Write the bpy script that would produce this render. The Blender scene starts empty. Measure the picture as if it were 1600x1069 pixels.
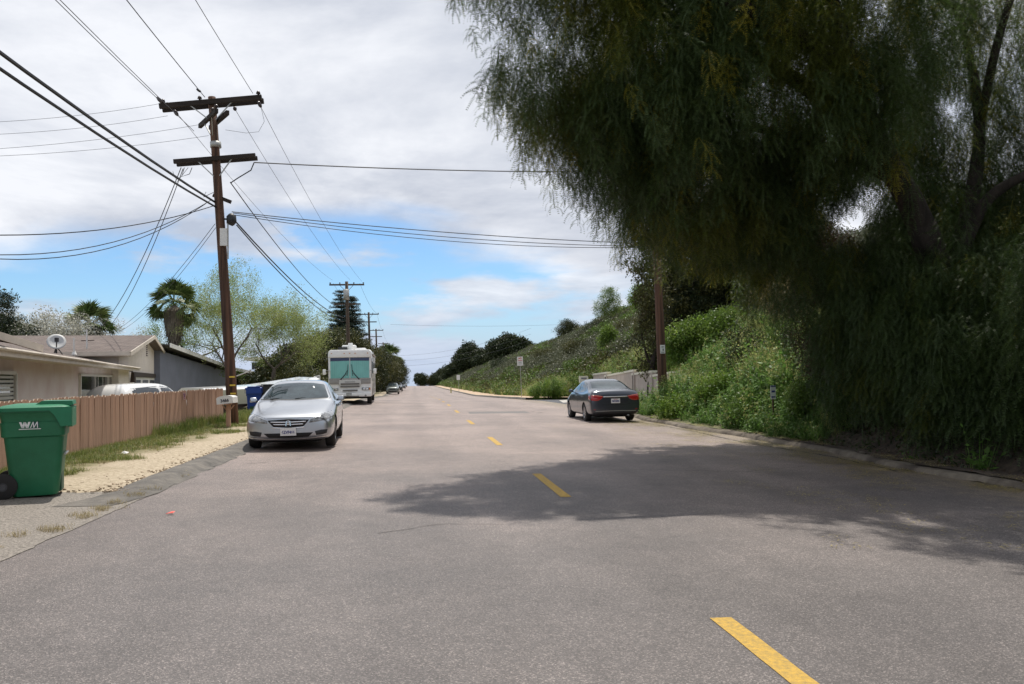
import bpy, bmesh, math, random
import numpy as np
from mathutils import Vector, Matrix, Euler, noise
from mathutils.bvhtree import BVHTree
random.seed(7)
R = math.radians
S = bpy.context.scene
COL = S.collection

# ---------------------------------------------------------------- camera
F = 1225.0; EYE = 1.53
ROLL = R(1.2); PITCH = R(2.443); YAW = R(7.211)
def _basis():
    r0 = Vector((math.cos(YAW), -math.sin(YAW), 0))
    f = Vector((math.sin(YAW)*math.cos(PITCH), math.cos(YAW)*math.cos(PITCH), math.sin(PITCH)))
    u0 = Vector((-math.sin(YAW)*math.sin(PITCH), -math.cos(YAW)*math.sin(PITCH), math.cos(PITCH)))
    return r0*math.cos(ROLL)-u0*math.sin(ROLL), u0*math.cos(ROLL)+r0*math.sin(ROLL), f
CR, CU, CF = _basis()
cam_d = bpy.data.cameras.new('camera'); cam = bpy.data.objects.new('camera', cam_d); COL.objects.link(cam)
cam.matrix_world = Matrix(((CR.x, CU.x, -CF.x, 0), (CR.y, CU.y, -CF.y, 0), (CR.z, CU.z, -CF.z, EYE), (0, 0, 0, 1)))
cam_d.sensor_width = 36; cam_d.lens = F/1600*36; cam_d.clip_start = 0.1; cam_d.clip_end = 12000
S.camera = cam
def ray(px, py): return CF + CR*((px-800)/F) + CU*((534.5-py)/F)
def at(px, py, Y):
    d = ray(px, py); t = Y/d.y
    return Vector((d.x*t, Y, EYE+d.z*t))
def atX(px, py, X):
    d = ray(px, py); t = X/d.x
    return Vector((X, d.y*t, EYE+d.z*t))

# ---------------------------------------------------------------- sky, sun, exposure
SUN_EL, SUN_AZ = 67.0, 15.0       # azimuth measured from +Y (down the street) towards +X
world = bpy.data.worlds.new("World"); S.world = world; world.use_nodes = True
wn = world.node_tree; wn.nodes.clear()
def N(t, tree, **kw):
    n = tree.nodes.new(t)
    for k, v in kw.items(): setattr(n, k, v)
    return n
sky = N('ShaderNodeTexSky', wn, sky_type='NISHITA', sun_disc=False, sun_elevation=R(SUN_EL), sun_rotation=R(SUN_AZ), altitude=100, air_density=1.0, dust_density=0.6, ozone_density=1.5)
bg = N('ShaderNodeBackground', wn); out = N('ShaderNodeOutputWorld', wn)
tc = N('ShaderNodeTexCoord', wn); sep = N('ShaderNodeSeparateXYZ', wn)
wn.links.new(tc.outputs['Generated'], sep.inputs[0])
def mth(tree, op, a, b=None, c=None, clamp=False):
    n = tree.nodes.new('ShaderNodeMath'); n.operation = op; n.use_clamp = clamp
    for i, v in enumerate((a, b, c)):
        if v is None: continue
        if isinstance(v, (int, float)): n.inputs[i].default_value = v
        else: tree.links.new(v, n.inputs[i])
    return n.outputs[0]
zc = mth(wn, 'MAXIMUM', sep.outputs[2], 0.0)
den = mth(wn, 'ADD', zc, 0.14)
u_ = mth(wn, 'DIVIDE', sep.outputs[0], den); v_ = mth(wn, 'DIVIDE', sep.outputs[1], den)
cmb = N('ShaderNodeCombineXYZ', wn); wn.links.new(u_, cmb.inputs[0]); wn.links.new(v_, cmb.inputs[1])
def wnoise(vec, scale, detail, rough, loc=(0, 0, 0), dist=0.0):
    m = N('ShaderNodeMapping', wn); m.inputs['Location'].default_value = loc; wn.links.new(vec, m.inputs[0])
    n = N('ShaderNodeTexNoise', wn); n.inputs['Scale'].default_value = scale; n.inputs['Detail'].default_value = detail
    n.inputs['Roughness'].default_value = rough; n.inputs['Distortion'].default_value = dist; wn.links.new(m.outputs[0], n.inputs['Vector'])
    return n.outputs[0]
CLOUD_LOC = (1.66, 17.57, -4.75)
n1 = wnoise(cmb.outputs[0], 0.42, 8, 0.52, CLOUD_LOC, 0.25)
n2 = wnoise(cmb.outputs[0], 0.95, 8, 0.6, (-8.76, 6.07, -4.33), 0.3)
# cloud cover grows with height over the horizon: a broken deck overhead, thinner and hazier low down
cover = N('ShaderNodeMapRange', wn); wn.links.new(zc, cover.inputs[0])
cover.inputs[1].default_value = 0.10; cover.inputs[2].default_value = 0.26; cover.inputs[3].default_value = -0.05; cover.inputs[4].default_value = 0.17
side = mth(wn, 'MINIMUM', mth(wn, 'MAXIMUM', mth(wn, 'MULTIPLY', sep.outputs[0], 0.5), -0.02), 0.10)      # the deck is thicker towards the hill side
dens = mth(wn, 'ADD', mth(wn, 'ADD', n1, cover.outputs[0]), side)
cm = N('ShaderNodeMapRange', wn, interpolation_type='SMOOTHSTEP'); wn.links.new(dens, cm.inputs[0])
cm.inputs[1].default_value = 0.47; cm.inputs[2].default_value = 0.60
ramp = N('ShaderNodeValToRGB', wn); wn.links.new(n2, ramp.inputs[0])
e = ramp.color_ramp.elements; e[0].position = 0.39; e[0].color = (0.50, 0.54, 0.63, 1); e[1].position = 0.62; e[1].color = (0.86, 0.88, 0.93, 1)
skm = N('ShaderNodeVectorMath', wn, operation='MULTIPLY'); wn.links.new(sky.outputs[0], skm.inputs[0]); skm.inputs[1].default_value = (0.60, 0.79, 0.95)
# second, lower bank of thin cloud
mp3 = N('ShaderNodeMapping', wn); mp3.inputs['Scale'].default_value = (1, 1, 3.4); mp3.inputs['Location'].default_value = (-4.78, 8.92, -0.54); wn.links.new(tc.outputs['Generated'], mp3.inputs[0])
n3 = N('ShaderNodeTexNoise', wn); n3.inputs['Scale'].default_value = 2.6; n3.inputs['Detail'].default_value = 8; n3.inputs['Roughness'].default_value = 0.55; wn.links.new(mp3.outputs[0], n3.inputs['Vector'])
low = N('ShaderNodeMapRange', wn, interpolation_type='SMOOTHSTEP'); wn.links.new(mth(wn, 'ADD', n3.outputs[0], mth(wn, 'MULTIPLY', sep.outputs[0], 0.10)), low.inputs[0]); low.inputs[1].default_value = 0.46; low.inputs[2].default_value = 0.56
lowm = mth(wn, 'MULTIPLY', low.outputs[0], 0.9)
cloudc = N('ShaderNodeVectorMath', wn, operation='SCALE'); wn.links.new(ramp.outputs[0], cloudc.inputs[0]); cloudc.inputs['Scale'].default_value = 7.4
mix = N('ShaderNodeMix', wn, data_type='RGBA'); wn.links.new(mth(wn, 'MAXIMUM', cm.outputs[0], lowm), mix.inputs['Factor'])
wn.links.new(skm.outputs[0], mix.inputs['A']); wn.links.new(cloudc.outputs[0], mix.inputs['B'])
hz = N('ShaderNodeMapRange', wn, interpolation_type='SMOOTHSTEP'); wn.links.new(zc, hz.inputs[0]); hz.inputs[1].default_value = 0.0; hz.inputs[2].default_value = 0.12; hz.inputs[3].default_value = 0.75; hz.inputs[4].default_value = 0.0
mix2 = N('ShaderNodeMix', wn, data_type='RGBA'); wn.links.new(hz.outputs[0], mix2.inputs['Factor']); wn.links.new(mix.outputs['Result'], mix2.inputs['A']); mix2.inputs['B'].default_value = (3.6, 4.3, 5.7, 1)
wn.links.new(mix2.outputs['Result'], bg.inputs[0]); bg.inputs[1].default_value = 0.10
wn.links.new(bg.outputs[0], out.inputs[0])

sd = bpy.data.lights.new('sun', 'SUN'); sd.energy = 2.9; sd.angle = R(0.55); sd.color = (1.0, 0.95, 0.87)
sun = bpy.data.objects.new('sun', sd); COL.objects.link(sun)
sdir = Vector((math.sin(R(SUN_AZ))*math.cos(R(SUN_EL)), math.cos(R(SUN_AZ))*math.cos(R(SUN_EL)), math.sin(R(SUN_EL))))
sun.rotation_euler = sdir.to_track_quat('Z', 'Y').to_euler(); sun.location = (0, 0, 30)
S.view_settings.view_transform = 'Standard'; S.view_settings.look = 'None'
S.view_settings.exposure = 0.55; S.view_settings.gamma = 1; S.view_settings.use_curve_mapping = False
S.render.engine = 'CYCLES'
S.cycles.max_bounces = 6; S.cycles.transparent_max_bounces = 8; S.cycles.diffuse_bounces = 3; S.cycles.glossy_bounces = 3; S.cycles.transmission_bounces = 3

# ---------------------------------------------------------------- materials
def new_mat(name):
    m = bpy.data.materials.new(name); m.use_nodes = True; t = m.node_tree
    return m, t, t.nodes['Principled BSDF']
def c4(c): return (c[0], c[1], c[2], 1)
def mat(name, col, rough=0.6, metal=0.0, var=0.0, vscale=4.0, bump=0.0, bscale=30.0, coat=0.0, spec=0.5, col2=None, stretch=None, detail=5):
    m, t, b = new_mat(name)
    b.inputs['Roughness'].default_value = rough; b.inputs['Metallic'].default_value = metal
    b.inputs['Specular IOR Level'].default_value = spec
    if coat: b.inputs['Coat Weight'].default_value = coat; b.inputs['Coat Roughness'].default_value = 0.08
    tcn = N('ShaderNodeTexCoord', t); src = tcn.outputs['Object']
    if stretch:
        mp = N('ShaderNodeMapping', t); mp.inputs['Scale'].default_value = stretch; t.links.new(src, mp.inputs[0]); src = mp.outputs[0]
    if var or col2:
        n = N('ShaderNodeTexNoise', t); n.inputs['Scale'].default_value = vscale; n.inputs['Detail'].default_value = detail; n.inputs['Roughness'].default_value = 0.62
        t.links.new(src, n.inputs['Vector'])
        rp = N('ShaderNodeValToRGB', t); t.links.new(n.outputs[0], rp.inputs[0])
        a = col; bb = col2 if col2 else tuple(min(1, x*(1+var)) for x in col)
        if not col2: a = tuple(x*(1-var) for x in col)
        rp.color_ramp.elements[0].position = 0.34; rp.color_ramp.elements[0].color = c4(a)
        rp.color_ramp.elements[1].position = 0.66; rp.color_ramp.elements[1].color = c4(bb)
        t.links.new(rp.outputs[0], b.inputs['Base Color'])
    else: b.inputs['Base Color'].default_value = c4(col)
    if bump:
        n = N('ShaderNodeTexNoise', t); n.inputs['Scale'].default_value = bscale; n.inputs['Detail'].default_value = 4
        t.links.new(src, n.inputs['Vector'])
        bp = N('ShaderNodeBump', t); bp.inputs['Strength'].default_value = bump; bp.inputs['Distance'].default_value = 0.02
        t.links.new(n.outputs[0], bp.inputs['Height']); t.links.new(bp.outputs[0], b.inputs['Normal'])
    return m
def leaf_mat(name, c_a, c_b, trans=0.3, rough=0.5):
    """Leaf: colour varies leaf cluster by leaf cluster; part of the light passes through."""
    m, t, b = new_mat(name)
    oi = N('ShaderNodeObjectInfo', t); rp = N('ShaderNodeValToRGB', t); t.links.new(oi.outputs['Random'], rp.inputs[0])
    rp.color_ramp.elements[0].color = c4(c_a); rp.color_ramp.elements[1].color = c4(c_b)
    geo = N('ShaderNodeNewGeometry', t)
    hs = N('ShaderNodeHueSaturation', t); t.links.new(rp.outputs[0], hs.inputs['Color'])
    mr = N('ShaderNodeMapRange', t); t.links.new(geo.outputs['Random Per Island'], mr.inputs[0]); mr.inputs[3].default_value = 0.6; mr.inputs[4].default_value = 1.45
    t.links.new(mr.outputs[0], hs.inputs['Value'])
    t.links.new(hs.outputs[0], b.inputs['Base Color']); b.inputs['Roughness'].default_value = rough; b.inputs['Specular IOR Level'].default_value = 0.35
    tr = N('ShaderNodeBsdfTranslucent', t); t.links.new(hs.outputs[0], tr.inputs[0])
    mx = N('ShaderNodeMixShader', t); mx.inputs[0].default_value = trans
    o = t.nodes['Material Output']; t.links.new(b.outputs[0], mx.inputs[1]); t.links.new(tr.outputs[0], mx.inputs[2]); t.links.new(mx.outputs[0], o.inputs[0])
    return m
def road_mat():
    m, t, b = new_mat('asphalt_aged')
    tcn = N('ShaderNodeTexCoord', t); P = tcn.outputs['Object']
    def nz(s, d=4, r=0.6, vec=P, dist=0.0):
        n = N('ShaderNodeTexNoise', t); n.inputs['Scale'].default_value = s; n.inputs['Detail'].default_value = d; n.inputs['Roughness'].default_value = r; n.inputs['Distortion'].default_value = dist
        t.links.new(vec, n.inputs['Vector']); return n.outputs[0]
    mp = N('ShaderNodeMapping', t); mp.inputs['Scale'].default_value = (1, 0.16, 1); t.links.new(P, mp.inputs[0])
    big = nz(0.35, 5, 0.6); lanes = nz(0.8, 4, 0.55, mp.outputs[0]); mid = nz(3.5, 6, 0.7)
    # stones of the mix, about 8 mm, light and dark
    vo = N('ShaderNodeTexVoronoi', t); vo.inputs['Scale'].default_value = 125; t.links.new(P, vo.inputs['Vector'])
    sp = N('ShaderNodeSeparateColor', t); t.links.new(vo.outputs['Color'], sp.inputs[0])
    stone = N('ShaderNodeValToRGB', t); t.links.new(sp.outputs[0], stone.inputs[0])
    e = stone.color_ramp.elements; e[0].position = 0.0; e[0].color = (0.58, 0.58, 0.58, 1); e[1].position = 1; e[1].color = (2.0, 1.96, 1.92, 1)
    k = e.new(0.78); k.color = (1.0, 1.0, 1.0, 1)
    fine = nz(230, 3, 0.7)
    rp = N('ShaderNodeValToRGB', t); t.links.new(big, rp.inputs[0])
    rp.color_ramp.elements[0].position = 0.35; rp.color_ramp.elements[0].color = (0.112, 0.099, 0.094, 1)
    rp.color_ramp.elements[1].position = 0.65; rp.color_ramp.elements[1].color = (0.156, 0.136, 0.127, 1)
    # soft cloud shade painted into the near stretch; the far one brighter and pinkish
    sx = N('ShaderNodeSeparateXYZ', t); t.links.new(P, sx.inputs[0]); far_sun = N('ShaderNodeMapRange', t, interpolation_type='SMOOTHSTEP')
    t.links.new(mth(t, 'ADD', sx.outputs[1], mth(t, 'MULTIPLY', big, 9.0)), far_sun.inputs[0]); far_sun.inputs[1].default_value = 9; far_sun.inputs[2].default_value = 25
    om = N('ShaderNodeMix', t, data_type='RGBA', blend_type='MULTIPLY'); t.links.new(far_sun.outputs[0], om.inputs['Factor']); t.links.new(rp.outputs[0], om.inputs['A']); om.inputs['B'].default_value = (1.85, 1.66, 1.55, 1)
    # silt and leaf dust washed against the right kerb
    silt = N('ShaderNodeMapRange', t); t.links.new(mth(t, 'ADD', sx.outputs[0], mth(t, 'MULTIPLY', mid, 2.6)), silt.inputs[0]); silt.inputs[1].default_value = 8.3; silt.inputs[2].default_value = 9.6; silt.inputs[4].default_value = 0.85
    sm = N('ShaderNodeMix', t, data_type='RGBA'); t.links.new(silt.outputs[0], sm.inputs['Factor']); t.links.new(om.outputs['Result'], sm.inputs['A']); sm.inputs['B'].default_value = (0.23, 0.185, 0.125, 1)
    def mulv(a, f):
        n = N('ShaderNodeVectorMath', t, operation='SCALE'); t.links.new(a, n.inputs[0])
        if isinstance(f, float): n.inputs['Scale'].default_value = f
        else: t.links.new(f, n.inputs['Scale'])
        return n.outputs[0]
    def rng(s, a, bb):
        n = N('ShaderNodeMapRange', t); t.links.new(s, n.inputs[0]); n.inputs[1].default_value = 0.3; n.inputs[2].default_value = 0.7; n.inputs[3].default_value = a; n.inputs[4].default_value = bb; return n.outputs[0]
    # drip-darkened band in the middle of each lane, polished wheel tracks beside it
    def band(xc, w_):
        dx = mth(t, 'DIVIDE', mth(t, 'SUBTRACT', mth(t, 'ADD', sx.outputs[0], mth(t, 'MULTIPLY', lanes, .8)), xc+.4), w_); return mth(t, 'POWER', 2.718, mth(t, 'MULTIPLY', mth(t, 'MULTIPLY', dx, dx), -1.0))
    drip = mth(t, 'ADD', band(0.2, .38), band(4.6, .4)); track = mth(t, 'ADD', mth(t, 'ADD', band(-.65, .25), band(1.0, .25)), mth(t, 'ADD', band(3.75, .25), band(5.4, .25)))
    wear = mth(t, 'ADD', mth(t, 'SUBTRACT', 1.0, mth(t, 'MULTIPLY', drip, .10)), mth(t, 'MULTIPLY', track, .06))
    spots = N('ShaderNodeMapRange', t); t.links.new(nz(1.9, 6, .6), spots.inputs[0]); spots.inputs[1].default_value = .66; spots.inputs[2].default_value = .74; spots.inputs[3].default_value = 1.0; spots.inputs[4].default_value = .72
    wear = mth(t, 'MULTIPLY', wear, spots.outputs[0])
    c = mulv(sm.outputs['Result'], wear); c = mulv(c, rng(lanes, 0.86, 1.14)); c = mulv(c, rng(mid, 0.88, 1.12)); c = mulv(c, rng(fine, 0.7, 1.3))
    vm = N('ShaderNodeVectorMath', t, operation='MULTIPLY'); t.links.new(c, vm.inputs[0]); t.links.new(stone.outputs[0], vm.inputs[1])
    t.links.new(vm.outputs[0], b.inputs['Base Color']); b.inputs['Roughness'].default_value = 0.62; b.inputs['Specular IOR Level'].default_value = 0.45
    bp = N('ShaderNodeBump', t); bp.inputs['Strength'].default_value = 0.55; bp.inputs['Distance'].default_value = 0.006
    t.links.new(vo.outputs['Distance'], bp.inputs['Height']); t.links.new(bp.outputs[0], b.inputs['Normal'])
    return m
def verge_mat():
    """Dirt footpath beside the kerb, thin turf next to the fence; the boundary wanders."""
    m, t, b = new_mat('verge_soil_and_turf')
    tcn = N('ShaderNodeTexCoord', t); P = tcn.outputs['Object']; sx = N('ShaderNodeSeparateXYZ', t); t.links.new(P, sx.inputs[0])
    def nz(s, d=5, r=0.65):
        n = N('ShaderNodeTexNoise', t); n.inputs['Scale'].default_value = s; n.inputs['Detail'].default_value = d; n.inputs['Roughness'].default_value = r; t.links.new(P, n.inputs['Vector']); return n.outputs[0]
    big = nz(0.9); fine = nz(14); f2 = nz(60, 3)
    g = mth(t, 'ADD', mth(t, 'MULTIPLY', sx.outputs[0], -1.0), mth(t, 'MULTIPLY', big, 2.2))
    g = mth(t, 'ADD', g, mth(t, 'MULTIPLY', fine, 1.1))
    mr = N('ShaderNodeMapRange', t); t.links.new(g, mr.inputs[0]); mr.inputs[1].default_value = 6.55; mr.inputs[2].default_value = 7.25
    d = N('ShaderNodeValToRGB', t); t.links.new(fine, d.inputs[0]); d.color_ramp.elements[0].position = .3; d.color_ramp.elements[1].position = .7
    d.color_ramp.elements[0].color = (0.27, 0.21, 0.14, 1); d.color_ramp.elements[1].color = (0.56, 0.475, 0.345, 1)
    gr = N('ShaderNodeValToRGB', t); t.links.new(fine, gr.inputs[0]); gr.color_ramp.elements[0].position = .35; gr.color_ramp.elements[1].position = .65
    gr.color_ramp.elements[0].color = (0.085, 0.095, 0.03, 1); gr.color_ramp.elements[1].color = (0.26, 0.21, 0.11, 1)
    mx = N('ShaderNodeMix', t, data_type='RGBA'); t.links.new(mr.outputs[0], mx.inputs['Factor']); t.links.new(d.outputs[0], mx.inputs['A']); t.links.new(gr.outputs[0], mx.inputs['B'])
    t.links.new(mx.outputs['Result'], b.inputs['Base Color']); b.inputs['Roughness'].default_value = 0.95
    bp = N('ShaderNodeBump', t); bp.inputs['Strength'].default_value = 0.8; bp.inputs['Distance'].default_value = 0.03
    hh = mth(t, 'ADD', fine, mth(t, 'MULTIPLY', f2, 0.3)); t.links.new(hh, bp.inputs['Height']); t.links.new(bp.outputs[0], b.inputs['Normal'])
    return m
def shingle_mat(name, c1, c2):
    m, t, b = new_mat(name)
    tcn = N('ShaderNodeTexCoord', t)
    br = N('ShaderNodeTexBrick', t); br.inputs['Scale'].default_value = 1.0; br.inputs['Brick Width'].default_value = 0.33; br.inputs['Row Height'].default_value = 0.14
    br.inputs['Mortar Size'].default_value = 0.012; br.inputs['Color1'].default_value = c4(c1); br.inputs['Color2'].default_value = c4(c2); br.inputs['Mortar'].default_value = c4(tuple(x*0.45 for x in c1))
    t.links.new(tcn.outputs['UV'], br.inputs['Vector'])
    n = N('ShaderNodeTexNoise', t); n.inputs['Scale'].default_value = 2.5; n.inputs['Detail'].default_value = 6; t.links.new(tcn.outputs['Object'], n.inputs['Vector'])
    mr = N('ShaderNodeMapRange', t); t.links.new(n.outputs[0], mr.inputs[0]); mr.inputs[1].default_value = .3; mr.inputs[2].default_value = .7; mr.inputs[3].default_value = 0.75; mr.inputs[4].default_value = 1.25
    vs = N('ShaderNodeVectorMath', t, operation='SCALE'); t.links.new(br.outputs[0], vs.inputs[0]); t.links.new(mr.outputs[0], vs.inputs['Scale'])
    t.links.new(vs.outputs[0], b.inputs['Base Color']); b.inputs['Roughness'].default_value = 0.9
    bp = N('ShaderNodeBump', t); bp.inputs['Strength'].default_value = 0.6; bp.inputs['Distance'].default_value = 0.02; bp.invert = True
    t.links.new(br.outputs['Fac'], bp.inputs['Height']); t.links.new(bp.outputs[0], b.inputs['Normal'])
    return m

M = {}
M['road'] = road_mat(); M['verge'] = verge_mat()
M['berm'] = mat('asphalt_kerb', (0.095, 0.088, 0.08), 0.9, col2=(0.20, 0.18, 0.155), vscale=3.5, bump=0.8, bscale=60, detail=9)
M['patch'] = mat('asphalt_patch', (0.17, 0.158, 0.15), 0.85, var=0.12, vscale=20, bump=0.5, bscale=120)
M['side_asphalt'] = mat('side_street_asphalt', (0.075, 0.078, 0.088), 0.85, var=0.2, vscale=3, bump=0.4, bscale=120)
M['apron'] = mat('driveway_chip_seal', (0.13, 0.115, 0.10), 0.9, col2=(0.36, 0.32, 0.275), vscale=46, bump=0.9, bscale=70, detail=4)
M['yellow'] = mat('yellow_road_paint', (0.33, 0.22, 0.06), 0.75, col2=(0.58, 0.35, 0.05), vscale=34, bump=0.4, bscale=110, detail=12)
M['crack'] = mat('crack_filler', (0.03, 0.027, 0.022), 0.9)
M['concrete'] = mat('concrete', (0.42, 0.40, 0.36), 0.85, var=0.18, vscale=5, bump=0.3, bscale=50)
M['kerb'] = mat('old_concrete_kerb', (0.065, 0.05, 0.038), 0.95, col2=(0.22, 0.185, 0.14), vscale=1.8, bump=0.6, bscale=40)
M['dirt'] = mat('sandy_dirt', (0.38, 0.27, 0.18), 0.95, col2=(0.56, 0.42, 0.29), vscale=5, bump=0.6, bscale=25)
M['hill'] = mat('hillside_soil', (0.085, 0.09, 0.035), 0.95, col2=(0.20, 0.175, 0.085), vscale=0.8, bump=0.6, bscale=8)
M['ground'] = mat('lot_soil', (0.14, 0.15, 0.06), 0.95, col2=(0.30, 0.25, 0.16), vscale=0.6, bump=0.4, bscale=10)
M['wood_pole'] = mat('creosoted_pole_wood', (0.028, 0.016, 0.011), 0.9, col2=(0.155, 0.078, 0.048), vscale=7, bump=0.8, bscale=26, stretch=(1.6, 1.6, 0.05), detail=9)
M['wood_pole_far'] = mat('weathered_pole_wood', (0.06, 0.045, 0.035), 0.85, col2=(0.12, 0.085, 0.06), vscale=9, stretch=(1, 1, 0.06))
M['wood_dark'] = mat('dark_crossarm_wood', (0.014, 0.010, 0.008), 0.9, col2=(0.038, 0.026, 0.019), vscale=9, bump=0.4, stretch=(0.1, 1, 1))
M['galv'] = mat('galvanised_steel', (0.42, 0.42, 0.40), 0.5, 0.6, var=0.1)
M['wire'] = mat('wire_insulation', (0.012, 0.012, 0.014), 0.6)
M['wire_thin'] = mat('bare_aluminium_wire', (0.10, 0.10, 0.11), 0.5)
M['insul'] = mat('brown_glazed_insulator', (0.045, 0.03, 0.03), 0.25)
M['white_paint'] = mat('white_paint', (0.72, 0.71, 0.68), 0.5, var=0.06)
M['cream'] = mat('cream_trim_paint', (0.60, 0.53, 0.45), 0.6, var=0.1, vscale=3)
M['fence'] = mat('salmon_fence_paint', (0.36, 0.205, 0.135), 0.85, col2=(0.50, 0.31, 0.215), vscale=2.2, bump=0.5, bscale=14, stretch=(5, 5, 0.5), detail=10)
def vary_by_board(m, a, b):
    t = m.node_tree; bs = t.nodes['Principled BSDF']; src = bs.inputs['Base Color'].links[0].from_socket; oi = N('ShaderNodeObjectInfo', t); mr = N('ShaderNodeMapRange', t); t.links.new(oi.outputs['Random'], mr.inputs[0]); mr.inputs[3].default_value = a; mr.inputs[4].default_value = b
    hs = N('ShaderNodeHueSaturation', t); t.links.new(src, hs.inputs['Color']); t.links.new(mr.outputs[0], hs.inputs['Value']); t.links.new(hs.outputs[0], bs.inputs['Base Color'])
vary_by_board(M['fence'], .86, 1.12)
M['fence_top'] = mat('bare_cut_wood', (0.62, 0.50, 0.38), 0.8, var=0.15, vscale=20)
M['stucco_pink'] = mat('pink_stucco', (0.64, 0.53, 0.52), 0.95, col2=(0.75, 0.69, 0.68), vscale=0.7, bump=0.5, bscale=45)
M['stucco_cream'] = mat('cream_stucco', (0.74, 0.67, 0.60), 0.95, var=0.06, vscale=1.2, bump=0.4, bscale=45)
M['stucco_blue'] = mat('blue_grey_stucco', (0.20, 0.215, 0.27), 0.95, var=0.08, vscale=1.0, bump=0.4, bscale=40)
M['stucco_pale'] = mat('pale_far_wall', (0.55, 0.52, 0.44), 0.9, var=0.12, vscale=1)
M['shingle'] = shingle_mat('brown_shingles', (0.105, 0.078, 0.066), (0.185, 0.145, 0.125))
M['shingle_grey'] = shingle_mat('grey_shingles', (0.07, 0.068, 0.07), (0.12, 0.115, 0.115))
M['glass'] = mat('window_glass', (0.025, 0.03, 0.035), 0.06, spec=0.8)
M['glass_car'] = mat('car_glass', (0.035, 0.05, 0.055), 0.03, spec=0.9, var=0.5, vscale=3)
M['blind'] = mat('window_blind', (0.55, 0.55, 0.52), 0.7)
M['win_frame'] = mat('window_frame', (0.66, 0.63, 0.58), 0.5)
M['dark'] = mat('dark_void', (0.012, 0.011, 0.011), 0.8)
M['brown_trim'] = mat('dark_brown_trim', (0.045, 0.03, 0.025), 0.7, var=0.2)
M['bin_green'] = mat('green_bin_plastic', (0.006, 0.115, 0.047), 0.48, col2=(0.014, 0.158, 0.072), vscale=2.4, bump=0.10, bscale=60, detail=10)
M['bin_green_lid'] = mat('green_lid_plastic', (0.008, 0.17, 0.075), 0.45, var=0.1, vscale=4)
M['bin_blue'] = mat('blue_bin_plastic', (0.006, 0.045, 0.26), 0.45, var=0.1)
M['bin_black'] = mat('black_bin_plastic', (0.018, 0.018, 0.02), 0.5, var=0.1)
M['rubber'] = mat('tyre_rubber', (0.018, 0.017, 0.016), 0.8, bump=0.2, bscale=80)
M['black_plastic'] = mat('black_plastic', (0.02, 0.02, 0.022), 0.5)
M['silver'] = mat('silver_car_paint', (0.46, 0.48, 0.51), 0.28, 0.75, coat=1.0)
M['slate'] = mat('slate_grey_car_paint', (0.045, 0.052, 0.068), 0.28, 0.5, coat=1.0)
M['paint_white'] = mat('white_car_paint', (0.78, 0.78, 0.77), 0.3, coat=0.8)
M['paint_greengrey'] = mat('grey_green_car_paint', (0.16, 0.18, 0.17), 0.3, 0.5, coat=0.8)
M['paint_dark'] = mat('dark_car_paint', (0.03, 0.035, 0.04), 0.3, 0.3, coat=0.8)
M['chrome'] = mat('chrome', (0.75, 0.75, 0.76), 0.12, 1.0)
M['rim'] = mat('alloy_rim', (0.48, 0.48, 0.49), 0.3, 0.9)
M['lamp'] = mat('headlight_lens', (0.42, 0.43, 0.43), 0.1, 0.2, col2=(0.03, 0.03, 0.033), vscale=9, coat=1.0)
M['amber'] = mat('amber_lens', (0.6, 0.2, 0.03), 0.2)
M['red_lens'] = mat('red_tail_lens', (0.42, 0.012, 0.012), 0.15, coat=1.0)
M['red_lens2'] = mat('pale_tail_lens', (0.62, 0.12, 0.08), 0.15, coat=1.0)
M['plate'] = mat('plate_white', (0.75, 0.75, 0.74), 0.5)
M['ink'] = mat('dark_lettering', (0.03, 0.03, 0.045), 0.6)
M['ink_blue'] = mat('plate_blue_lettering', (0.05, 0.06, 0.22), 0.6)
M['ink_red'] = mat('red_lettering', (0.5, 0.03, 0.03), 0.6)
M['ink_grey'] = mat('grey_lettering', (0.2, 0.2, 0.21), 0.6)
M['rv_white'] = mat('motorhome_white', (0.84, 0.835, 0.81), 0.35, var=0.03, coat=0.4)
M['rv_grey'] = mat('motorhome_grey_band', (0.30, 0.29, 0.275), 0.45, var=0.08)
M['rv_curtain'] = mat('teal_curtain', (0.16, 0.46, 0.42), 0.4, var=0.10, vscale=2, coat=0.9, stretch=(5, 1, 0.5))
M['rv_navy'] = mat('navy_sunshade', (0.02, 0.03, 0.09), 0.3, coat=0.6)
M['wall_taupe'] = mat('taupe_block_wall', (0.50, 0.425, 0.36), 0.9, var=0.1, vscale=1.5, bump=0.3, bscale=40)
M['wall_cap'] = mat('cream_wall_cap', (0.76, 0.72, 0.58), 0.8, var=0.08)
M['sign_white'] = mat('sign_white', (0.74, 0.74, 0.72), 0.45)
M['yellow_tag'] = mat('yellow_pole_tag', (0.70, 0.50, 0.06), 0.5)
M['litter_red'] = mat('red_litter', (0.75, 0.10, 0.07), 0.6)
M['litter_white'] = mat('white_paper', (0.78, 0.77, 0.74), 0.8)
M['bark'] = mat('pepper_tree_bark', (0.018, 0.013, 0.010), 0.95, col2=(0.050, 0.038, 0.030), vscale=7, bump=1.0, bscale=14, stretch=(1, 1, 0.35))
M['bark_grey'] = mat('grey_bark', (0.12, 0.10, 0.085), 0.95, var=0.25, vscale=5)
M['palm_skirt'] = mat('dead_frond_skirt', (0.09, 0.075, 0.055), 0.95, col2=(0.24, 0.20, 0.15), vscale=16, bump=1.0, bscale=30, stretch=(1, 1, 0.15))
M['leaf_pepper'] = leaf_mat('pepper_leaf', (0.046, 0.076, 0.014), (0.080, 0.120, 0.044), 0.42)
M['leaf_pepper3'] = leaf_mat('pepper_leaf_olive', (0.072, 0.092, 0.012), (0.125, 0.145, 0.026), 0.45)
M['leaf_pepper2'] = leaf_mat('pepper_leaf_yellow', (0.20, 0.19, 0.02), (0.27, 0.24, 0.035), 0.5)
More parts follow.
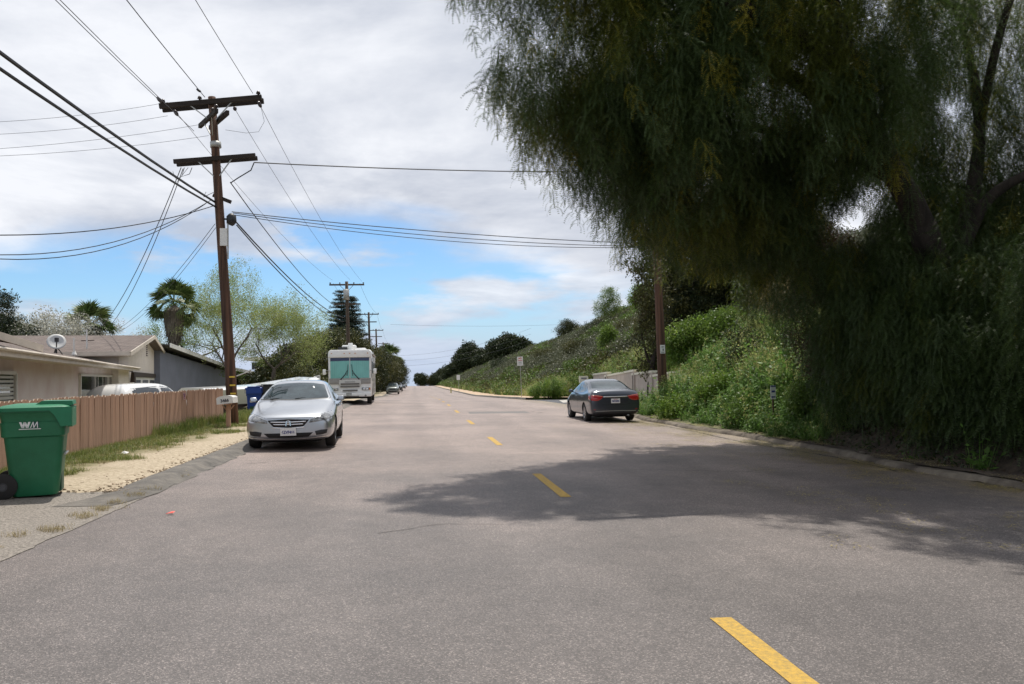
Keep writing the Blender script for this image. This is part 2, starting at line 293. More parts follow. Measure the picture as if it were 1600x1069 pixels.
M['leaf_green'] = leaf_mat('bush_leaf', (0.07, 0.13, 0.02), (0.15, 0.22, 0.045), 0.35)
M['leaf_bright'] = leaf_mat('bright_leaf', (0.10, 0.19, 0.02), (0.20, 0.27, 0.05), 0.4)
M['leaf_dark'] = leaf_mat('dark_leaf', (0.022, 0.036, 0.012), (0.05, 0.062, 0.02), 0.2)
M['leaf_olive'] = leaf_mat('olive_leaf', (0.055, 0.062, 0.018), (0.11, 0.105, 0.03), 0.25)
M['leaf_sage'] = leaf_mat('sage_leaf', (0.078, 0.088, 0.046), (0.135, 0.142, 0.085), 0.25)
M['leaf_tan'] = leaf_mat('dry_leaf', (0.17, 0.13, 0.06), (0.36, 0.29, 0.14), 0.35)
M['leaf_redbrown'] = leaf_mat('redbrown_leaf', (0.05, 0.03, 0.015), (0.10, 0.052, 0.03), 0.2)
M['leaf_pine'] = leaf_mat('pine_needle', (0.018, 0.034, 0.022), (0.03, 0.05, 0.03), 0.1)
M['leaf_spring'] = leaf_mat('spring_leaf', (0.20, 0.27, 0.06), (0.34, 0.36, 0.15), 0.45)
M['leaf_white'] = leaf_mat('pale_blossom', (0.35, 0.34, 0.28), (0.55, 0.55, 0.48), 0.35)
M['leaf_palm'] = leaf_mat('palm_frond', (0.06, 0.10, 0.025), (0.15, 0.19, 0.06), 0.25)
M['weed'] = leaf_mat('weed_leaf', (0.075, 0.155, 0.026), (0.165, 0.275, 0.065), 0.42)
M['weed_pale'] = leaf_mat('weed_flower_head', (0.28, 0.30, 0.09), (0.50, 0.47, 0.20), 0.5)
M['grass'] = leaf_mat('grass_blade', (0.09, 0.15, 0.025), (0.27, 0.27, 0.09), 0.4)
M['grass_dry'] = leaf_mat('dry_grass_blade', (0.30, 0.24, 0.12), (0.45, 0.38, 0.22), 0.35)
M['litter_leaf'] = leaf_mat('fallen_leaflet', (0.20, 0.16, 0.06), (0.34, 0.28, 0.10), 0.1)

# ---------------------------------------------------------------- helpers
def tag(o, label=None, cat=None, group=None, kind=None):
    if label: o['label'] = label
    if cat: o['category'] = cat
    if group: o['group'] = group
    if kind: o['kind'] = kind
    return o
def empty(name, loc, label, cat, rot=(0, 0, 0), group=None):
    o = bpy.data.objects.new(name, None); COL.objects.link(o); o.location = loc; o.rotation_euler = rot; o.empty_display_size = 0.2
    return tag(o, label, cat, group)
def link_mesh(name, me, parent=None, loc=None, rot=None, scale=None):
    o = bpy.data.objects.new(name, me); COL.objects.link(o); o.parent = parent
    if loc is not None: o.location = loc
    if rot is not None: o.rotation_euler = rot
    if scale is not None: o.scale = scale
    return o
class MB:
    def __init__(s): s.v = []; s.f = []; s.m = []; s.uv = None
    def add(s, vs, fs, m=0):
        b = len(s.v); s.v += [tuple(v) for v in vs]; s.f += [tuple(i+b for i in f) for f in fs]; s.m += [m]*len(fs); return s
    def box(s, c, d, rot=None, m=0, taper=None):
        hx, hy, hz = d[0]/2, d[1]/2, d[2]/2; vs = []
        for z in (-hz, hz):
            k = 1 if (taper is None or z < 0) else taper
            for x, y in ((-hx, -hy), (hx, -hy), (hx, hy), (-hx, hy)): vs.append(Vector((x*k, y*k, z)))
        if rot is not None:
            q = Euler(rot).to_matrix(); vs = [q @ v for v in vs]
        c = Vector(c); vs = [v+c for v in vs]
        return s.add(vs, [(0, 3, 2, 1), (4, 5, 6, 7), (0, 1, 5, 4), (1, 2, 6, 5), (2, 3, 7, 6), (3, 0, 4, 7)], m)
    def beam(s, a, b, w, h, m=0, up=(0, 0, 1)):
        a = Vector(a); b = Vector(b); d = (b-a); L = d.length; d.normalize(); up = Vector(up)
        side = d.cross(up)
        if side.length < 1e-3: side = d.cross(Vector((1, 0, 0)))
        side.normalize(); u = side.cross(d)
        vs = [p + side*sx*w/2 + u*sz*h/2 for p in (a, b) for sx, sz in ((-1, -1), (1, -1), (1, 1), (-1, 1))]
        return s.add(vs, [(0, 3, 2, 1), (4, 5, 6, 7), (0, 1, 5, 4), (1, 2, 6, 5), (2, 3, 7, 6), (3, 0, 4, 7)], m)
    def tube(s, pts, rad, n=8, m=0, caps=True):
        pts = [Vector(p) for p in pts]
        if isinstance(rad, (int, float)): rad = [rad]*len(pts)
        b = len(s.v); prev = None
        for i, p in enumerate(pts):
            d = (pts[min(i+1, len(pts)-1)]-pts[max(i-1, 0)]).normalized()
            if prev is None:
                a = d.cross(Vector((0, 0, 1)));
                if a.length < 1e-2: a = d.cross(Vector((1, 0, 0)))
            else: a = prev - d*prev.dot(d)
            a.normalize(); prev = a; c = d.cross(a)
            for k in range(n):
                t = 2*math.pi*k/n; s.v.append(tuple(p + (a*math.cos(t)+c*math.sin(t))*rad[i]))
        for i in range(len(pts)-1):
            for k in range(n):
                k2 = (k+1) % n; s.f.append((b+i*n+k, b+i*n+k2, b+(i+1)*n+k2, b+(i+1)*n+k)); s.m.append(m)
        if caps:
            s.f.append(tuple(b+k for k in range(n-1, -1, -1))); s.m.append(m)
            e = b+(len(pts)-1)*n; s.f.append(tuple(e+k for k in range(n))); s.m.append(m)
        return s
    def cyl(s, a, b, r0, r1=None, n=12, m=0): return s.tube([a, b], [r0, r0 if r1 is None else r1], n, m)
    def lathe(s, prof, n=24, c=(0, 0, 0), axis='z', m=0):
        b = len(s.v); c = Vector(c)
        for r, h in prof:
            for k in range(n):
                t = 2*math.pi*k/n; x, y = r*math.cos(t), r*math.sin(t)
                v = {'z': Vector((x, y, h)), 'x': Vector((h, x, y)), 'y': Vector((y, h, x))}[axis]; s.v.append(tuple(v+c))
        for i in range(len(prof)-1):
            for k in range(n):
                k2 = (k+1) % n; s.f.append((b+i*n+k, b+i*n+k2, b+(i+1)*n+k2, b+(i+1)*n+k)); s.m.append(m)
        return s
    def prism(s, poly, z0, z1, m=0, plane='xy'):
        n = len(poly); b = len(s.v)
        def mk(p, h): return {'xy': (p[0], p[1], h), 'xz': (p[0], h, p[1]), 'yz': (h, p[0], p[1])}[plane]
        s.v += [mk(p, z0) for p in poly] + [mk(p, z1) for p in poly]
        s.f.append(tuple(b+i for i in range(n-1, -1, -1))); s.f.append(tuple(b+n+i for i in range(n))); s.m += [m, m]
        for i in range(n):
            j = (i+1) % n; s.f.append((b+i, b+j, b+n+j, b+n+i)); s.m.append(m)
        return s
    def slab(s, quad, t, m=0):
        """A four-cornered board with thickness t below the given corners."""
        q = [Vector(p) for p in quad]; n = (q[1]-q[0]).cross(q[2]-q[0]).normalized(); 
        if n.z < 0: n = -n
        lo = [p-n*t for p in q]
        return s.add(q+lo, [(0, 1, 2, 3), (7, 6, 5, 4), (0, 4, 5, 1), (1, 5, 6, 2), (2, 6, 7, 3), (3, 7, 4, 0)], m)
    def mesh(s, name, mats, smooth=False):
        me = bpy.data.meshes.new(name); me.from_pydata(s.v, [], s.f)
        if not isinstance(mats, (list, tuple)): mats = [mats]
        for m in mats: me.materials.append(m)
        if len(mats) > 1: me.polygons.foreach_set('material_index', s.m)
        if smooth: me.polygons.foreach_set('use_smooth', [True]*len(me.polygons))
        me.validate(); me.update(); 
        bm = bmesh.new(); bm.from_mesh(me); bmesh.ops.recalc_face_normals(bm, faces=bm.faces); bm.to_mesh(me); bm.free()
        return me
    def build(s, name, mats, parent=None, smooth=False, **k): return link_mesh(name, s.mesh(name, mats, smooth), parent, **k)
def bevel(o, w, seg=2):
    bm = bmesh.new(); bm.from_mesh(o.data); bmesh.ops.bevel(bm, geom=list(bm.edges), offset=w, segments=seg, affect='EDGES', profile=0.6); bm.to_mesh(o.data); bm.free(); return o
def copy_tree(o, parent=None):
    c = o.copy(); COL.objects.link(c); c.parent = parent
    for ch in list(o.children): copy_tree(ch, c)
    return c
def uv_box(o, sx=1.0, sy=1.0, d_u=None, d_v=None, org=(0, 0, 0)):
    me = o.data; uv = me.uv_layers.new(name='uv'); org = Vector(org)
    for l in me.loops:
        p = me.vertices[l.vertex_index].co-org; uv.data[l.index].uv = (p.dot(d_u)*sx, p.dot(d_v)*sy)
def text_mesh(name, body, size, m, parent, mw, extrude=0.003, bold=0.0, sx=1.0, shear=0.0, spacing=1.0):
    cu = bpy.data.curves.new('t', 'FONT'); cu.body = body; cu.size = size; cu.extrude = extrude; cu.align_x = 'CENTER'; cu.align_y = 'CENTER'; cu.offset = bold; cu.shear = shear; cu.space_character = spacing
    o = bpy.data.objects.new('t', cu); COL.objects.link(o); dg = bpy.context.evaluated_depsgraph_get()
    me = bpy.data.meshes.new_from_object(o.evaluated_get(dg)); bpy.data.objects.remove(o); me.name = name; me.materials.clear(); me.materials.append(m)
    me.transform(mw @ Matrix.Diagonal((sx, 1, 1, 1)))
    return link_mesh(name, me, parent)
def frame_mat(origin, xdir, zdir):
    """Text frame: letters run along xdir, stand along zdir, face the viewer."""
    x = Vector(xdir).normalized(); z = Vector(zdir).normalized(); n = x.cross(z)
    return Matrix(((x.x, z.x, n.x, origin[0]), (x.y, z.y, n.y, origin[1]), (x.z, z.z, n.z, origin[2]), (0, 0, 0, 1)))

def scatter(name, variants, pts, parent=None):
    """One object: many copies of small plant meshes set on points. pts: (pos, euler, scale, variant)."""
    me = bpy.data.meshes.new(name+'_points'); n = len(pts)
    me.vertices.add(n); me.vertices.foreach_set('co', [c for p in pts for c in p[0]])
    a = me.attributes.new('rot', 'FLOAT_VECTOR', 'POINT'); a.data.foreach_set('vector', [c for p in pts for c in p[1]])
    a = me.attributes.new('scl', 'FLOAT', 'POINT'); a.data.foreach_set('value', [float(p[2]) for p in pts])
    a = me.attributes.new('var', 'INT', 'POINT'); a.data.foreach_set('value', [int(p[3]) for p in pts])
    o = link_mesh(name, me, parent)
    ng = bpy.data.node_groups.new(name, 'GeometryNodeTree')
    ng.interface.new_socket('Geometry', in_out='INPUT', socket_type='NodeSocketGeometry'); ng.interface.new_socket('Geometry', in_out='OUTPUT', socket_type='NodeSocketGeometry')
    gi = ng.nodes.new('NodeGroupInput'); go = ng.nodes.new('NodeGroupOutput'); iop = ng.nodes.new('GeometryNodeInstanceOnPoints')
    jn = ng.nodes.new('GeometryNodeJoinGeometry'); mp = ng.nodes.new('GeometryNodeMeshToPoints')
    for v in reversed(variants):
        src = bpy.data.objects.new(v.name, v); oi = ng.nodes.new('GeometryNodeObjectInfo'); oi.inputs['Object'].default_value = src; oi.inputs['As Instance'].default_value = True
        ng.links.new(oi.outputs['Geometry'], jn.inputs[0])
    def attr(nm, ty):
        n_ = ng.nodes.new('GeometryNodeInputNamedAttribute'); n_.data_type = ty; n_.inputs['Name'].default_value = nm; return n_.outputs['Attribute']
    ng.links.new(gi.outputs[0], mp.inputs[0]); ng.links.new(mp.outputs[0], iop.inputs['Points']); ng.links.new(jn.outputs[0], iop.inputs['Instance'])
    iop.inputs['Pick Instance'].default_value = True
    ng.links.new(attr('var', 'INT'), iop.inputs['Instance Index']); e2r = ng.nodes.new('FunctionNodeEulerToRotation')
    ng.links.new(attr('rot', 'FLOAT_VECTOR'), e2r.inputs[0]); ng.links.new(e2r.outputs[0], iop.inputs['Rotation'])
    ng.links.new(attr('scl', 'FLOAT'), iop.inputs['Scale']); ng.links.new(iop.outputs[0], go.inputs[0])
    md = o.modifiers.new('gn', 'NODES'); md.node_group = ng
    tag(o, kind='stuff')
    return o

# ---------------------------------------------------------------- plant pieces
def rnd_dir(rg):
    z = rg.uniform(-1, 1); a = rg.uniform(0, 2*math.pi); r = math.sqrt(1-z*z); return Vector((r*math.cos(a), r*math.sin(a), z))
def leaf_quad(mb, p, d, nrm, L, W):
    s = d.cross(nrm)
    if s.length < 1e-4: s = d.cross(Vector((0.3, 1, 0.2)))
    s.normalize()
    mb.add([p, p+d*L*0.5+s*W*0.5, p+d*L, p+d*L*0.5-s*W*0.5], [(0, 1, 2, 3)])
def clump(name, m, n, rad, L, W, seed, flat=1.0, droop=0.0, up=0.0):
    rg = random.Random(seed); mb = MB()
    for _ in range(n):
        p = rnd_dir(rg)*rad*rg.random()**0.4; p.z *= flat
        d = (rnd_dir(rg)+Vector((0, 0, up-droop))).normalized(); nn = rnd_dir(rg)
        leaf_quad(mb, p, d, nn, L*rg.uniform(.7, 1.3), W*rg.uniform(.7, 1.3))
    me = bpy.data.meshes.new(name); me.from_pydata(mb.v, [], mb.f); me.materials.append(m); return me
def pepper_strand(name, m, seed, length=0.58):
    rg = random.Random(seed); mb = MB(); a0 = rg.uniform(0, 6.28); bend = rg.uniform(0.05, 0.22)
    def stem(t): return Vector((math.cos(a0)*bend*math.sin(t*2.2), math.sin(a0)*bend*math.sin(t*2.2), -length*t))
    mb.tube([stem(i/4) for i in range(5)], 0.004, 3, caps=False)
    k = 0; t = 0.02
    while t < 1.0:
        p = stem(t); az = k*2.4+rg.uniform(-.4, .4); Lf = rg.uniform(0.18, 0.30); o = Vector((math.cos(az), math.sin(az), 0))
        prev = p; nseg = 9
        for j in range(1, nseg+1):
            s = j/nseg; q = p + o*Lf*0.80*math.sin(s*1.35) + Vector((0, 0, -Lf*(-0.05*s+0.72*s*s)))
            d = (q-prev).normalized(); side = d.cross(Vector((0, 0, 1)))
            if side.length < 1e-3: side = Vector((-o.y, o.x, 0))
            side.normalize(); n = side.cross(d)
            for sg in (-1, 1):
                ld = (side*sg*0.85 + d*0.55 + n*rg.uniform(-.25, .1)).normalized(); LL = 0.050*(1-0.4*s)*rg.uniform(.85, 1.15); w = 0.0095
                mb.add([q-d*w*0.6, q+ld*LL, q+d*w*0.8], [(0, 1, 2)])
            prev = q
        t += 0.048+rg.uniform(-.01, .012); k += 1
    me = bpy.data.meshes.new(name); me.from_pydata(mb.v, [], mb.f); me.materials.append(m); return me
def grass_clump(name, m, n, h, spread, seed, w=0.006, lean=0.35):
    rg = random.Random(seed); mb = MB()
    for _ in range(n):
        a = rg.uniform(0, 6.28); r = spread*math.sqrt(rg.random()); p = Vector((r*math.cos(a), r*math.sin(a), -0.01)); hh = h*rg.uniform(.5, 1.2)
        b = rg.uniform(0, 6.28); o = Vector((math.cos(b), math.sin(b), 0)); l = lean*rg.uniform(.2, 1.3); s = Vector((-o.y, o.x, 0))*w
        q = p+o*hh*l*0.35+Vector((0, 0, hh*.55)); tip = p+o*hh*l+Vector((0, 0, hh*(1-.3*l)))
        mb.add([p-s, p+s, q+s*.8, q-s*.8, tip], [(0, 1, 2, 3), (3, 2, 4)])
    me = bpy.data.meshes.new(name); me.from_pydata(mb.v, [], mb.f); me.materials.append(m); return me
def weed_mesh(name, ms, seed, h=0.7, stems=5, head=True):
    rg = random.Random(seed); mb = MB()
    for _ in range(stems):
        a = rg.uniform(0, 6.28); o = Vector((math.cos(a), math.sin(a), 0)); hh = h*rg.uniform(.6, 1.15); base = o*rg.uniform(0, .12)
        tip = base+o*hh*rg.uniform(.1, .45)+Vector((0, 0, hh)); s = Vector((-o.y, o.x, 0))*0.006
        mb.add([base-s, base+s, tip+s*.5, tip-s*.5], [(0, 1, 2, 3)])
        nl = int(9*hh/0.6)
        for i in range(nl):
            t = (i+.5)/nl; p = base.lerp(tip, t); d = rnd_dir(rg); d.z = abs(d.z)*.6-.1; d.normalize(); L = rg.uniform(.07, .17)*(1.2-.7*t)
            leaf_quad(mb, p, d, Vector((rg.uniform(-.5, .5), rg.uniform(-.5, .5), 1)), L*1.15, L*.50)
        if head:
            for _i in range(7):
                p = tip+rnd_dir(rg)*.045; d = rnd_dir(rg); b = len(mb.f); leaf_quad(mb, p, d, rnd_dir(rg), .035, .022); mb.m[-1] = 1
    me = bpy.data.meshes.new(name); me.from_pydata(mb.v, [], mb.f)
    for m in ms: me.materials.append(m)
    me.polygons.foreach_set('material_index', mb.m); return me

def branch_tree(rg, base, height, spread, r0, levels=4, n_child=(3, 4), up=0.35, first=0.3, bend=0.25):
    """Recursive limbs. Returns (list of tubes (points, radii), tip points)."""
    tubes = []; tips = []
    def grow(p, d, L, r, lv):
        pts = [p]; rads = [r]; q = p; dd = d
        ns = 4
        for i in range(ns):
            dd = (dd + rnd_dir(rg)*bend + Vector((0, 0, up*0.25))).normalized(); q = q+dd*L/ns; pts.append(q); rads.append(r*(1-(i+1)/ns*0.45))
        tubes.append((pts, rads))
        if lv == 0: tips.extend([pts[2], pts[3], pts[4]]); return
        if lv == 1: tips.append(pts[4])
        k = rg.randint(*n_child)
        for i in range(k):
            a = 2*math.pi*(i+rg.uniform(-.3, .3))/k; t = rg.choice((2, 3, 4)) if i else 4
            side = dd.orthogonal().normalized(); side.rotate(Matrix.Rotation(a, 3, dd))
            nd = (dd*rg.uniform(.5, .9)+side*rg.uniform(.55, .95)*spread+Vector((0, 0, up*.5))).normalized()
            grow(pts[t], nd, L*rg.uniform(.62, .82), rads[t]*.62, lv-1)
    grow(Vector(base), Vector((0, 0, 1)), height*first, r0, levels)
    return tubes, tips
def build_tree(name, base, label, cat, height, r0, leafs, rg_seed, spread=1.0, levels=3, per_tip=3, jit=0.5, up=0.35, first=0.3, lobes=None, n_lobe=300, bark='bark_grey', scale=(0.8, 1.3), group=None, shell=0.55):
    """trunk + limbs + crown; the crown is leaf clumps on the limb tips or filling lobes of uneven outline."""
    rg = random.Random(rg_seed); root = empty(name, base, label, cat, group=group)
    tubes, tips = branch_tree(rg, (0, 0, 0), height, spread, r0, levels=levels, up=up, first=first)
    if not lobes:
        k_ = height/max(t.z for t in tips); tips = [t*k_ for t in tips]; tubes = [([p*k_ for p in P_], r_) for P_, r_ in tubes]
    mb = MB()
    mb.tube(*tubes[0], n=8); mb.build('trunk', M[bark], root, smooth=True)
    if len(tubes) > 1:
        mb = MB()
        for p, r in tubes[1:]: mb.tube(p, r, n=5 if r[0] > 0.04 else 4, caps=False)
        mb.build('limbs', M[bark], root, smooth=True)
    pts = []
    if lobes:
        for (lx, ly, lz, rx, ry, rz) in lobes:
            for _ in range(int(n_lobe*rx*ry)):
                d = rnd_dir(rg); k = 1+0.22*noise.noise(d*2.3+Vector((lx, ly, lz))); rr = (shell+(1-shell)*rg.random())*k
                p = Vector((lx+d.x*rx*rr, ly+d.y*ry*rr, lz+d.z*rz*rr))
                if noise.noise((p+Vector(base))*0.9) < -0.28: continue
                pts.append((p, (rg.uniform(-.4, .4), rg.uniform(-.4, .4), rg.uniform(0, 6.28)), rg.uniform(*scale), rg.randrange(len(leafs))))
    else:
        for t in tips:
            for _ in range(per_tip):
                p = t+rnd_dir(rg)*jit*rg.random()
                pts.append((p, (rg.uniform(-.5, .5), rg.uniform(-.5, .5), rg.uniform(0, 6.28)), rg.uniform(*scale), rg.randrange(len(leafs))))
    if pts: scatter('crown', leafs, pts, root)
    return root

# ---------------------------------------------------------------- terrain
def sst(a, b, x):
    t = max(0.0, min(1.0, (x-a)/(b-a))); return t*t*(3-2*t)
def zr(Y): return float(np.interp(Y, [-3000, 45, 60, 100, 200, 300, 340, 420, 800, 1500, 9000], [0, 0, -.12, -.82, -1.35, -1.68, -2.6, -8, -32, -60, -250]))
def road_z(X, Y): return zr(Y)-0.021*max(-9, min(11, X))
XL = -3.47
def xk(Y):      # right kerb line
    return 8.25+0.14*math.sin(Y*.45)+0.08*math.sin(Y*1.3+1) if Y < 31 else (8.2+0.5*sst(31, 36, Y)-1.1*sst(52, 62, Y))
def xf(Y):      # foot of the slope
    if Y < 30: return 9.0
    if Y < 58: return 9.0+4.2*sst(30, 34.5, Y)
    return 13.2-2.6*sst(58, 63, Y)
def hill_h(X, Y):
    d = X-xf(Y)
    if d <= 0: return 0.0
    hn = float(np.interp(d, [0, 1.0, 6, 27, 60, 400], [0, .75, 3.9, 12.0, 13.5, 14]))
    k = float(np.interp(Y, [0, 57, 127, 188, 286, 420, 525, 800], [1, 1, 1.0, .86, .82, .75, .6, .2]))
    hf = k*float(np.interp(d, [0, 25, 32, 60, 400], [0, 12.4, 13.2, 13.2, 13]))
    hw = 1.45*min(1, d/.25)+float(np.interp(d, [0, 1, 23, 60, 400], [0, .3, 10.5, 12, 12.5]))
    w1 = sst(30.5, 35, Y); w2 = sst(56, 60, Y)
    return (hn*(1-w1)+hw*w1)*(1-w2)+hf*w2
def H(X, Y):
    z = road_z(X, Y)
    if X < -6.9: z -= 0.75*sst(6.9, 9.5, -X)
    h = hill_h(X, Y)
    if h > 0.3: h += (noise.noise(Vector((X*.22, Y*.22, 3)))*.9+noise.noise(Vector((X*.7, Y*.7, 9)))*.3)*min(1, h/3)
    return z+h
def gp(px, py):
    d = ray(px, py); lo = 1.0; t = 2.0
    while t < 3000:
        p = d*t
        if EYE+p.z < H(p.x, p.y): break
        lo = t; t *= 1.02
    for _ in range(30):
        mid = (lo+t)/2; p = d*mid
        if EYE+p.z < H(p.x, p.y): t = mid
        else: lo = mid
    p = d*t; return Vector((p.x, p.y, EYE+p.z))
def sheet(name, xs, ys, hf, m, kind='structure', smooth=True):
    vs = []; n = len(xs)
    for y in ys:
        for x in xs:
            xx = x(y) if callable(x) else x; vs.append((xx, y, hf(xx, y)))
    fs = [(j*n+i, j*n+i+1, (j+1)*n+i+1, (j+1)*n+i) for j in range(len(ys)-1) for i in range(n-1)]
    me = bpy.data.meshes.new(name); me.from_pydata(vs, [], fs); me.materials.append(m)
    if smooth: me.polygons.foreach_set('use_smooth', [True]*len(fs))
    o = link_mesh(name, me); return tag(o, kind=kind) if kind else o
def fr(a, b, s):
    out_ = []; x = a
    while x < b-1e-6: out_.append(x); x += s
    return out_+[b]
YN = fr(-14, 70, 1.0)+fr(72, 200, 4)+fr(210, 420, 10)
# everything left of the street and the far country, 3 cm under the street surfaces
sheet('ground', [-3000, -900, -300, -150, -80, -50, -35, -25, -18, -14, -11, -9.5, -9, -8.5, -8, -7.5, -7, -6.5, -5, -3, 2, 7, 8.1], [-300, -60]+YN+[460, 520, 620, 800, 1100, 1500, 2500, 5000, 9000], lambda x, y: H(x, y)-0.05, M['ground'])
sheet('hillside', [lambda y: xk(y)+.05, lambda y: xf(y)-.06, lambda y: xf(y)+.02]+[(lambda y, d=d: xf(y)+d) for d in (.25, .6, 1, 1.6, 2.3, 3, 4, 5, 6, 7.5, 9, 10.5, 12, 13.5, 15, 17, 19, 21, 23, 25, 27, 30, 33, 37, 42, 50, 60, 80, 120, 200, 400, 1500)],
      fr(-14, 30, 1.0)+fr(30.5, 62, .5)+fr(63, 130, 1.5)+fr(133, 420, 5)+[460, 520, 620, 800, 1100, 1500, 2500, 5000, 9000], lambda x, y: H(x, y)-0.02, M['hill'])
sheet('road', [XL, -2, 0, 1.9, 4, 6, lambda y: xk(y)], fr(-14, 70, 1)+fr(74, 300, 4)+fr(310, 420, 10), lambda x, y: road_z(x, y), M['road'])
sheet('verge', [-6.75, -6.3, -5.9, -5.4, -4.9, -4.4, -3.9], fr(10.9, 11.9, .2)+fr(12.4, 70, .5)+fr(74, 300, 6), lambda x, y: road_z(x, y)+0.02+.02*noise.noise(Vector((x*2, y*2, 0)))+.02*sst(4.0, 4.4, -x)-.035*sst(11.7, 10.9, y), M['verge'])
sheet('driveway', [-12, -7, -6, -5, -4.2, lambda y: XL+.05+.05*noise.noise(Vector((0, y*1.7, 3)))+.02*noise.noise(Vector((0, y*9, 3)))], fr(2, 11.2, .1), lambda x, y: road_z(x, y)+.006+.015*sst(4, 5, -x), M['apron'])
# dirt footpath strip at the foot of the hill, side street, concrete ramp
sheet('dirt_footpath', [lambda y: xk(y)+.22, lambda y: xk(y)+1, lambda y: xf(y)-.5, lambda y: xf(y)+.25], fr(57.5, 70, 1)+fr(74, 300, 5), lambda x, y: road_z(x, y)+.14+.02*noise.noise(Vector((x, y, 4))), M['dirt'])
sheet('side_street', [lambda y: xk(y)-.02, 9.5, 11, 13.1], fr(31.5, 56.5, 1), lambda x, y: road_z(x, y)+.006, M['side_asphalt'])
sheet('bank_foot', [lambda y: xk(y)+.2, lambda y: (xk(y)+xf(y))/2, lambda y: xf(y)+.4], fr(17, 31, .5), lambda x, y: road_z(x, y)+.10+.05*noise.noise(Vector((x*2, y*2, 5)))+.5*max(0, x-8.9), M['hill'])
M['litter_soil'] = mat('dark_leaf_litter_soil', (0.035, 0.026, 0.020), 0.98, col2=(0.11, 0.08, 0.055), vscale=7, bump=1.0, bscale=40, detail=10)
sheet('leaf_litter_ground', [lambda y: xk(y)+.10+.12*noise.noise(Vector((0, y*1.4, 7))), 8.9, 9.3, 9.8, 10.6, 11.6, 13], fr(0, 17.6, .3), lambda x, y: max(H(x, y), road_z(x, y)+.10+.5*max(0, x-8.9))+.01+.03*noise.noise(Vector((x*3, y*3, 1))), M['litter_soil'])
mb = MB(); mb.slab([(9.0, 47.0, H(9, 47)+.02), (12.6, 48.2, H(12, 47)+.10), (12.6, 52.6, H(12, 52)+.16), (9.6, 51.6, H(9, 52)+.05)], .1); tag(mb.build('pavement_ramp', M['concrete']), kind='structure')
# kerbs
def strip(name, path, prof, m, kind='structure', fade=None):
    """Sweep a cross profile [(dx, dz)] along path(y) -> x."""
    ys, pf = path; vs = []; n = len(prof)
    for y in ys:
        x0 = pf(y)
        for dx, dz in prof:
            x = x0+dx; j = .022*noise.noise(Vector((x*3, y*2.5, dz*9))); k_ = sst(fade[0], fade[1], y) if fade else 1; vs.append((x+j*2, y, road_z(x, y)+.012*(1-k_)+(dz+j)*k_))
    fs = [(j*n+i, j*n+i+1, (j+1)*n+i+1, (j+1)*n+i) for j in range(len(ys)-1) for i in range(n-1)]
    me = bpy.data.meshes.new(name); me.from_pydata(vs, [], fs); me.materials.append(m); me.polygons.foreach_set('use_smooth', [True]*len(fs))
    return tag(link_mesh(name, me), kind=kind)
strip('kerb_left', (fr(9.9, 70, .35)+fr(72, 300, 4), lambda y: XL+.03*noise.noise(Vector((0, y*.8, 1)))-0.25*sst(11, 9.6, y)),
      [(.10, .001), (.02, .012), (-.06, .05), (-.16, .085), (-.30, .09), (-.44, .07), (-.55, .02)], M['berm'], fade=(9.9, 12.6))
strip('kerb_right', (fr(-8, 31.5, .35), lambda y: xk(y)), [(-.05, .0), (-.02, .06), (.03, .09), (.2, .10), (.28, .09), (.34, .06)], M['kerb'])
strip('kerb_right', (fr(57, 70, .5)+fr(72, 300, 4), lambda y: xk(y)), [(-.05, .0), (-.02, .12), (.02, .15), (.2, .15), (.28, .10)], M['berm'])
# painted centre line: each dash is a thing of its own row in the paint, all one marking
for i, y0 in enumerate([-2.6, 3.1, 9.95, 17.7, 25.7, 34.2, 42.4, 50.2, 58.2, 66.2, 74.2, 82, 90, 98]):
    y1 = y0+(1.76 if i == 1 else 2.45); mb = MB(); x0 = 1.845; x1 = 1.985; n = 10; e = []
    for k in range(n+1):
        y = y0+(y1-y0)*k/n; a_ = .007*noise.noise(Vector((k*1.7, y0, 0))); b_ = .007*noise.noise(Vector((k*1.7, y0, 5))); e.append((x0+a_, y)); e.append((x1+b_, y))
    mb.add([(x, y, road_z(x, y)+.004) for x, y in e], [(2*k, 2*k+1, 2*k+3, 2*k+2) for k in range(n)]); tag(mb.build('road_marking', M['yellow']), kind='structure')
# repaired trench and seams across the road
def flat(name, poly, m, dz=.004):
    mb = MB(); mb.add([(x, y, road_z(x, y)+dz) for x, y in poly], [tuple(range(len(poly)))]); return tag(mb.build(name, m), kind='structure')
flat('asphalt_patch', [(2.3, 33.2), (5.0, 33.6), (5.0, 35.2), (2.4, 34.9)], M['patch'], .003)
def crack(pts, w, seed):
    rg = random.Random(seed); P_ = []
    for (x0, y0), (x1, y1) in zip(pts[:-1], pts[1:]):
        n = max(2, int(math.hypot(x1-x0, y1-y0)/.16))
        for k in range(n): P_.append((x0+(x1-x0)*k/n+rg.uniform(-.03, .03), y0+(y1-y0)*k/n+rg.uniform(-.03, .03)))
    P_.append(pts[-1]); mb = MB(); vs = []
    for k, (x, y) in enumerate(P_):
        q = P_[min(k+1, len(P_)-1)]; p = P_[max(k-1, 0)]; d = Vector((q[0]-p[0], q[1]-p[1])).normalized(); ww = w*rg.uniform(.25, 1.2)
        vs += [(x-d.y*ww, y+d.x*ww, road_z(x, y)+.005), (x+d.y*ww, y-d.x*ww, road_z(x, y)+.005)]
    mb.add(vs, [(2*k, 2*k+1, 2*k+3, 2*k+2) for k in range(len(P_)-1)]); return tag(mb.build('road_crack', M['crack']), kind='structure')
crack([(-3.2, 32.6), (0, 32.8), (2.3, 33.0)], .035, 1); crack([(2.3, 35.0), (5.2, 35.3), (5.6, 33.8)], .03, 2); crack([(-3.3, 38.5), (0.5, 39.0)], .04, 3)
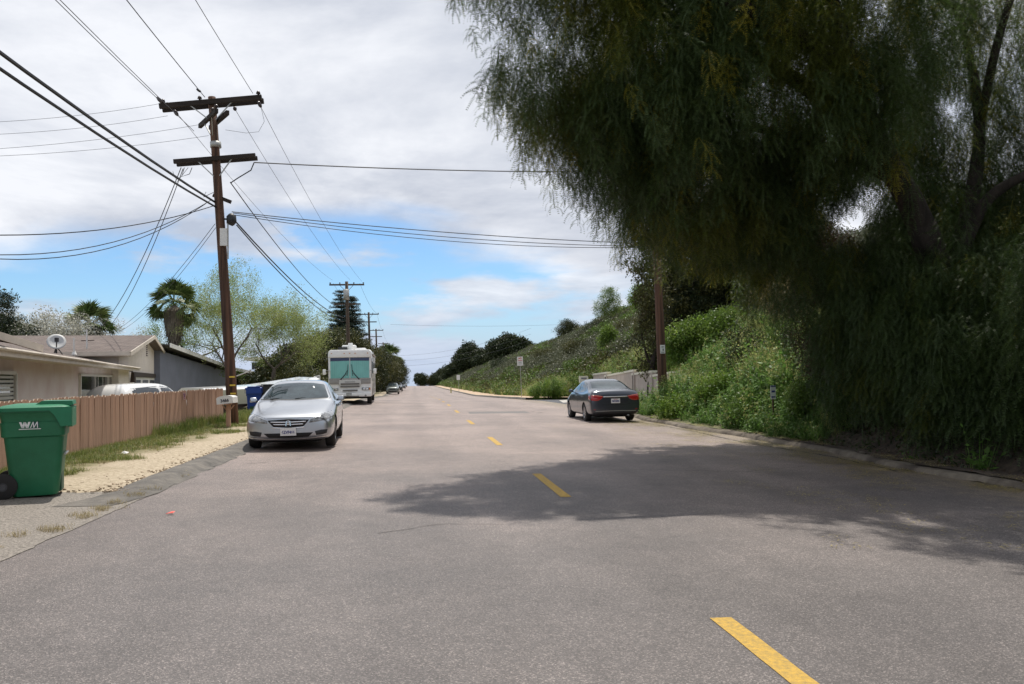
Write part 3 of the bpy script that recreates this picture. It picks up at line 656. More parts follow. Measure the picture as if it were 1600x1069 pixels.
for k_, P_ in enumerate(([(-3.42, 16.5), (-3.40, 13.5)], [(-3.42, 12.4), (-3.44, 10.9)], [(-3.5, 9.9), (-3.44, 8.9)], [(-3.5, 8.0), (-3.62, 7.3)], [(-3.7, 6.7), (-3.9, 6.0)])): crack(P_, .009, 40+k_)
crack([(-2.1, 15.2), (-3.0, 14.4)], .008, 5); crack([(-.4, 7.9), (.3, 8.3), (.9, 8.2)], .005, 15); crack([(3.6, 12.8), (5.3, 12.2), (6.7, 12.9)], .008, 16)
crack([(7.6, 27.5), (7.9, 22), (7.7, 18), (8.0, 14.5), (7.8, 12)], .03, 6)

# ---------------------------------------------------------------- fence
FX = -6.55
fence = empty('fence', (FX, 18, road_z(FX, 18)), 'salmon painted dog-eared board fence behind the green bin', 'fence')
pl = MB(); w = .1365
pl.prism([(-w/2, 0), (w/2, 0), (w/2, 1.09), (w/2-.032, 1.125), (-w/2+.032, 1.125), (-w/2, 1.09)], -.009, .009, plane='yz')
ids = pl.m[:]                                 # caps of the dog ear are bare cut wood
pl.m = [0, 0, 0, 0, 1, 1, 1, 0]
plank = pl.mesh('plank', [M['fence'], M['fence_top']])
def fence_h(Y): return float(np.interp(Y, [5, 12, 16, 26.5], [1.12, 1.13, 1.14, 1.15]))
rg = random.Random(3); y = 6.0; i = 0
while y < 28.3:
    o = link_mesh('plank', plank, fence); zz = road_z(FX, y)+.015
    gap = .03 if 12.25 < y < 12.4 else 0
    o.location = (rg.uniform(-.006, .006), y-18, zz-fence.location.z); o.scale = (1, 1, fence_h(y)/1.125*rg.uniform(.984, 1.012)); o.rotation_euler = (rg.uniform(-.011, .011), rg.uniform(-.01, .01), rg.uniform(-.03, .03))
    y += .1385+gap; i += 1
for h in (.25, .95):
    mb = MB(); mb.beam((-.035, 6-18, h+road_z(FX, 6)-fence.location.z), (-.035, 28.3-18, h+road_z(FX, 28)-fence.location.z), .035, .085); mb.build('rail', M['fence'], fence)
for y in fr(6, 27, 2.4):
    mb = MB(); mb.box((-.10, y-18, .55), (.09, .09, 1.15)); mb.build('fence_post', M['fence'], fence)
# faded printed notice stapled to the fence
p = atX(288, 619, FX+.03); nt = empty('fence_notice', p, 'small faded red notice stapled to the salmon fence', 'sign')
mb = MB(); mb.box((0, 0, 0), (.006, .26, .20)); mb.build('notice_board', mat('faded_notice', (.40, .20, .17), .8, col2=(.42, .26, .25), vscale=20), nt)
mb = MB()
for dy, dz, w_, h_ in ((-.07, .055, .08, .03), (.04, .055, .09, .03), (0, 0, .12, .07), (.0, -.065, .1, .018)): mb.box((.005, dy, dz), (.004, w_, h_))
mb.build('notice_print', mat('notice_ink', (.16, .07, .12), .8), nt)

# ---------------------------------------------------------------- houses on the left
HD = Vector((-3.12, 14.0, 0)).normalized(); HN = Vector((HD.y, -HD.x, 0))      # along the front wall, and out of it (towards the street)
A0 = Vector((-7.65, 14.5, 0)); ZB = -.9
def onwall(px, P0, D, py=None):
    """Distance s along a vertical wall line P0+s*D under pixel column px, and height at py."""
    d = ray(px, py if py is not None else 590); # solve t*d.xy = P0 + s*D
    M_ = Matrix(((d.x, -D.x), (d.y, -D.y))); t, s = M_.inverted() @ Vector((P0.x, P0.y)); return s, EYE+d.z*t
house = empty('house', (-11, 22, ZB), 'pink stucco bungalow with brown shingle roof and attached cream garage wing', 'house')
def part(mb, name, m, smooth=False, parent=None):
    o = mb.build(name, m, parent if parent else house, smooth); o.matrix_parent_inverse = Matrix.Translation(-Vector((parent if parent else house).location)) ; return o
def wpt(P0, D, Nn, s, z, off=0): return P0+D*s+Nn*off+Vector((0, 0, z))
s0 = -9.0; s1, _z = onwall(183, A0, HD)
EZ = 2.16
mb = MB(); back = -HN*9
q = [wpt(A0, HD, HN, s0, 0), wpt(A0, HD, HN, s1, 0), wpt(A0, HD, HN, s1, 0)+back, wpt(A0, HD, HN, s0, 0)+back]
mb.add([Vector((v.x, v.y, ZB)) for v in q]+[Vector((v.x, v.y, EZ+.05)) for v in q], [(0, 1, 5, 4), (1, 2, 6, 5), (2, 3, 7, 6), (3, 0, 4, 7), (4, 5, 6, 7)]); part(mb, 'front_wall', M['stucco_pink'])
# roof: two slopes, ridge 5 m behind the eave
def roof(name, P0, D, Nn, sa, sb, ez, over, run, rise, m, thick=.09, back_run=None):
    e0 = wpt(P0, D, Nn, sa, ez, over); e1 = wpt(P0, D, Nn, sb, ez, over); r0 = e0-Nn*run+Vector((0, 0, rise)); r1 = e1-Nn*run+Vector((0, 0, rise))
    mb = MB(); mb.slab([e0, e1, r1, r0], thick); o = part(mb, name, m); uv_box(o, d_u=D, d_v=(Nn*-1+Vector((0, 0, .2))).normalized())
    br_ = back_run or run; b0 = r0-Nn*br_-Vector((0, 0, rise*br_/run)); b1 = r1-Nn*br_-Vector((0, 0, rise*br_/run))
    mb = MB(); mb.slab([r0, r1, b1, b0], thick); o = part(mb, 'rear_'+name, m); uv_box(o, d_u=D, d_v=Nn)
    return e0, e1, r0, r1
e0, e1, r0, r1 = roof('roof', A0, HD, HN, s0-.5, s1+1.6, EZ+.02, .62, 5.2, 1.18, M['shingle'])
mb = MB(); mb.beam(e0+HN*.02-Vector((0, 0, .06)), e1+HN*.02-Vector((0, 0, .06)), .03, .15); part(mb, 'fascia_board', M['cream'])
mb = MB(); mb.tube([e0+HN*.07+Vector((0, 0, -.015)), e1+HN*.07+Vector((0, 0, -.015))], .035, 6); part(mb, 'drip_edge', M['cream'])
mb = MB(); k0 = wpt(A0, HD, HN, s0, EZ-.06, 0); k1 = wpt(A0, HD, HN, s1+1.6, EZ-.06, 0); mb.slab([k0, k1, k1+HN*.6, k0+HN*.6], .03); part(mb, 'soffit', M['cream'])
# cream rake board where the lower roof meets the higher one
pa = at(-40, 513, 15.5); pb = at(66, 545, 17.6); mb = MB(); mb.beam(pa, pb, .05, .15); part(mb, 'rake_board', M['cream'])
pr = [pa+Vector((-4.5, .5, .75)), pb+Vector((-3.0, 3, .62))]
mb = MB(); mb.slab([pa+Vector((0, 0, .08)), pb+Vector((0, 0, .08)), pr[1], pr[0]], .08); o = part(mb, 'upper_roof', M['shingle']); uv_box(o, d_u=HD, d_v=HN)
# windows in the front wall
def window(P0, D, Nn, sa, sb, za, zb_, split, parent=None, blinds=False, bars=0):
    Lw = sb-sa
    fr_ = MB(); t = .07
    def pt(s, z, o): return wpt(P0, D, Nn, s, z, o)
    for (a1, b1, a2, b2) in ((sa, za, sb, za), (sa, zb_, sb, zb_)): fr_.beam(pt(a1, b1, .03), pt(a2, b2, .03), .07, t)
    for s in [sa]+[sa+Lw*k for k in split]+[sb]: fr_.beam(pt(s, za, .034), pt(s, zb_, .034), .075, .10 if s in (sa, sb) else .09, up=D)
    f = part(fr_, 'window_frame', M['win_frame'], parent=parent)
    ss = [sa]+[sa+Lw*k for k in split]+[sb]
    for k in range(len(ss)-1):
        g = MB(); q = [pt(ss[k], za, .012), pt(ss[k+1], za, .012), pt(ss[k+1], zb_, .012), pt(ss[k], zb_, .012)]; g.add(q+[v-Nn*.02 for v in q], [(0, 1, 2, 3), (7, 6, 5, 4), (0, 4, 5, 1), (1, 5, 6, 2), (2, 6, 7, 3), (3, 7, 4, 0)])
        part(g, 'window_pane', M['glass'], parent=parent)
    if blinds:
        n = int((zb_-za)/.085)
        for k in range(n):
            b_ = MB(); z = za+.05+k*.085; b_.beam(pt(sa+.08, z, .022), pt(sb-.08, z, .022), .008, .05); part(b_, 'blind_slat', M['blind'], parent=parent)
    return f
def s_of(px, py, P0=A0, D=HD): return onwall(px, P0, D, py)
sa, zt = s_of(123, 585); sb, _ = s_of(180, 589)
window(A0, HD, HN, sa, sb, .35, 1.82, (.34, .72))
for k in (.45, .58):
    b_ = MB(); s = sa+(sb-sa)*k; b_.beam(wpt(A0, HD, HN, s, .4, .02), wpt(A0, HD, HN, s, 1.78, .02), .02, .03, up=HD); part(b_, 'muntin', M['win_frame'])
b_ = MB(); b_.beam(wpt(A0, HD, HN, sa+(sb-sa)*.34, 1.10, .02), wpt(A0, HD, HN, sa+(sb-sa)*.72, 1.10, .02), .02, .04); part(b_, 'muntin', M['win_frame'])
sb, _ = s_of(21, 580); window(A0, HD, HN, -2.2, sb, .3, 1.80, (.5,), blinds=True)
# cream garage wing
B0 = wpt(A0, HD, HN, s1+.15, 0, 0)+HN*.25; 
sB0, _ = onwall(197, B0, HD); sL, zL = onwall(203, B0, HD, 549); sA_, zA = onwall(241, B0, HD, 524); sR, zRr = onwall(270, B0, HD, 570); sC, _ = onwall(262, B0, HD)
deep = -HN*14
ov = HN*.45
sL, zL = onwall(203, B0+ov, HD, 549); sA_, zA = onwall(241, B0+ov, HD, 524); sR, zRr = onwall(270, B0+ov, HD, 570); sC = sR-.9
wl = sL+.5
def zroof(s_): return zL+(zA-zL)*(s_-sL)/(sA_-sL) if s_ < sA_ else zA+(zRr-zA)*(s_-sA_)/(sR-sA_)
q = [wpt(B0, HD, HN, wl, ZB), wpt(B0, HD, HN, sC, ZB), wpt(B0, HD, HN, sC, zroof(sC)-.12), wpt(B0, HD, HN, sA_, zA-.12), wpt(B0, HD, HN, wl, zroof(wl)-.12)]
mb = MB(); n = 5; mb.add(q+[v+deep for v in q], [tuple(range(n)), tuple(range(2*n-1, n-1, -1))]+[(i, (i+1) % n, n+(i+1) % n, n+i) for i in range(n)]); part(mb, 'garage_wall', M['stucco_cream'])
s7, _ = onwall(186, B0, HD); q = [wpt(B0, HD, HN, s7, ZB, -.02), wpt(B0, HD, HN, wl+.1, ZB, -.02), wpt(B0, HD, HN, wl+.1, EZ-.04, -.02), wpt(B0, HD, HN, s7, EZ-.04, -.02)]
mb = MB(); mb.add(q+[v-HN*5 for v in q], [(0, 1, 2, 3), (7, 6, 5, 4), (0, 4, 5, 1), (1, 5, 6, 2), (2, 6, 7, 3), (3, 7, 4, 0)]); part(mb, 'entry_wall', M['stucco_cream'])
gl = wpt(B0, HD, HN, sL, zL)+ov; ga = wpt(B0, HD, HN, sA_, zA)+ov; gr = wpt(B0, HD, HN, sR, zRr)+ov
for (a, b, nm) in ((gl, ga, 'garage_roof'), (ga, gr, 'garage_roof')):
    mb = MB(); mb.slab([a, b, b+deep, a+deep], .08); o = part(mb, nm, M['shingle']); uv_box(o, d_u=HN, d_v=(b-a).normalized())
for (a, b) in ((gl, ga), (ga, gr)):
    mb = MB(); mb.beam(a+HN*.03-Vector((0, 0, .09)), b+HN*.03-Vector((0, 0, .09)), .04, .17); part(mb, 'barge_board', M['cream'])
mb = MB(); mb.beam(gl-Vector((0, 0, .08))-HD*.03, gl+deep-Vector((0, 0, .08))-HD*.03, .04, .16); part(mb, 'fascia_board', M['cream'])
mb = MB(); mb.slab([gl-Vector((0, 0, .17)), gl+HD*.5-Vector((0, 0, .17)), gl+HD*.5+deep-Vector((0, 0, .17)), gl+deep-Vector((0, 0, .17))], .02); part(mb, 'soffit', M['cream'])
# gable vent
sv, zv = onwall(229, B0, HD, 545); 
for k in range(9):
    mb = MB(); mb.beam(wpt(B0, HD, HN, sv-.28, zv-.35+k*.1, .02), wpt(B0, HD, HN, sv+.28, zv-.35+k*.1, .02), .03, .035); part(mb, 'vent_slat', M['brown_trim'])
# garage door
sg0, zg = onwall(207, B0, HD, 588); sg1, _ = onwall(250, B0, HD, 593); zg -= .02
mb = MB(); mb.beam(wpt(B0, HD, HN, sg0-.5, zg+.10, .04), wpt(B0, HD, HN, sg1+.5, zg+.10, .04), .08, .22); part(mb, 'door_lintel', M['brown_trim'])
gd = MB(); gd.box((0, 0, 0), (.001, .001, .001)); gd = MB(); q = [wpt(B0, HD, HN, sg0, ZB, .02), wpt(B0, HD, HN, sg1, ZB, .02), wpt(B0, HD, HN, sg1, zg, .02), wpt(B0, HD, HN, sg0, zg, .02)]
gd.add(q+[v-HN*.05 for v in q], [(0, 1, 2, 3), (7, 6, 5, 4), (0, 4, 5, 1), (1, 5, 6, 2), (2, 6, 7, 3), (3, 7, 4, 0)]); door = part(gd, 'garage_door', M['white_paint'])
for k in range(4):
    c_ = sg0+(sg1-sg0)*(k+.5)/4; hw_ = (sg1-sg0)/4*.38
    for j in range(3):
        mb = MB(); a_ = c_-hw_+j*hw_*2/3+.06; b_ = a_+hw_*2/3-.12; q = [wpt(B0, HD, HN, a_, zg-.62, .028), wpt(B0, HD, HN, b_, zg-.62, .028), wpt(B0, HD, HN, b_, zg-.14, .028), wpt(B0, HD, HN, a_, zg-.14, .028)]
        mb.add(q+[v-HN*.02 for v in q], [(0, 1, 2, 3), (0, 4, 5, 1), (1, 5, 6, 2), (2, 6, 7, 3), (3, 7, 4, 0)]); part(mb, 'door_light', M['glass'])
# wall lantern and post beside the garage door
sl, zl = onwall(202, B0, HD, 590); mb = MB(); c = wpt(B0, HD, HN, sl, zl, .15); mb.box(c, (.2, .2, .42), taper=.6); mb.beam(c+Vector((0, 0, .26)), c-HN*.14+Vector((0, 0, .26)), .03, .03); part(mb, 'wall_lantern', M['brown_trim'])
# small lean-to eave right of the garage
sx, zx = onwall(258, B0, HD, 578); sy, zy = onwall(296, B0, HD, 583)
mb = MB(); q = [wpt(B0, HD, HN, sx, zx+.02, .5), wpt(B0, HD, HN, sy, zy+.02, .5), wpt(B0, HD, HN, sy, zy+.9, -4), wpt(B0, HD, HN, sx, zx+.9, -4)]; mb.slab(q, .1); part(mb, 'porch_roof', M['shingle'])
mb = MB(); mb.beam(q[0]+HN*.03-Vector((0, 0, .05)), q[1]+HN*.03-Vector((0, 0, .05)), .04, .17); part(mb, 'fascia_board', M['cream'])
mb = MB(); q = [wpt(B0, HD, HN, sC+.02, ZB, -.3), wpt(B0, HD, HN, sy-1.2, ZB, -.3), wpt(B0, HD, HN, sy-1.2, ZB, -5), wpt(B0, HD, HN, sC+.02, ZB, -5)]; mb.add(q+[Vector((v.x, v.y, zx)) for v in q], [(0, 1, 5, 4), (1, 2, 6, 5), (2, 3, 7, 6), (3, 0, 4, 7)]); part(mb, 'porch_wall', M['stucco_cream'])
sw, zw = onwall(266, B0, HD, 594); sw2, _ = onwall(278, B0, HD, 594); mb = MB(); mb.beam(wpt(B0, HD, HN, sw, zw, -.28), wpt(B0, HD, HN, sw2, zw, -.28), .06, .35); part(mb, 'porch_window', M['glass'])
# satellite dish and vent pipes on the roof
def roofpt(px, py, back_=1.6): 
    s, z = onwall(px, A0-HN*back_, HD, py); return wpt(A0-HN*back_, HD, HN, s, z)
def dish(p, r, label, facing):
    d = empty('satellite_dish', p-Vector((0, 0, r*1.5)), label, 'dish')
    prof = [(0.001, 0), (r*.35, -r*.02), (r*.7, -r*.09), (r, -r*.2), (r*1.0, -r*.17), (r*.7, -r*.06), (r*.35, .012), (0.001, .02)]
    mb = MB(); mb.lathe([(a, -b) for a, b in prof], 28); o = mb.build('reflector', mat('dish_grey', (.5, .5, .49), .5, var=.1), d, True); o.location = (0, 0, r*1.5); o.rotation_euler = facing
    mb = MB(); f = Vector((0, 0, 1)); f.rotate(Euler(facing)); c = Vector((0, 0, r*1.5))
    mb.tube([c+Vector((0, 0, -r*.9))+f*.05, c+f*r*1.15+Vector((0, 0, -r*.35))], .018, 6); mb.build('feed_arm', M['black_plastic'], d)
    mb = MB(); mb.box(c+f*r*1.15+Vector((0, 0, -r*.3)), (.10, .10, .14)); mb.build('feed_horn', M['black_plastic'], d)
    mb = MB(); mb.tube([Vector((0, 0, -r*.9)), c-f*.05], .03, 8); mb.tube([Vector((.3, .2, -r*.8)), c-f*.06-Vector((0, 0, .1))], .018, 6); mb.tube([Vector((-.25, .25, -r*.8)), c-f*.06-Vector((0, 0, .1))], .018, 6); mb.build('mast', M['black_plastic'], d)
    return d
dish(roofpt(88, 535, 1.2), .29, 'grey satellite dish on the brown roof of the pink bungalow', (R(62), 0, R(25)))
for (px, y0, y1, lb) in ((116, 528, 550, 'short rusty vent pipe on the brown roof beside the satellite dish'), (136, 515, 550, 'taller white vent pipe with a crossbar on the brown shingle roof')):
    p0 = roofpt(px, y1, 1.0); p1 = roofpt(px-.5, y0, 1.0); p0.z -= .25; v = empty('vent_pipe', p0, lb, 'pipe'); mb = MB(); mb.tube([Vector((0, 0, 0)), p1-p0], .03, 8)
    mb.build('pipe', M['white_paint'], v); mb = MB(); mb.lathe([(.09, .15), (.05, .25), (.03, .30)], 12); mb.build('flashing', M['white_paint'], v, True)
    if y0 < 520: mb = MB(); mb.beam((-.25, .1, (p1-p0).z*.62), (.3, -.1, (p1-p0).z*.62), .03, .03); mb.build('crossbar', M['brown_trim'], v)

# blue-grey neighbour with a long low rake
XC = -14.2
def onX(px, py): return atX(px, py, XC)
house2 = empty('house', (XC-4, 52, ZB), 'blue-grey house with a long white edged low roof behind the tall utility pole', 'house')
def part2(mb, name, m, smooth=False): return part(mb, name, m, smooth, house2)
pts = [onX(250, 538), onX(352, 575), onX(432, 591)]
t0 = onX(250, 548); t1 = onX(352, 581)
mb = MB(); q = [Vector((XC, t0.y, ZB)), Vector((XC, t1.y+1.0, ZB)), Vector((XC, t1.y+1.0, t1.z)), Vector((XC, t0.y, t0.z))]; mb.add(q+[v+Vector((-8, 0, 0)) for v in q], [(0, 1, 2, 3), (7, 6, 5, 4), (0, 4, 5, 1), (1, 5, 6, 2), (2, 6, 7, 3), (3, 7, 4, 0)]); part2(mb, 'wall', M['stucco_blue'])
o1 = Vector((.5, 0, 0)); up_ = Vector((0, 0, .02))
for a, b in zip(pts[:-1], pts[1:]):
    mb = MB(); mb.slab([a+o1, b+o1, b+Vector((-9, 0, .1)), a+Vector((-9, 0, .1))], .06); o = part2(mb, 'roof', M['shingle_grey']); uv_box(o, d_u=Vector((0, 1, 0)), d_v=Vector((1, 0, 0)))
    mb = MB(); mb.beam(a+o1-Vector((-.05, 0, .06)), b+o1-Vector((-.05, 0, .06)),   .04, .24); part2(mb, 'barge_board', M['white_paint'])
# recessed entrance beyond
mb = MB(); e_ = onX(430, 598); q = [Vector((XC-1.6, t1.y+1, ZB)), Vector((XC-1.6, e_.y, ZB)), Vector((XC-1.6, e_.y, 1.75)), Vector((XC-1.6, t1.y+1, 2.2))]; mb.add(q, [(0, 1, 2, 3)]); mb.add([v+Vector((-.2, 0, 0)) for v in q], [(3, 2, 1, 0)]); part2(mb, 'porch_wall', mat('dark_taupe_wall', (.13, .095, .08), .9, var=.1))
wa = atX(372, 590, XC-1.5); wb = atX(389, 592, XC-1.5); 
mb = MB(); mb.box((XC-1.5, (wa.y+wb.y)/2, 1.1), (.08, wb.y-wa.y, 1.1)); part2(mb, 'window_pane', M['glass'])
for k in range(9):
    y = wa.y+(wb.y-wa.y)*k/8; mb = MB(); mb.box((XC-1.42, y, 1.1), (.06, .09, 1.2)); part2(mb, 'window_bar', M['white_paint'])
for z in (.55, 1.1, 1.66): mb = MB(); mb.box((XC-1.40, (wa.y+wb.y)/2, z), (.05, wb.y-wa.y+.3, .10)); part2(mb, 'window_bar', M['white_paint'])
dish(onX(303, 549)+Vector((-1.0, 0, .1)), .42, 'pale satellite dish on the blue-grey house roof', (R(48), 0, R(55)))

# pale two-level house beyond
house3 = empty('house', (-19, 92, -1.6), 'pale far house with a flat dark clerestory roof behind the leafy bare-limbed tree', 'house')
def part3(mb, name, m): return part(mb, name, m, False, house3)
a = at(388, 561, 90); b = at(442, 563, 90); c = at(400, 580, 88); d = at(462, 600, 88)
mb = MB(); mb.box(((a.x+b.x)/2, 94, -.2), (b.x-a.x-.6, 7, a.z*1.0+1.2)); part3(mb, 'wall', M['stucco_pale'])
mb = MB(); mb.box(((a.x+b.x)/2, 93.5, a.z), (b.x-a.x+.5, 9, .35)); part3(mb, 'roof', M['wall_cap'])
mb = MB(); mb.box(((a.x+b.x)/2+.1, 90.4, a.z-.75), (b.x-a.x-.4, .2, .75)); part3(mb, 'clerestory_window', M['glass'])
for k in range(5): mb = MB(); q0 = at(398+k*1.2, 576+k*2.4, 88-k*.3); q1 = at(452+k*2, 581+k*2.6, 88-k*.3); mb.slab([q0, q1, q1+Vector((0, 1.5, .32)), q0+Vector((0, 1.5, .32))], .08); part3(mb, 'roof_panel', M['stucco_pale'])
mb = MB(); mb.box((-16.5, 91, -.5), (8.5, 6, 3.6)); part3(mb, 'lower_wall', mat('dark_lower_wall', (.08, .07, .06), .9))

# ---------------------------------------------------------------- block wall beside the side street
bw = empty('retaining_wall', (13.2, 46, H(13, 46)), 'taupe block retaining wall with stepped cream caps behind the dark sedan', 'wall')
WX = 13.1
for (x0, y0, x1, y1) in ((927, 584.5, 948.9, 581.4), (945.3, 586.8, 991.2, 577.8), (987.7, 584, 1019.4, 579.4), (1016.7, 586.8, 1073, 577), (1071, 578, 1100, 573)):
    a = atX(x0, y0, WX); b = atX(x1, y1, WX); 
    mb = MB(); q = [Vector((WX, a.y, H(12, a.y)-.1)), Vector((WX, b.y, H(12, b.y)-.1)), Vector((WX, b.y, b.z-.1)), Vector((WX, a.y, a.z-.1))]; mb.add(q+[v+Vector((.22, 0, 0)) for v in q], [(0, 1, 2, 3), (7, 6, 5, 4), (0, 4, 5, 1), (1, 5, 6, 2), (2, 6, 7, 3), (3, 7, 4, 0)]); part(mb, 'wall_panel', M['wall_taupe'], parent=bw)
    mb = MB(); mb.beam(a+Vector((.11, 0, -.04)), b+Vector((.11, 0, -.04)), .34, .12); part(mb, 'wall_cap', M['wall_cap'], parent=bw)
    mb = MB(); mb.box((WX-.05, b.y-.06, (b.z+H(12, b.y))/2-.1), (.1, .14, b.z-H(12, b.y))); part(mb, 'pilaster', M['wall_taupe'], parent=bw)

# ---------------------------------------------------------------- utility poles and wires
def insulator(mb, p, r=.075, h=.14, d=(0, 0, 1)):
    p = Vector(p); d = Vector(d)
    mb.tube([p, p+d*h*.3, p+d*h*.35, p+d*h*.6, p+d*h*.65, p+d*h], [r*.35, r*.35, r, r*.8, r*.9, r*.4], 8)
def pole(base, top, r0, r1, label, wood, arms, group=None, transformer=None, far=False):
    base = Vector(base); top = Vector(top); ax = (top-base).normalized(); L = (top-base).length
    o = empty('utility_pole', base, label, 'utility pole', group=group)
    mb = MB(); n = 6; mb.tube([ax*(L*k/n)-(Vector((0, 0, .5)) if k == 0 else Vector()) for k in range(n+1)], [r0+(r1-r0)*k/n for k in range(n+1)], 14 if not far else 8); mb.build('pole_shaft', wood, o, True)
    for am in arms:
        z, half, ang = am['z'], am['half'], am.get('ang', 0); c = ax*(z/ax.z); d = Vector((math.cos(R(ang)), math.sin(R(ang)), am.get('tilt', 0))).normalized(); side = Vector((-d.y, d.x, 0)).normalized()
        sh = am.get('shift', 0)
        for k in ((-1, 1) if am.get('double') else (1,)):
            mb = MB(); off = side*(r1+.05)*k; mb.beam(c+off-d*(half-sh), c+off+d*(half+sh), .10, am.get('h', .13)); mb.build('crossarm', M['wood_dark'] if not far else M['wood_pole_far'], o)
        if am.get('brace', True):
            for sg in (-1, 1):
                mb = MB(); mb.beam(c+d*sg*half*.45-side*(r1+.06), c-ax*.65+side*-(r1*.5), .03, .03); mb.build('brace', M['galv'] if not far else M['wood_dark'], o)
        for s in am.get('ins', ()):
            mb = MB(); insulator(mb, c+d*(s*half+sh)+Vector((0, 0, am.get('h', .13)/2+.0))+side*(r1+.05)*(1 if not am.get('double') else am.get('iside', -1))); mb.build('insulator', M['insul'], o, True)
    return o, ax
pb = gp(362, 667); pb = Vector((-5.72, 26.1, road_z(-5.7, 26))); pt_ = at(331, 152, 26.1)
p1, ax1 = pole(pb, pt_, .175, .118, 'tall brown utility pole with two double crossarms behind the white mailbox', M['wood_pole'], [
    dict(z=(at(334, 162, 26.1).z-pb.z), half=1.60, double=True, h=.16, tilt=.115, shift=0, ins=(-.93, -.22, .93), brace=True),
    dict(z=(at(336, 187, 26.1).z-pb.z), half=1.05, double=True, h=.14, ang=-62, tilt=-.04, ins=(.55, .95), brace=True),
    dict(z=(at(338, 250, 26.1).z-pb.z), half=1.27, double=True, h=.13, tilt=.095, brace=True)])
def on1(px, py, dx=0, dy=0):
    v = at(px, py, 26.1+dy)-pb; v.x += dx; return v
# hardware on the shaft
mb = MB(); c = on1(349, 372); mb.box(c+Vector((.05, -.16, 0)), (.22, .10, .56)); mb.build('white_service_box', M['white_paint'], p1)
mb = MB(); c = on1(356, 372); mb.tube([c+Vector((.03, -.12, .5)), c+Vector((.03, -.12, -.7))], .025, 6); mb.build('conduit', M['galv'], p1)
mb = MB(); c = on1(361, 343); mb.tube([c+Vector((0, -.05, .18)), c+Vector((.02, -.05, .1)), c+Vector((.03, -.05, -.12)), c+Vector((.08, -.05, -.2))], [.06, .15, .16, .05], 10); mb.beam(on1(346, 342), c, .05, .05); mb.build('cable_splice_case', M['black_plastic'], p1, True)
mb = MB(); mb.beam(on1(333, 305), on1(361, 316), .09, .11); mb.build('crossarm_block', M['wood_dark'], p1)
mb = MB(); mb.tube([on1(337, 226)-ax1*.1, on1(337, 226)+ax1*.08], .172, 14); mb.build('pole_band', M['galv'], p1, True)
for k, py in enumerate((589, 602, 615)):
    t = (at(362, py, 26.1).z-pb.z)/ax1.z; c = ax1*t+Vector((.09, -.235, 0)); mb = MB(); mb.box(c, (.17, .014, .05)); mb.build('reflective_tag', M['yellow_tag'], p1)
mb = MB(); c = ax1*((at(362, 589, 26.1).z-pb.z)/ax1.z); mb.tube([c+Vector((.2, -.1, .02)), c+Vector((.45, .0, .12)), c+Vector((.62, .1, .22))], .022, 6); mb.build('conduit_elbow', M['galv'], p1)
p1.hide_render = False
# right-hand pole at the street corner
pb2 = Vector((9.55, 30.4, 0)); q2 = atX(1036, 560, 0) if False else None
b2 = at(1036, 608, 30.4); t2 = at(1026, 385, 30.4); ext = (t2-b2)*1.45
pb2 = Vector((b2.x, b2.y, H(b2.x, b2.y)-.05)); top2 = b2+ext
p2, ax2 = pole(pb2, top2, .19, .135, 'reddish brown utility pole with a white notice, in front of the block wall', M['wood_pole'], [
    dict(z=top2.z-pb2.z-.35, half=1.25, double=False, ins=(-.9, .5, .9)), dict(z=(at(1026, 385, 30.4).z-pb2.z), half=.3, brace=False)])
c = at(1033, 546, 30.4)-pb2; mb = MB(); mb.box(c+Vector((-.0, -.19, 0)), (.20, .012, .34)); mb.build('notice_plate', M['sign_white'], p2)
mb = MB(); mb.box(c+Vector((0, -.20, .09)), (.10, .008, .035)); mb.box(c+Vector((.02, -.20, -.02)), (.05, .008, .09)); mb.box(c+Vector((0, -.20, -.12)), (.12, .008, .03)); mb.build('notice_print', M['ink_grey'], p2)
# the row further down the left side
row = []
desc = ['second pole of the row, with a grey transformer, in front of the twin-topped pine', 'third pole of the row, slim, rising right of the twin-topped pine', 'fourth pole of the row, just right of the third', 'fifth pole of the row, low over the dark street trees', 'sixth pole of the row, with two close crossarms over the street trees', 'farthest short pole standing beside the fan palm at the street end']
for i, (px, py, Y, w1, py2, w2) in enumerate([(541.5, 440, 67, 1.45, 475, 1.1), (576, 488, 104, 1.3, 503, 1.0), (587.5, 514, 138, 1.25, 526, 1.0), (598.5, 535, 176, 1.1, 541, .9), (609, 540, 205, 1.2, 545, 1.2), (617, 566, 240, .8, 575, .6)]):
    t = at(px, py, Y); b = Vector((t.x+.15, Y, road_z(t.x, Y)))
    o, a_ = pole(b, t, .18, .13, desc[i], M['wood_pole_far'], [dict(z=t.z-b.z-.25, half=w1, ins=(-.95, -.4, .4, .95) if i < 3 else (), brace=i < 2), dict(z=at(px, py2, Y).z-b.z, half=w2, brace=False)], group='utility poles down the left side', far=True)
    row.append((t, Y))
    if i == 0:
        mb = MB(); c = at(541.5, 461, Y)-b; mb.tube([c+Vector((.0, -.28, .45)), c+Vector((0, -.28, .42)), c+Vector((0, -.28, -.42)), c+Vector((0, -.28, -.45))], [.16, .24, .24, .16], 14); mb.build('transformer', M['galv'], o, True)
def wire(a, b, sag, r=.012, m='wire', label='', n=14):
    mb = MB(); P_ = []
    for k in range(n+1):
        t = k/n; p = Vector(a).lerp(Vector(b), t); p.z -= 4*sag*t*(1-t); P_.append(p)
    o = mb.tube(P_, r, 5).build('overhead_wire', M[m]); return tag(o, label, 'wire', 'overhead wires')
def W1(px, py, dy=0): return at(px, py, 26.1+dy)
TL = W1(256, 163); TR = W1(403, 150); TM = W1(325, 152); TM2 = W1(365, 168, .3)
def back(p, dz=.0, Y=-16): return Vector((p.x+.1, Y, p.z+dz))
def nxt(dx, py): return at(541.5+dx, py, 67)
WG = 'thin power wire running along the street over the left verge'
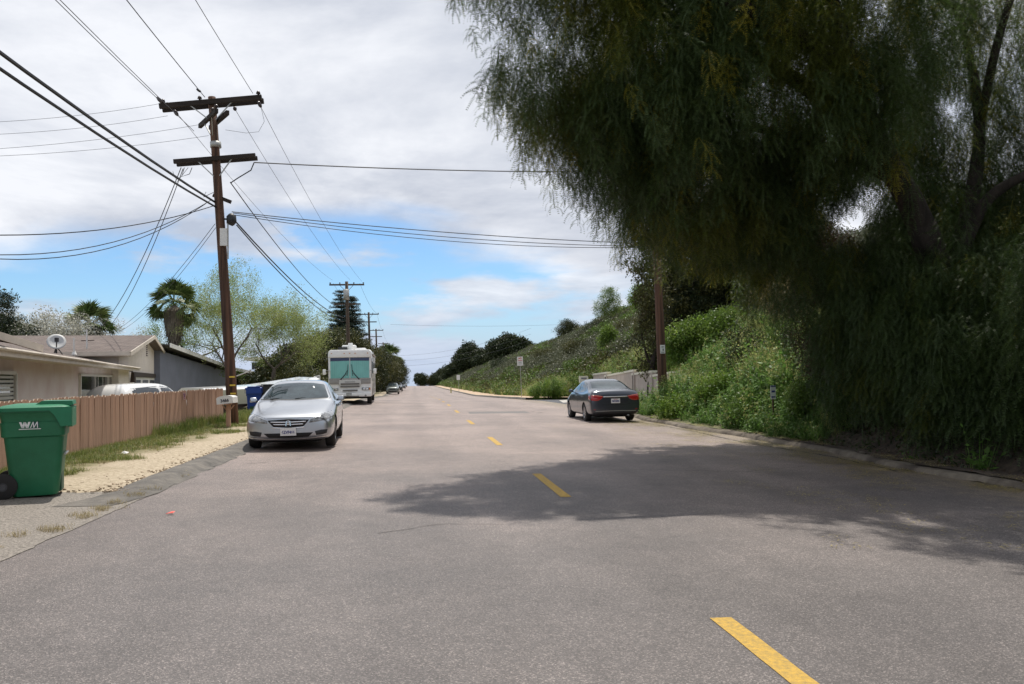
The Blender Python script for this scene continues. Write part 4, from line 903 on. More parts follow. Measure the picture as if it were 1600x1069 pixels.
wire(W1(250, 158), back(W1(250, 158)), .55, .011, 'wire_thin', 'outermost thin power wire coming over the camera to the left end of the top crossarm')
wire(W1(303, 205), back(W1(240, 140), -.3), .5, .010, 'wire_thin', 'thin power wire dropping from overhead to the left of the pole below the top crossarm')
wire(W1(320, 152), back(W1(318, 150), .4), .5, .013, 'wire', 'dark power wire with a small splice running in to the middle of the top crossarm')
wire(W1(395, 146), back(W1(395, 146), .1), .45, .010, 'wire_thin', 'thin power wire running in to the right end of the top crossarm')
mb = MB(); v = W1(307, 139); w_ = W1(314, 144); mb.tube([v, v.lerp(w_, .3), v.lerp(w_, .7), w_], [.02, .04, .04, .02], 8); tag(mb.build('wire_splice', M['black_plastic'], None, True), 'black splice sleeve on the dark wire above the top crossarm', 'splice')
wire(W1(336, 316), Vector((-6.5, -17, W1(336, 316).z+.1)), .72, .034, 'wire', 'upper of the two thick black cables running in from the left')
wire(W1(338, 324), Vector((-6.75, -17, W1(338, 324).z+.0)), .75, .030, 'wire', 'lower of the two thick black cables running in from the left')
# down the street
wire(W1(367, 345), nxt(-3, 497), .55, .026, 'wire', 'thick black cable sagging from the splice case down the street')
wire(W1(370, 352), nxt(-4, 503), .60, .022, 'wire', 'lower black cable sagging from the splice case down the street')
wire(W1(360, 285), nxt(-14, 480), .55, .018, 'wire', 'dark service cable from the lower crossarm down the street')
wire(W1(279, 180), nxt(-22, 438), .5, .008, 'wire_thin', 'faint thin wire from the left of the top crossarm to the second pole')
wire(W1(368, 172), nxt(6, 438), .5, .008, 'wire_thin', 'faint thin wire from the short angled crossarm to the second pole')
wire(W1(408, 168), nxt(24, 440), .5, .008, 'wire_thin', 'faint thin wire from the right end of the top crossarm to the second pole')
for i in range(len(row)-1):
    (a, Ya), (b, Yb) = row[i], row[i+1]
    for dx, lb in ((-1.1, 'left'), (1.1, 'right')): wire(a+Vector((dx, 0, -.15)), b+Vector((dx, 0, -.15)), .5, .010, 'wire_thin', '%s faint wire between %s and %s poles of the row' % (lb, ['second', 'third', 'fourth', 'fifth', 'sixth'][i], ['third', 'fourth', 'fifth', 'sixth', 'farthest'][i]))
# over the street to the right
wire(W1(397, 254), at(1010, 268, 30.4), .12, .020, 'wire', 'single dark wire crossing the street from the lower crossarm into the pepper tree')
wire(W1(362, 331), at(1024, 381, 30.4), .16, .015, 'wire', 'topmost of the bundled wires crossing the street to the corner pole')
wire(W1(364, 333), at(1024, 385, 30.4), .26, .013, 'wire', 'middle one of the bundled wires crossing the street to the corner pole')
wire(W1(366, 336), at(1024, 386, 30.4), .36, .012, 'wire', 'lowest of the bundled wires crossing the street to the corner pole')
# services to the houses and away to the left
hp = roofpt(150, 527, 2.5)
wire(W1(283, 262), roofpt(140, 527, 3.0), .9, .014, 'wire', 'left one of two house service wires hanging steeply to the palm beyond the roof')
wire(W1(286, 264), roofpt(152, 527, 3.0), 1.0, .013, 'wire', 'right one of two house service wires hanging steeply to the palm beyond the roof')
wire(W1(336, 350), roofpt(168, 522, 4.0), .6, .010, 'wire', 'upper wire slanting from the shaft down to the shingle roof ridge')
wire(W1(337, 356), roofpt(172, 523, 4.0), .7, .009, 'wire', 'lower wire slanting from the shaft down to the shingle roof ridge')
wire(W1(333, 322), at(-40, 367, 19), .28, .014, 'wire', 'uppermost of three wires leaving the picture low on the left')
wire(W1(331, 312), at(-40, 397, 19), .55, .012, 'wire', 'middle one of three wires leaving the picture low on the left')
wire(W1(322, 318), at(-40, 402, 19.4), .62, .012, 'wire', 'lowest of three wires leaving the picture low on the left')
for (x0, y0, x1, y1, lb) in ((262, 160, -60, 193, 'highest'), (262, 181, -60, 212, 'second highest'), (322, 193, -60, 236, 'third highest'), (326, 212, -60, 246, 'lowest')):
    wire(W1(x0, y0), at(x1, y1, 24), .12, .006, 'wire_thin', '%s of four faint parallel wires leaving to the left from the top crossarms' % lb)
wire(at(610, 507, 104), at(900, 506, 120), .3, .012, 'wire_thin', 'faint far wire crossing the street towards the ridge trees')
for k, (y0, y1) in enumerate(((552, 531), (560, 540), (568, 549))): wire(at(612, y0+4, 205), at(830, y1-18, 190), 1.6, .02, 'wire_thin', '%s of three far sagging wires over the street end' % ['upper', 'middle', 'lower'][k])
# jumper loops at the crossarms
for P_, lb in (([on1(408, 168), on1(413, 190), on1(404, 206), on1(385, 208), on1(352, 203)], .006), ([on1(397, 254), on1(392, 266), on1(372, 278), on1(360, 286)], .02), ([on1(288, 262), on1(284, 276), on1(296, 272), on1(300, 262)], .012), ([on1(294, 262), on1(276, 285), on1(270, 268)], .008), ([on1(335, 300), on1(318, 308), on1(322, 300)], .01)):
    mb = MB(); mb.tube(P_, lb, 5).build('jumper_wire', M['wire'], p1)
for (x, y, x2, y2) in ((272, 172, 278, 181), (403, 158, 408, 168), (366, 167, 368, 173), (245, 152, 256, 163)):
    mb = MB(); a = on1(x, y); b = on1(x2, y2); mb.tube([a, a.lerp(b, .3), a.lerp(b, .7), b], [.03, .06, .06, .03], 8); mb.build('insulator', M['insul'], p1, True)

# ---------------------------------------------------------------- mailbox
pm = Vector((-5.55, 24.6, road_z(-5.5, 24.6))); mbx = empty('mailbox', pm, 'white mailbox numbered 3466 on a salmon painted post at the foot of the tall pole', 'mailbox')
mb = MB(); mb.box((0, 0, .35), (.115, .115, .72)); mb.build('post', M['fence'], mbx)
mb = MB(); mb.box((0, -.05, .735), (.13, .50, .03)); [mb.beam((s*.0, -.02, .5), (s*.17, -.02, .70), .035, .035) for s in (-1, 1)]; mb.build('bracket', M['fence'], mbx)
top_pts = [(-.245, 0), (.245, 0), (.245, .17)] + [(.245*math.cos(t*math.pi/8)*1.0, .17+.07*math.sin(t*math.pi/8)) for t in range(1, 8)] + [(-.245, .17)]
mb = MB(); mb.prism(top_pts, -.22, .22, plane='xz'); b = mb.build('box', M['white_paint'], mbx, loc=(-.02, -.04, .75), rot=(0, R(-5), R(-6)))
text_mesh('number', '3466', .125, M['ink'], b, frame_mat((0, -.224, .09), (1, 0, 0), (0, 0, 1)), bold=.004)

# ---------------------------------------------------------------- wheeled bins
def cart(loc, rotz, h, mats, label, detail=True, logo=False, lid_open=False):
    """96 gallon wheeled cart. Local +x is the front (lid overhang), -x the wheels and handle."""
    k = h/1.12; o = empty('wheeled_bin', loc, label, 'bin', rot=(0, 0, rotz))
    bm_ = MB(); secs = []
    for z, x0, x1, w in ((.02, -.20, .26, .235), (.06, -.22, .28, .25), (.30, -.245, .305, .27), (.72, -.29, .335, .30), (.735, -.315, .35, .325), (.90, -.325, .36, .335), (.905, -.315, .35, .325), (1.0, -.33, .36, .335), (1.02, -.345, .375, .35), (1.04, -.345, .375, .35)):
        r = .07; P_ = []
        for cx_, cy_, a0 in ((x1-r, w-r, 0), (x0+r, w-r, 90), (x0+r, -w+r, 180), (x1-r, -w+r, 270)):
            for q in range(5): t = R(a0+q*22.5); P_.append((cx_+r*math.cos(t), cy_+r*math.sin(t), z))
        secs.append(P_)
    n = 20; vs = [Vector(p)*k for s_ in secs for p in s_]; fs = [(i*n+j, i*n+(j+1) % n, (i+1)*n+(j+1) % n, (i+1)*n+j) for i in range(len(secs)-1) for j in range(n)]+[tuple(range(n-1, -1, -1)), tuple((len(secs)-1)*n+j for j in range(n))]
    bm_.add(vs, fs); body = bm_.build('body', mats[0], o, True); bevel_mod = body.modifiers.new('e', 'EDGE_SPLIT'); bevel_mod.split_angle = R(35)
    if not detail: 
        mb = MB(); mb.box(Vector((.0, 0, 1.07))*k, (.78*k, .74*k, .06*k)); mb.build('lid', mats[1], o); return o
    # front recess and lift bar
    mb = MB(); mb.prism([(-.16*k, .05*k), (.16*k, .05*k), (.17*k, .56*k), (.10*k, .66*k), (-.10*k, .66*k), (-.17*k, .56*k)], .22*k, .302*k, plane='yz'); rc = mb.build('front_recess', M['bin_recess'], o)
    mb = MB(); mb.tube([Vector((.34, -.17, .50))*k, Vector((.34, .17, .50))*k], .014*k, 8); mb.build('lift_bar', M['galv'], o)
    # domed lid with rolled rim, ribs and front flap
    mb = MB(); secs = []
    for z, x0, x1, w in ((1.035, -.36, .40, .37), (1.075, -.36, .40, .37), (1.085, -.345, .39, .355), (1.105, -.30, .34, .30), (1.12, -.2, .24, .2)):
        r = .08; P_ = []
        for cx_, cy_, a0 in ((x1-r, w-r, 0), (x0+r, w-r, 90), (x0+r, -w+r, 180), (x1-r, -w+r, 270)):
            for q in range(5): t = R(a0+q*22.5); P_.append((cx_+r*math.cos(t), cy_+r*math.sin(t), z))
        secs.append(P_)
    vs = [Vector(p)*k for s_ in secs for p in s_]; fs = [(i*n+j, i*n+(j+1) % n, (i+1)*n+(j+1) % n, (i+1)*n+j) for i in range(len(secs)-1) for j in range(n)]+[tuple(range(n-1, -1, -1)), tuple((len(secs)-1)*n+j for j in range(n))]
    mb.add(vs, fs); lid = mb.build('lid', mats[1], o, True); e_ = lid.modifiers.new('e', 'EDGE_SPLIT'); e_.split_angle = R(35)
    mb = MB(); mb.prism([(.02*k, 1.10*k), (.40*k, 1.085*k), (.43*k, 1.10*k), (.42*k, 1.145*k), (.10*k, 1.15*k)], -.27*k, .27*k, plane='xz'); mb.build('lid_grip', mats[1], lid)
    mb = MB(); mb.box(Vector((.24, 0, 1.12))*k, (.30*k, .50*k, .012*k)); mb.box(Vector((.06, 0, 1.125))*k, (.10*k, .56*k, .02*k))
    mb = MB(); mb.prism([(-.32*k, 1.07*k), (.32*k, 1.07*k), (.33*k, .86*k), (.29*k, .83*k), (-.29*k, .83*k), (-.33*k, .86*k)], .375*k, .425*k, plane='yz'); mb.build('front_flap', mats[1], lid)
    mb = MB(); mb.prism([(.16*k, 1.06*k), (.42*k, 1.07*k), (.42*k, .85*k), (.31*k, .84*k), (.24*k, .98*k)], -.372*k, -.356*k, plane='xz'); mb.prism([(.16*k, 1.06*k), (.42*k, 1.07*k), (.42*k, .85*k), (.31*k, .84*k), (.24*k, .98*k)], .356*k, .372*k, plane='xz'); mb.build('flap_cheek', mats[1], lid)
    mb = MB(); mb.tube([Vector((-.33, -.30, 1.0))*k, Vector((-.44, -.30, 1.03))*k, Vector((-.44, .30, 1.03))*k, Vector((-.33, .30, 1.0))*k], .018*k, 8); mb.build('handle', mats[0], o, True)
    for sg in (-1, 1):
        y0 = sg*.27
        mb = MB(); mb.lathe([(.05, -.035), (.135, -.035), (.15, -.025), (.15, .025), (.135, .035), (.05, .035)], 28, axis='y'); w_ = mb.build('wheel', M['rubber'], o, True, loc=Vector((-.29, y0, .15))*k, scale=(k, k, k)); s_ = w_.modifiers.new('e', 'EDGE_SPLIT'); s_.split_angle = R(40)
        mb = MB(); mb.lathe([(.0, -.038), (.035, -.04), (.04, -.03), (.05, -.03)], 16, axis='y'); mb.lathe([(.0, .038), (.035, .04), (.04, .03), (.05, .03)], 16, axis='y')
        for q in range(5):
            a_ = q*2*math.pi/5+.3; mb.beam((.03*math.cos(a_), 0, .03*math.sin(a_)), (.13*math.cos(a_), 0, .13*math.sin(a_)), .074, .018, up=(0, 1, 0))
        mb.build('hub', M['hub_grey'], w_)
    mb = MB(); mb.tube([Vector((-.29, -.27, .15))*k, Vector((-.29, .27, .15))*k], .012*k, 8); mb.build('axle', M['galv'], o)
    if logo:
        W_ = .21; z0 = .835*k; yy = -.337*k
        def slanted(x, w_, sh, h_): return [(x, 0), (x+w_, 0), (x+w_+sh, h_), (x+sh, h_)]
        hh = .072*k; polys = []
        # solid white W of four slanted strokes, then an outlined M, a line under both
        for x, sh in ((.030, -.028), (.030, .020), (.078, -.028), (.078, .022)): polys.append([(x, 0), (x+.024, 0), (x+.024+sh, hh), (x+sh, hh)])
        mb = MB()
        for P_ in polys: mb.prism([(a_-.125*k, b_+z0) for a_, b_ in P_], yy-.003, yy+.006, plane='xz')
        for x, sh in ((.120, .028), (.155, -.007), (.155, .037), (.195, -.003), ): mb.prism([(a_-.125*k, b_+z0) for a_, b_ in [(x, 0), (x+.010, 0), (x+.010+sh, hh), (x+sh, hh)]], yy-.003, yy+.006, plane='xz')
        mb.prism([(-.125*k, z0-.018), (.10*k, z0-.018), (.10*k, z0-.009), (-.125*k, z0-.009)], yy-.003, yy+.006, plane='xz'); mb.build('logo', M['sign_white'], body)
        mb = MB()
        for x, sh in ((.128, .028), (.163, .037), (.170, -.007), (.204, -.003)): mb.prism([(a_-.125*k, b_+z0) for a_, b_ in [(x, 0), (x+.012, 0), (x+.012+sh, hh), (x+sh, hh)]], yy-.002, yy+.006, plane='xz')
        mb.build('logo_fill', M['logo_green'], body)
    return o
M['bin_recess'] = mat('bin_recess_plastic', (.004, .06, .03), .6)
M['hub_grey'] = mat('grey_wheel_hub', (.06, .06, .065), .5)
M['logo_green'] = mat('logo_dark_green', (.01, .05, .06), .5)
bp_ = gp(60, 778); cart((-4.86, 10.85, road_z(-4.8, 10.8)+.02), R(18), 1.18, (M['bin_green'], M['bin_green_lid']), 'green wheeled bin with a closed lid on the driveway at the picture edge', logo=True)
bb = at(397, 643, 36.0); bb.z = H(bb.x, 36)
cart(bb, R(-80), 1.12, (M['bin_blue'], M['bin_blue']), 'blue wheeled bin standing behind the tall pole and the mailbox')
bb = at(417, 640, 36.4); cart((bb.x, 36.4, H(bb.x, 36.4)), R(-60), 1.2, (M['bin_black'], M['bin_black']), 'black wheeled bin half hidden behind the silver sedan')

# ---------------------------------------------------------------- cars
def car_body(name, st, arches, mats, parent, zsill=.45, zbelt=.68, arch_r=.36):
    """Loft of half sections (u, w, zb, belt, wr, zte, zt) front to rear, wheel wells cut out, smoothed."""
    rows = []
    for (u, w, zb, belt, wr, zte, zt) in st:
        z1 = zb+.07; zs = zb+(belt-zb)*.40; zm = zb+(belt-zb)*.74
        half = [(0, zb), (w*.80, zb), (w*.955, z1), (w, zs), (w*.995, zm), (w*.955, belt), (min(w*.90, (w*.5+wr*.5) if wr < w*.8 else w*.90), belt+.035 if zte > belt+.06 else (belt+zte)/2), (wr, zte), (wr*.62, (zte+zt)/2+(zt-zte)*.38), (0, zt)]
        full = [(y, z) for y, z in half]+[(-y, z) for y, z in half[-2:0:-1]]
        rows.append([(u, y, z) for y, z in full])
    n = len(rows[0]); vs = [p for r_ in rows for p in r_]
    fs = [(i*n+j, i*n+(j+1) % n, (i+1)*n+(j+1) % n, (i+1)*n+j) for i in range(len(rows)-1) for j in range(n)]
    m_ = len(rows)-1
    for base in (0, m_*n):      # ends closed with quads between the two sides
        for j in range(n//2):
            if j == 0: fs.append((base, base+1, base+n-1))
            elif j == n//2-1: fs.append((base+j, base+j+1, base+n-j))
            else: fs.append((base+j, base+j+1, base+n-j-1, base+n-j))
    me = bpy.data.meshes.new(name); me.from_pydata(vs, [], fs); me.materials.append(mats[0]); me.materials.append(mats[1])
    bm = bmesh.new(); bm.from_mesh(me); bmesh.ops.recalc_face_normals(bm, faces=bm.faces); bm.to_mesh(me); bm.free()
    o = bpy.data.objects.new('tmp', me); COL.objects.link(o); sb_ = o.modifiers.new('s', 'SUBSURF'); sb_.levels = 3; sb_.render_levels = 3
    cuts = []
    for (u, z) in arches:
        for sg in (-1, 1):
            mb = MB(); mb.lathe([(.001, sg*.60), (arch_r, sg*.60), (arch_r, sg*1.2), (.001, sg*1.2)], 32, c=(u, 0, z), axis='y')
            cme = mb.mesh('cut', [mats[1]]); co = bpy.data.objects.new('cut', cme); COL.objects.link(co); cuts.append(co)
            bo = o.modifiers.new('b', 'BOOLEAN'); bo.operation = 'DIFFERENCE'; bo.object = co; bo.solver = 'EXACT'; bo.material_mode = 'TRANSFER'
    dg = bpy.context.evaluated_depsgraph_get(); me2 = bpy.data.meshes.new_from_object(o.evaluated_get(dg)); me2.name = name
    for c_ in cuts: bpy.data.objects.remove(c_)
    bpy.data.objects.remove(o); me2.polygons.foreach_set('use_smooth', [True]*len(me2.polygons))
    ob = link_mesh(name, me2, parent); es = ob.modifiers.new('e', 'EDGE_SPLIT'); es.split_angle = R(40)
    bm = bmesh.new(); bm.from_mesh(me2); bvh = BVHTree.FromBMesh(bm); bm.free()
    return ob, bvh
def lerp_poly(P_, t):
    L = [0]
    for a, b in zip(P_[:-1], P_[1:]): L.append(L[-1]+math.dist(a, b))
    x = t*L[-1]
    for i in range(len(P_)-1):
        if x <= L[i+1] or i == len(P_)-2:
            k = (x-L[i])/(L[i+1]-L[i]) if L[i+1] > L[i] else 0; return tuple(a+(b-a)*k for a, b in zip(P_[i], P_[i+1]))
def patch(bvh, name, m, parent, lo, hi, view, off=.006, nu=14, nv=6, mb=None, build=True, lin=False):
    """A trim piece laid on the body: its outline is given as seen from the front, rear or a side. A rim closes it to the body."""
    mb = mb or MB(); vs = []; sgn = {'front': 1, 'rear': -1}.get(view, 0)
    for j in range(nv+1):
        for i in range(nu+1):
            if lin:
                k = i/nu*(len(lo)-1); i0 = min(int(k), len(lo)-2); a = tuple(p+(q-p)*(k-i0) for p, q in zip(lo[i0], lo[i0+1])); b = tuple(p+(q-p)*(k-i0) for p, q in zip(hi[i0], hi[i0+1]))
            else: a = lerp_poly(lo, i/nu); b = lerp_poly(hi, i/nu)
            p = (a[0]+(b[0]-a[0])*j/nv, a[1]+(b[1]-a[1])*j/nv)
            if view == 'front': org = Vector((-3, p[0], p[1])); d = Vector((1, 0, 0))
            elif view == 'rear': org = Vector((9, p[0], p[1])); d = Vector((-1, 0, 0))
            else: s = 1 if view == 'left' else -1; org = Vector((p[0], 3*s, p[1])); d = Vector((0, -s, 0))
            h, nn, _i, _d = bvh.ray_cast(org, d)
            q_ = 0
            while h is None and q_ < 14:      # off the silhouette: step back in to the body
                q_ += 1
                if view in ('front', 'rear'): org.y *= .975; org.z = org.z-.004
                else: org.z -= .012
                h, nn, _i, _d = bvh.ray_cast(org, d)
            if h is None: h, nn, _i, _d = bvh.find_nearest(org+d*3.0)
            if nn.dot(d) > 0: nn = -nn
            edge = i in (0, nu) or j in (0, nv)
            vs.append(h+nn*(off*(.35 if edge else 1)))
    fs = [(j*(nu+1)+i, j*(nu+1)+i+1, (j+1)*(nu+1)+i+1, (j+1)*(nu+1)+i) for j in range(nv) for i in range(nu)]
    mb.add(vs, fs)
    return mb.build(name, m, parent, True) if build else mb
def wheel(parent, u, y, r=.33, w=.21, spokes=5, turn=0.0, rimmat='rim'):
    sg = 1 if y > 0 else -1
    mb = MB(); mb.lathe([(r*.62, -w*.5), (r*.90, -w*.5), (r*.985, -w*.40), (r, -w*.25), (r, w*.25), (r*.985, w*.40), (r*.90, w*.5), (r*.62, w*.5)], 36, axis='y'); o = mb.build('wheel', M['rubber'], parent, True, loc=(u, y, r), rot=(0, 0, turn)); e_ = o.modifiers.new('e', 'EDGE_SPLIT'); e_.split_angle = R(45)
    mb = MB(); yo = sg*w*.46; mb.lathe([(r*.64, yo), (r*.60, yo-sg*.02), (r*.58, yo-sg*.07), (r*.58, -yo*.8)], 30, axis='y'); mb.lathe([(.001, yo-sg*.012), (r*.16, yo-sg*.015), (r*.18, yo-sg*.05)], 16, axis='y')
    for k in range(spokes):
        for dd in (-.10, .10):
            a = k*2*math.pi/spokes; p0 = Vector((math.cos(a+dd*.6)*r*.12, yo-sg*.03, math.sin(a+dd*.6)*r*.12)); p1_ = Vector((math.cos(a+dd*1.6)*r*.60, yo-sg*.018, math.sin(a+dd*1.6)*r*.60)); mb.beam(p0, p1_, r*.085, .03, up=(0, 1, 0))
    mb.build('rim', M[rimmat], o)
    mb = MB(); mb.lathe([(.001, yo-sg*.08), (r*.58, yo-sg*.08)], 24, axis='y'); mb.build('brake_disc', M['dark'], o)
    return o
def mirror(parent, u, y, z, m):
    sg = 1 if y > 0 else -1; mb = MB(); mb.box((0, sg*.06, .02), (.10, .20, .13), rot=(0, 0, sg*.25), taper=.8); o = bevel(mb.build('door_mirror', m, parent, True, loc=(u, y, z), scale=(.9, .85, .85)), .03)
    mb = MB(); mb.beam((0, -sg*.06, -.03), (0, sg*.08, -.02), .06, .05); mb.build('mirror_arm', M['black_plastic'], o); return o
def car(name, label, cat, loc, rotz, st, L, wb, paint, W, arch_u, H_, kind='sedan', wheel_r=.33, front=True, rear=True, glass_pts=None, spokes=5, group=None, roll=0):
    o = empty(name, loc, label, cat, rot=(0, roll, rotz), group=group)
    root = bpy.data.objects.new('body_axis', None); bpy.data.objects.remove(root)
    body, bvh = car_body('body', st, [(u, wheel_r) for u in arch_u], (M[paint], M['dark']), o, arch_r=wheel_r+.045)
    for u in arch_u:
        for sg in (-1, 1): wheel(o, u, sg*(W/2-.125), wheel_r, .21, spokes, turn=0)
    return o, body, bvh
SED = [(0.00, .70, .33, .60, .48, .66, .68), (0.05, .81, .24, .63, .58, .71, .73), (0.22, .885, .19, .68, .68, .77, .80), (0.55, .915, .18, .73, .76, .845, .89), (1.0, .925, .18, .83, .82, .93, .98), (1.30, .93, .18, .91, .84, .985, 1.03),
       (1.40, .93, .18, .94, .82, 1.03, 1.08), (1.75, .93, .18, .95, .76, 1.20, 1.25), (2.12, .93, .18, .96, .68, 1.37, 1.42), (2.6, .93, .18, .965, .655, 1.435, 1.485), (3.15, .925, .18, .97, .65, 1.425, 1.475), (3.55, .92, .18, .98, .66, 1.35, 1.395), (4.0, .915, .19, .99, .72, 1.15, 1.185), (4.22, .91, .20, 1.0, .76, 1.06, 1.095), (4.60, .89, .23, .98, .76, 1.045, 1.08), (4.76, .87, .28, .95, .72, 1.0, 1.03), (4.83, .82, .34, .88, .64, .90, .92)]
def side_glass(o, bvh, view, pts_lo, pts_hi, mname='glass_car'):
    patch(bvh, 'side_window', M[mname], o, pts_lo, pts_hi, view, .005, 12, 5)

# silver sedan, facing the camera. Local +x runs from front bumper to tail.
gl_ = gp(458, 697); SX, SY = -2.60, 16.85
sv, sbody, sb_ = car('parked_sedan', 'silver sedan facing the camera, parked on the left beside the dirt verge', 'car', (SX, SY, road_z(SX, SY+2)), R(90+2.2), SED, 4.85, 2.78, 'silver', 1.85, (.93, 3.72), 1.46, roll=0)
fr2 = patch(sb_, 'windscreen', M['glass_car'], sv, [(-.775, 1.06), (-.4, 1.045), (0, 1.04), (.4, 1.045), (.775, 1.06)], [(-.63, 1.355), (-.3, 1.40), (0, 1.41), (.3, 1.40), (.63, 1.355)], 'front', .005, 20, 10)
patch(sb_, 'cowl', M['black_plastic'], sv, [(-.76, 1.04), (0, 1.02), (.76, 1.04)], [(-.77, 1.06), (0, 1.042), (.77, 1.06)], 'front', .008, 16, 2)
mb = MB(); [mb.beam((1.32, y0, 1.055), (1.50, y0-.48, 1.10), .015, .015) for y0 in (.55, 0.0)]; mb.build('wiper', M['black_plastic'], sv)
for sg in (-1, 1):
    v = 'left' if sg > 0 else 'right'
    side_glass(sv, sb_, v, [(1.72, .985), (2.2, .99), (2.62, .995)], [(1.80, 1.02), (2.22, 1.30), (2.62, 1.365)])
    side_glass(sv, sb_, v, [(2.70, .995), (3.1, 1.0), (3.62, 1.01)], [(2.70, 1.37), (3.1, 1.36), (3.55, 1.25)])
    patch(sb_, 'headlight', M['lamp'], sv, [(sg*.42, .575), (sg*.62, .60), (sg*.80, .635), (sg*.885, .68)], [(sg*.44, .645), (sg*.60, .715), (sg*.76, .765), (sg*.87, .775)], 'front', .012, 12, 5)
    mb = MB(); mb.lathe([(.001, 0), (.055, .01), (.06, .05)], 16, c=(.13, sg*.60, .655), axis='x'); mb.build('projector_lamp', M['chrome'], sv, True)
    patch(sb_, 'fog_recess', M['black_plastic'], sv, [(sg*.56, .315), (sg*.68, .325), (sg*.77, .35)], [(sg*.535, .40), (sg*.66, .425), (sg*.79, .43)], 'front', .010, 8, 4)
    mirror(sv, 1.83, sg*.93, 1.02, M['silver'])
    for (u0, u1) in ((1.62, 1.635), (2.66, 2.672), (3.60, 3.612)): patch(sb_, 'door_gap', M['dark'], sv, [(u0, .30), (u0, .93)], [(u1, .30), (u1, .93)], v, .002, 8, 1, lin=True)
    for u0 in (2.38, 3.34): patch(sb_, 'door_handle', M['silver'], sv, [(u0, .82), (u0+.2, .825)], [(u0, .85), (u0+.2, .855)], v, .03, 6, 3)
patch(sb_, 'bonnet_gap', M['dark'], sv, [(-.84, .79), (-.62, .735), (-.43, .675), (0, .685), (.43, .675), (.62, .735), (.84, .79)], [(-.84, .797), (-.62, .742), (-.43, .682), (0, .692), (.43, .682), (.62, .742), (.84, .797)], 'front', .004, 28, 1)
patch(sb_, 'grille', M['dark'], sv, [(-.30, .50), (0, .485), (.30, .50)], [(-.425, .645), (0, .66), (.425, .645)], 'front', .012, 16, 4)
for z, w_ in ((.545, .30), (.595, .35)):
    patch(sb_, 'grille_bar', M['chrome'], sv, [(-w_, z), (0, z-.008), (w_, z)], [(-w_-.01, z+.024), (0, z+.016), (w_+.01, z+.024)], 'front', .03, 16, 2)
patch(sb_, 'grille_surround', M['chrome'], sv, [(-.33, .478), (0, .458), (.33, .478)], [(-.31, .502), (0, .484), (.31, .502)], 'front', .022, 16, 2)
# badge: upright H in a chrome outline
mb = MB(); 
for (a, b_) in (((.06, .505), (.045, .625)), ((-.06, .505), (-.045, .625))): mb.beam((-.035, a[0], a[1]), (-.03, b_[0], b_[1]), .02, .02, up=(1, 0, 0))
mb.box((-.034, 0, .565), (.02, .09, .018)); mb.lathe([(.072, -.008), (.08, 0), (.072, .008)], 20, c=(-.03, 0, .565), axis='x'); mb.build('badge', M['chrome'], sv, loc=(-.005, 0, .13), scale=(1, .78, .78))
patch(sb_, 'lower_intake', M['dark'], sv, [(-.40, .285), (0, .275), (.40, .285)], [(-.50, .375), (0, .375), (.50, .375)], 'front', .010, 16, 4)
patch(sb_, 'bumper_lip', M['chrome'], sv, [(-.80, .285), (-.42, .245), (0, .235), (.42, .245), (.80, .285)], [(-.82, .305), (-.42, .262), (0, .252), (.42, .262), (.82, .305)], 'front', .02, 24, 2)
mb = MB(); mb.box((-.045, 0, .405), (.012, .32, .165), rot=(0, R(-8), 0)); pl_ = mb.build('number_plate', M['plate'], sv)
text_mesh('plate_number', '6ZVF466', .085, M['ink_blue'], pl_, frame_mat((-.054, 0, .392), (0, -1, 0), (0, 0, 1)), sx=.82, bold=.002)
text_mesh('plate_state', 'California', .04, M['ink_red'], pl_, frame_mat((-.049, 0, .462), (0, -1, 0), (0, 0, 1)))
patch(sb_, 'number_plate', M['plate'], sv, [(-.15, .55), (.15, .55)], [(-.15, .70), (.15, .70)], 'rear', .02, 4, 3)
for sg in (-1, 1): patch(sb_, 'tail_light', M['red_lens'], sv, [(sg*.5, .76), (sg*.83, .74)], [(sg*.52, .88), (sg*.80, .90)], 'rear', .01, 8, 4)
# things seen through the windscreen: dark interior is the glass itself; a parking tag and sticker on it
patch(sb_, 'windscreen_tag', M['plate'], sv, [(-.40, 1.27), (-.34, 1.27)], [(-.39, 1.335), (-.33, 1.335)], 'front', .009, 2, 2)

# slate sedan seen from behind on the right
COR = [(0.00, .64, .33, .58, .46, .64, .66), (0.05, .76, .24, .62, .54, .70, .72), (0.22, .84, .19, .68, .64, .78, .81), (0.55, .88, .18, .76, .72, .87, .91), (0.95, .89, .18, .87, .77, .96, 1.0), (1.20, .892, .18, .94, .79, 1.01, 1.05),
       (1.30, .893, .18, .96, .77, 1.07, 1.11), (1.65, .893, .18, .97, .71, 1.23, 1.28), (2.0, .893, .18, .975, .655, 1.39, 1.44), (2.4, .893, .18, .98, .645, 1.45, 1.495), (2.95, .89, .18, .985, .64, 1.435, 1.485), (3.4, .888, .18, .995, .65, 1.37, 1.415), (3.8, .886, .19, 1.01, .70, 1.22, 1.26), (4.05, .884, .20, 1.02, .745, 1.115, 1.15), (4.38, .878, .22, 1.02, .76, 1.095, 1.13), (4.54, .87, .24, 1.0, .75, 1.06, 1.10), (4.62, .85, .28, .92, .66, .95, .98), (4.66, .80, .33, .82, .58, .86, .87)]
CX, CY = 6.82, 26.15
dk, dbody, db = car('parked_sedan', 'dark slate sedan seen from behind, parked on the right against the weedy bank', 'car', (CX, CY+4.64, road_z(CX, CY+2)), R(-90), COR, 4.64, 2.7, 'slate', 1.776, (.92, 3.62), 1.465, spokes=7, wheel_r=.32)
patch(db, 'rear_window', M['glass_car'], dk, [(-.71, 1.165), (-.3, 1.155), (0, 1.15), (.3, 1.155), (.71, 1.165)], [(-.60, 1.38), (-.3, 1.415), (0, 1.425), (.3, 1.415), (.60, 1.38)], 'rear', .005, 20, 8)
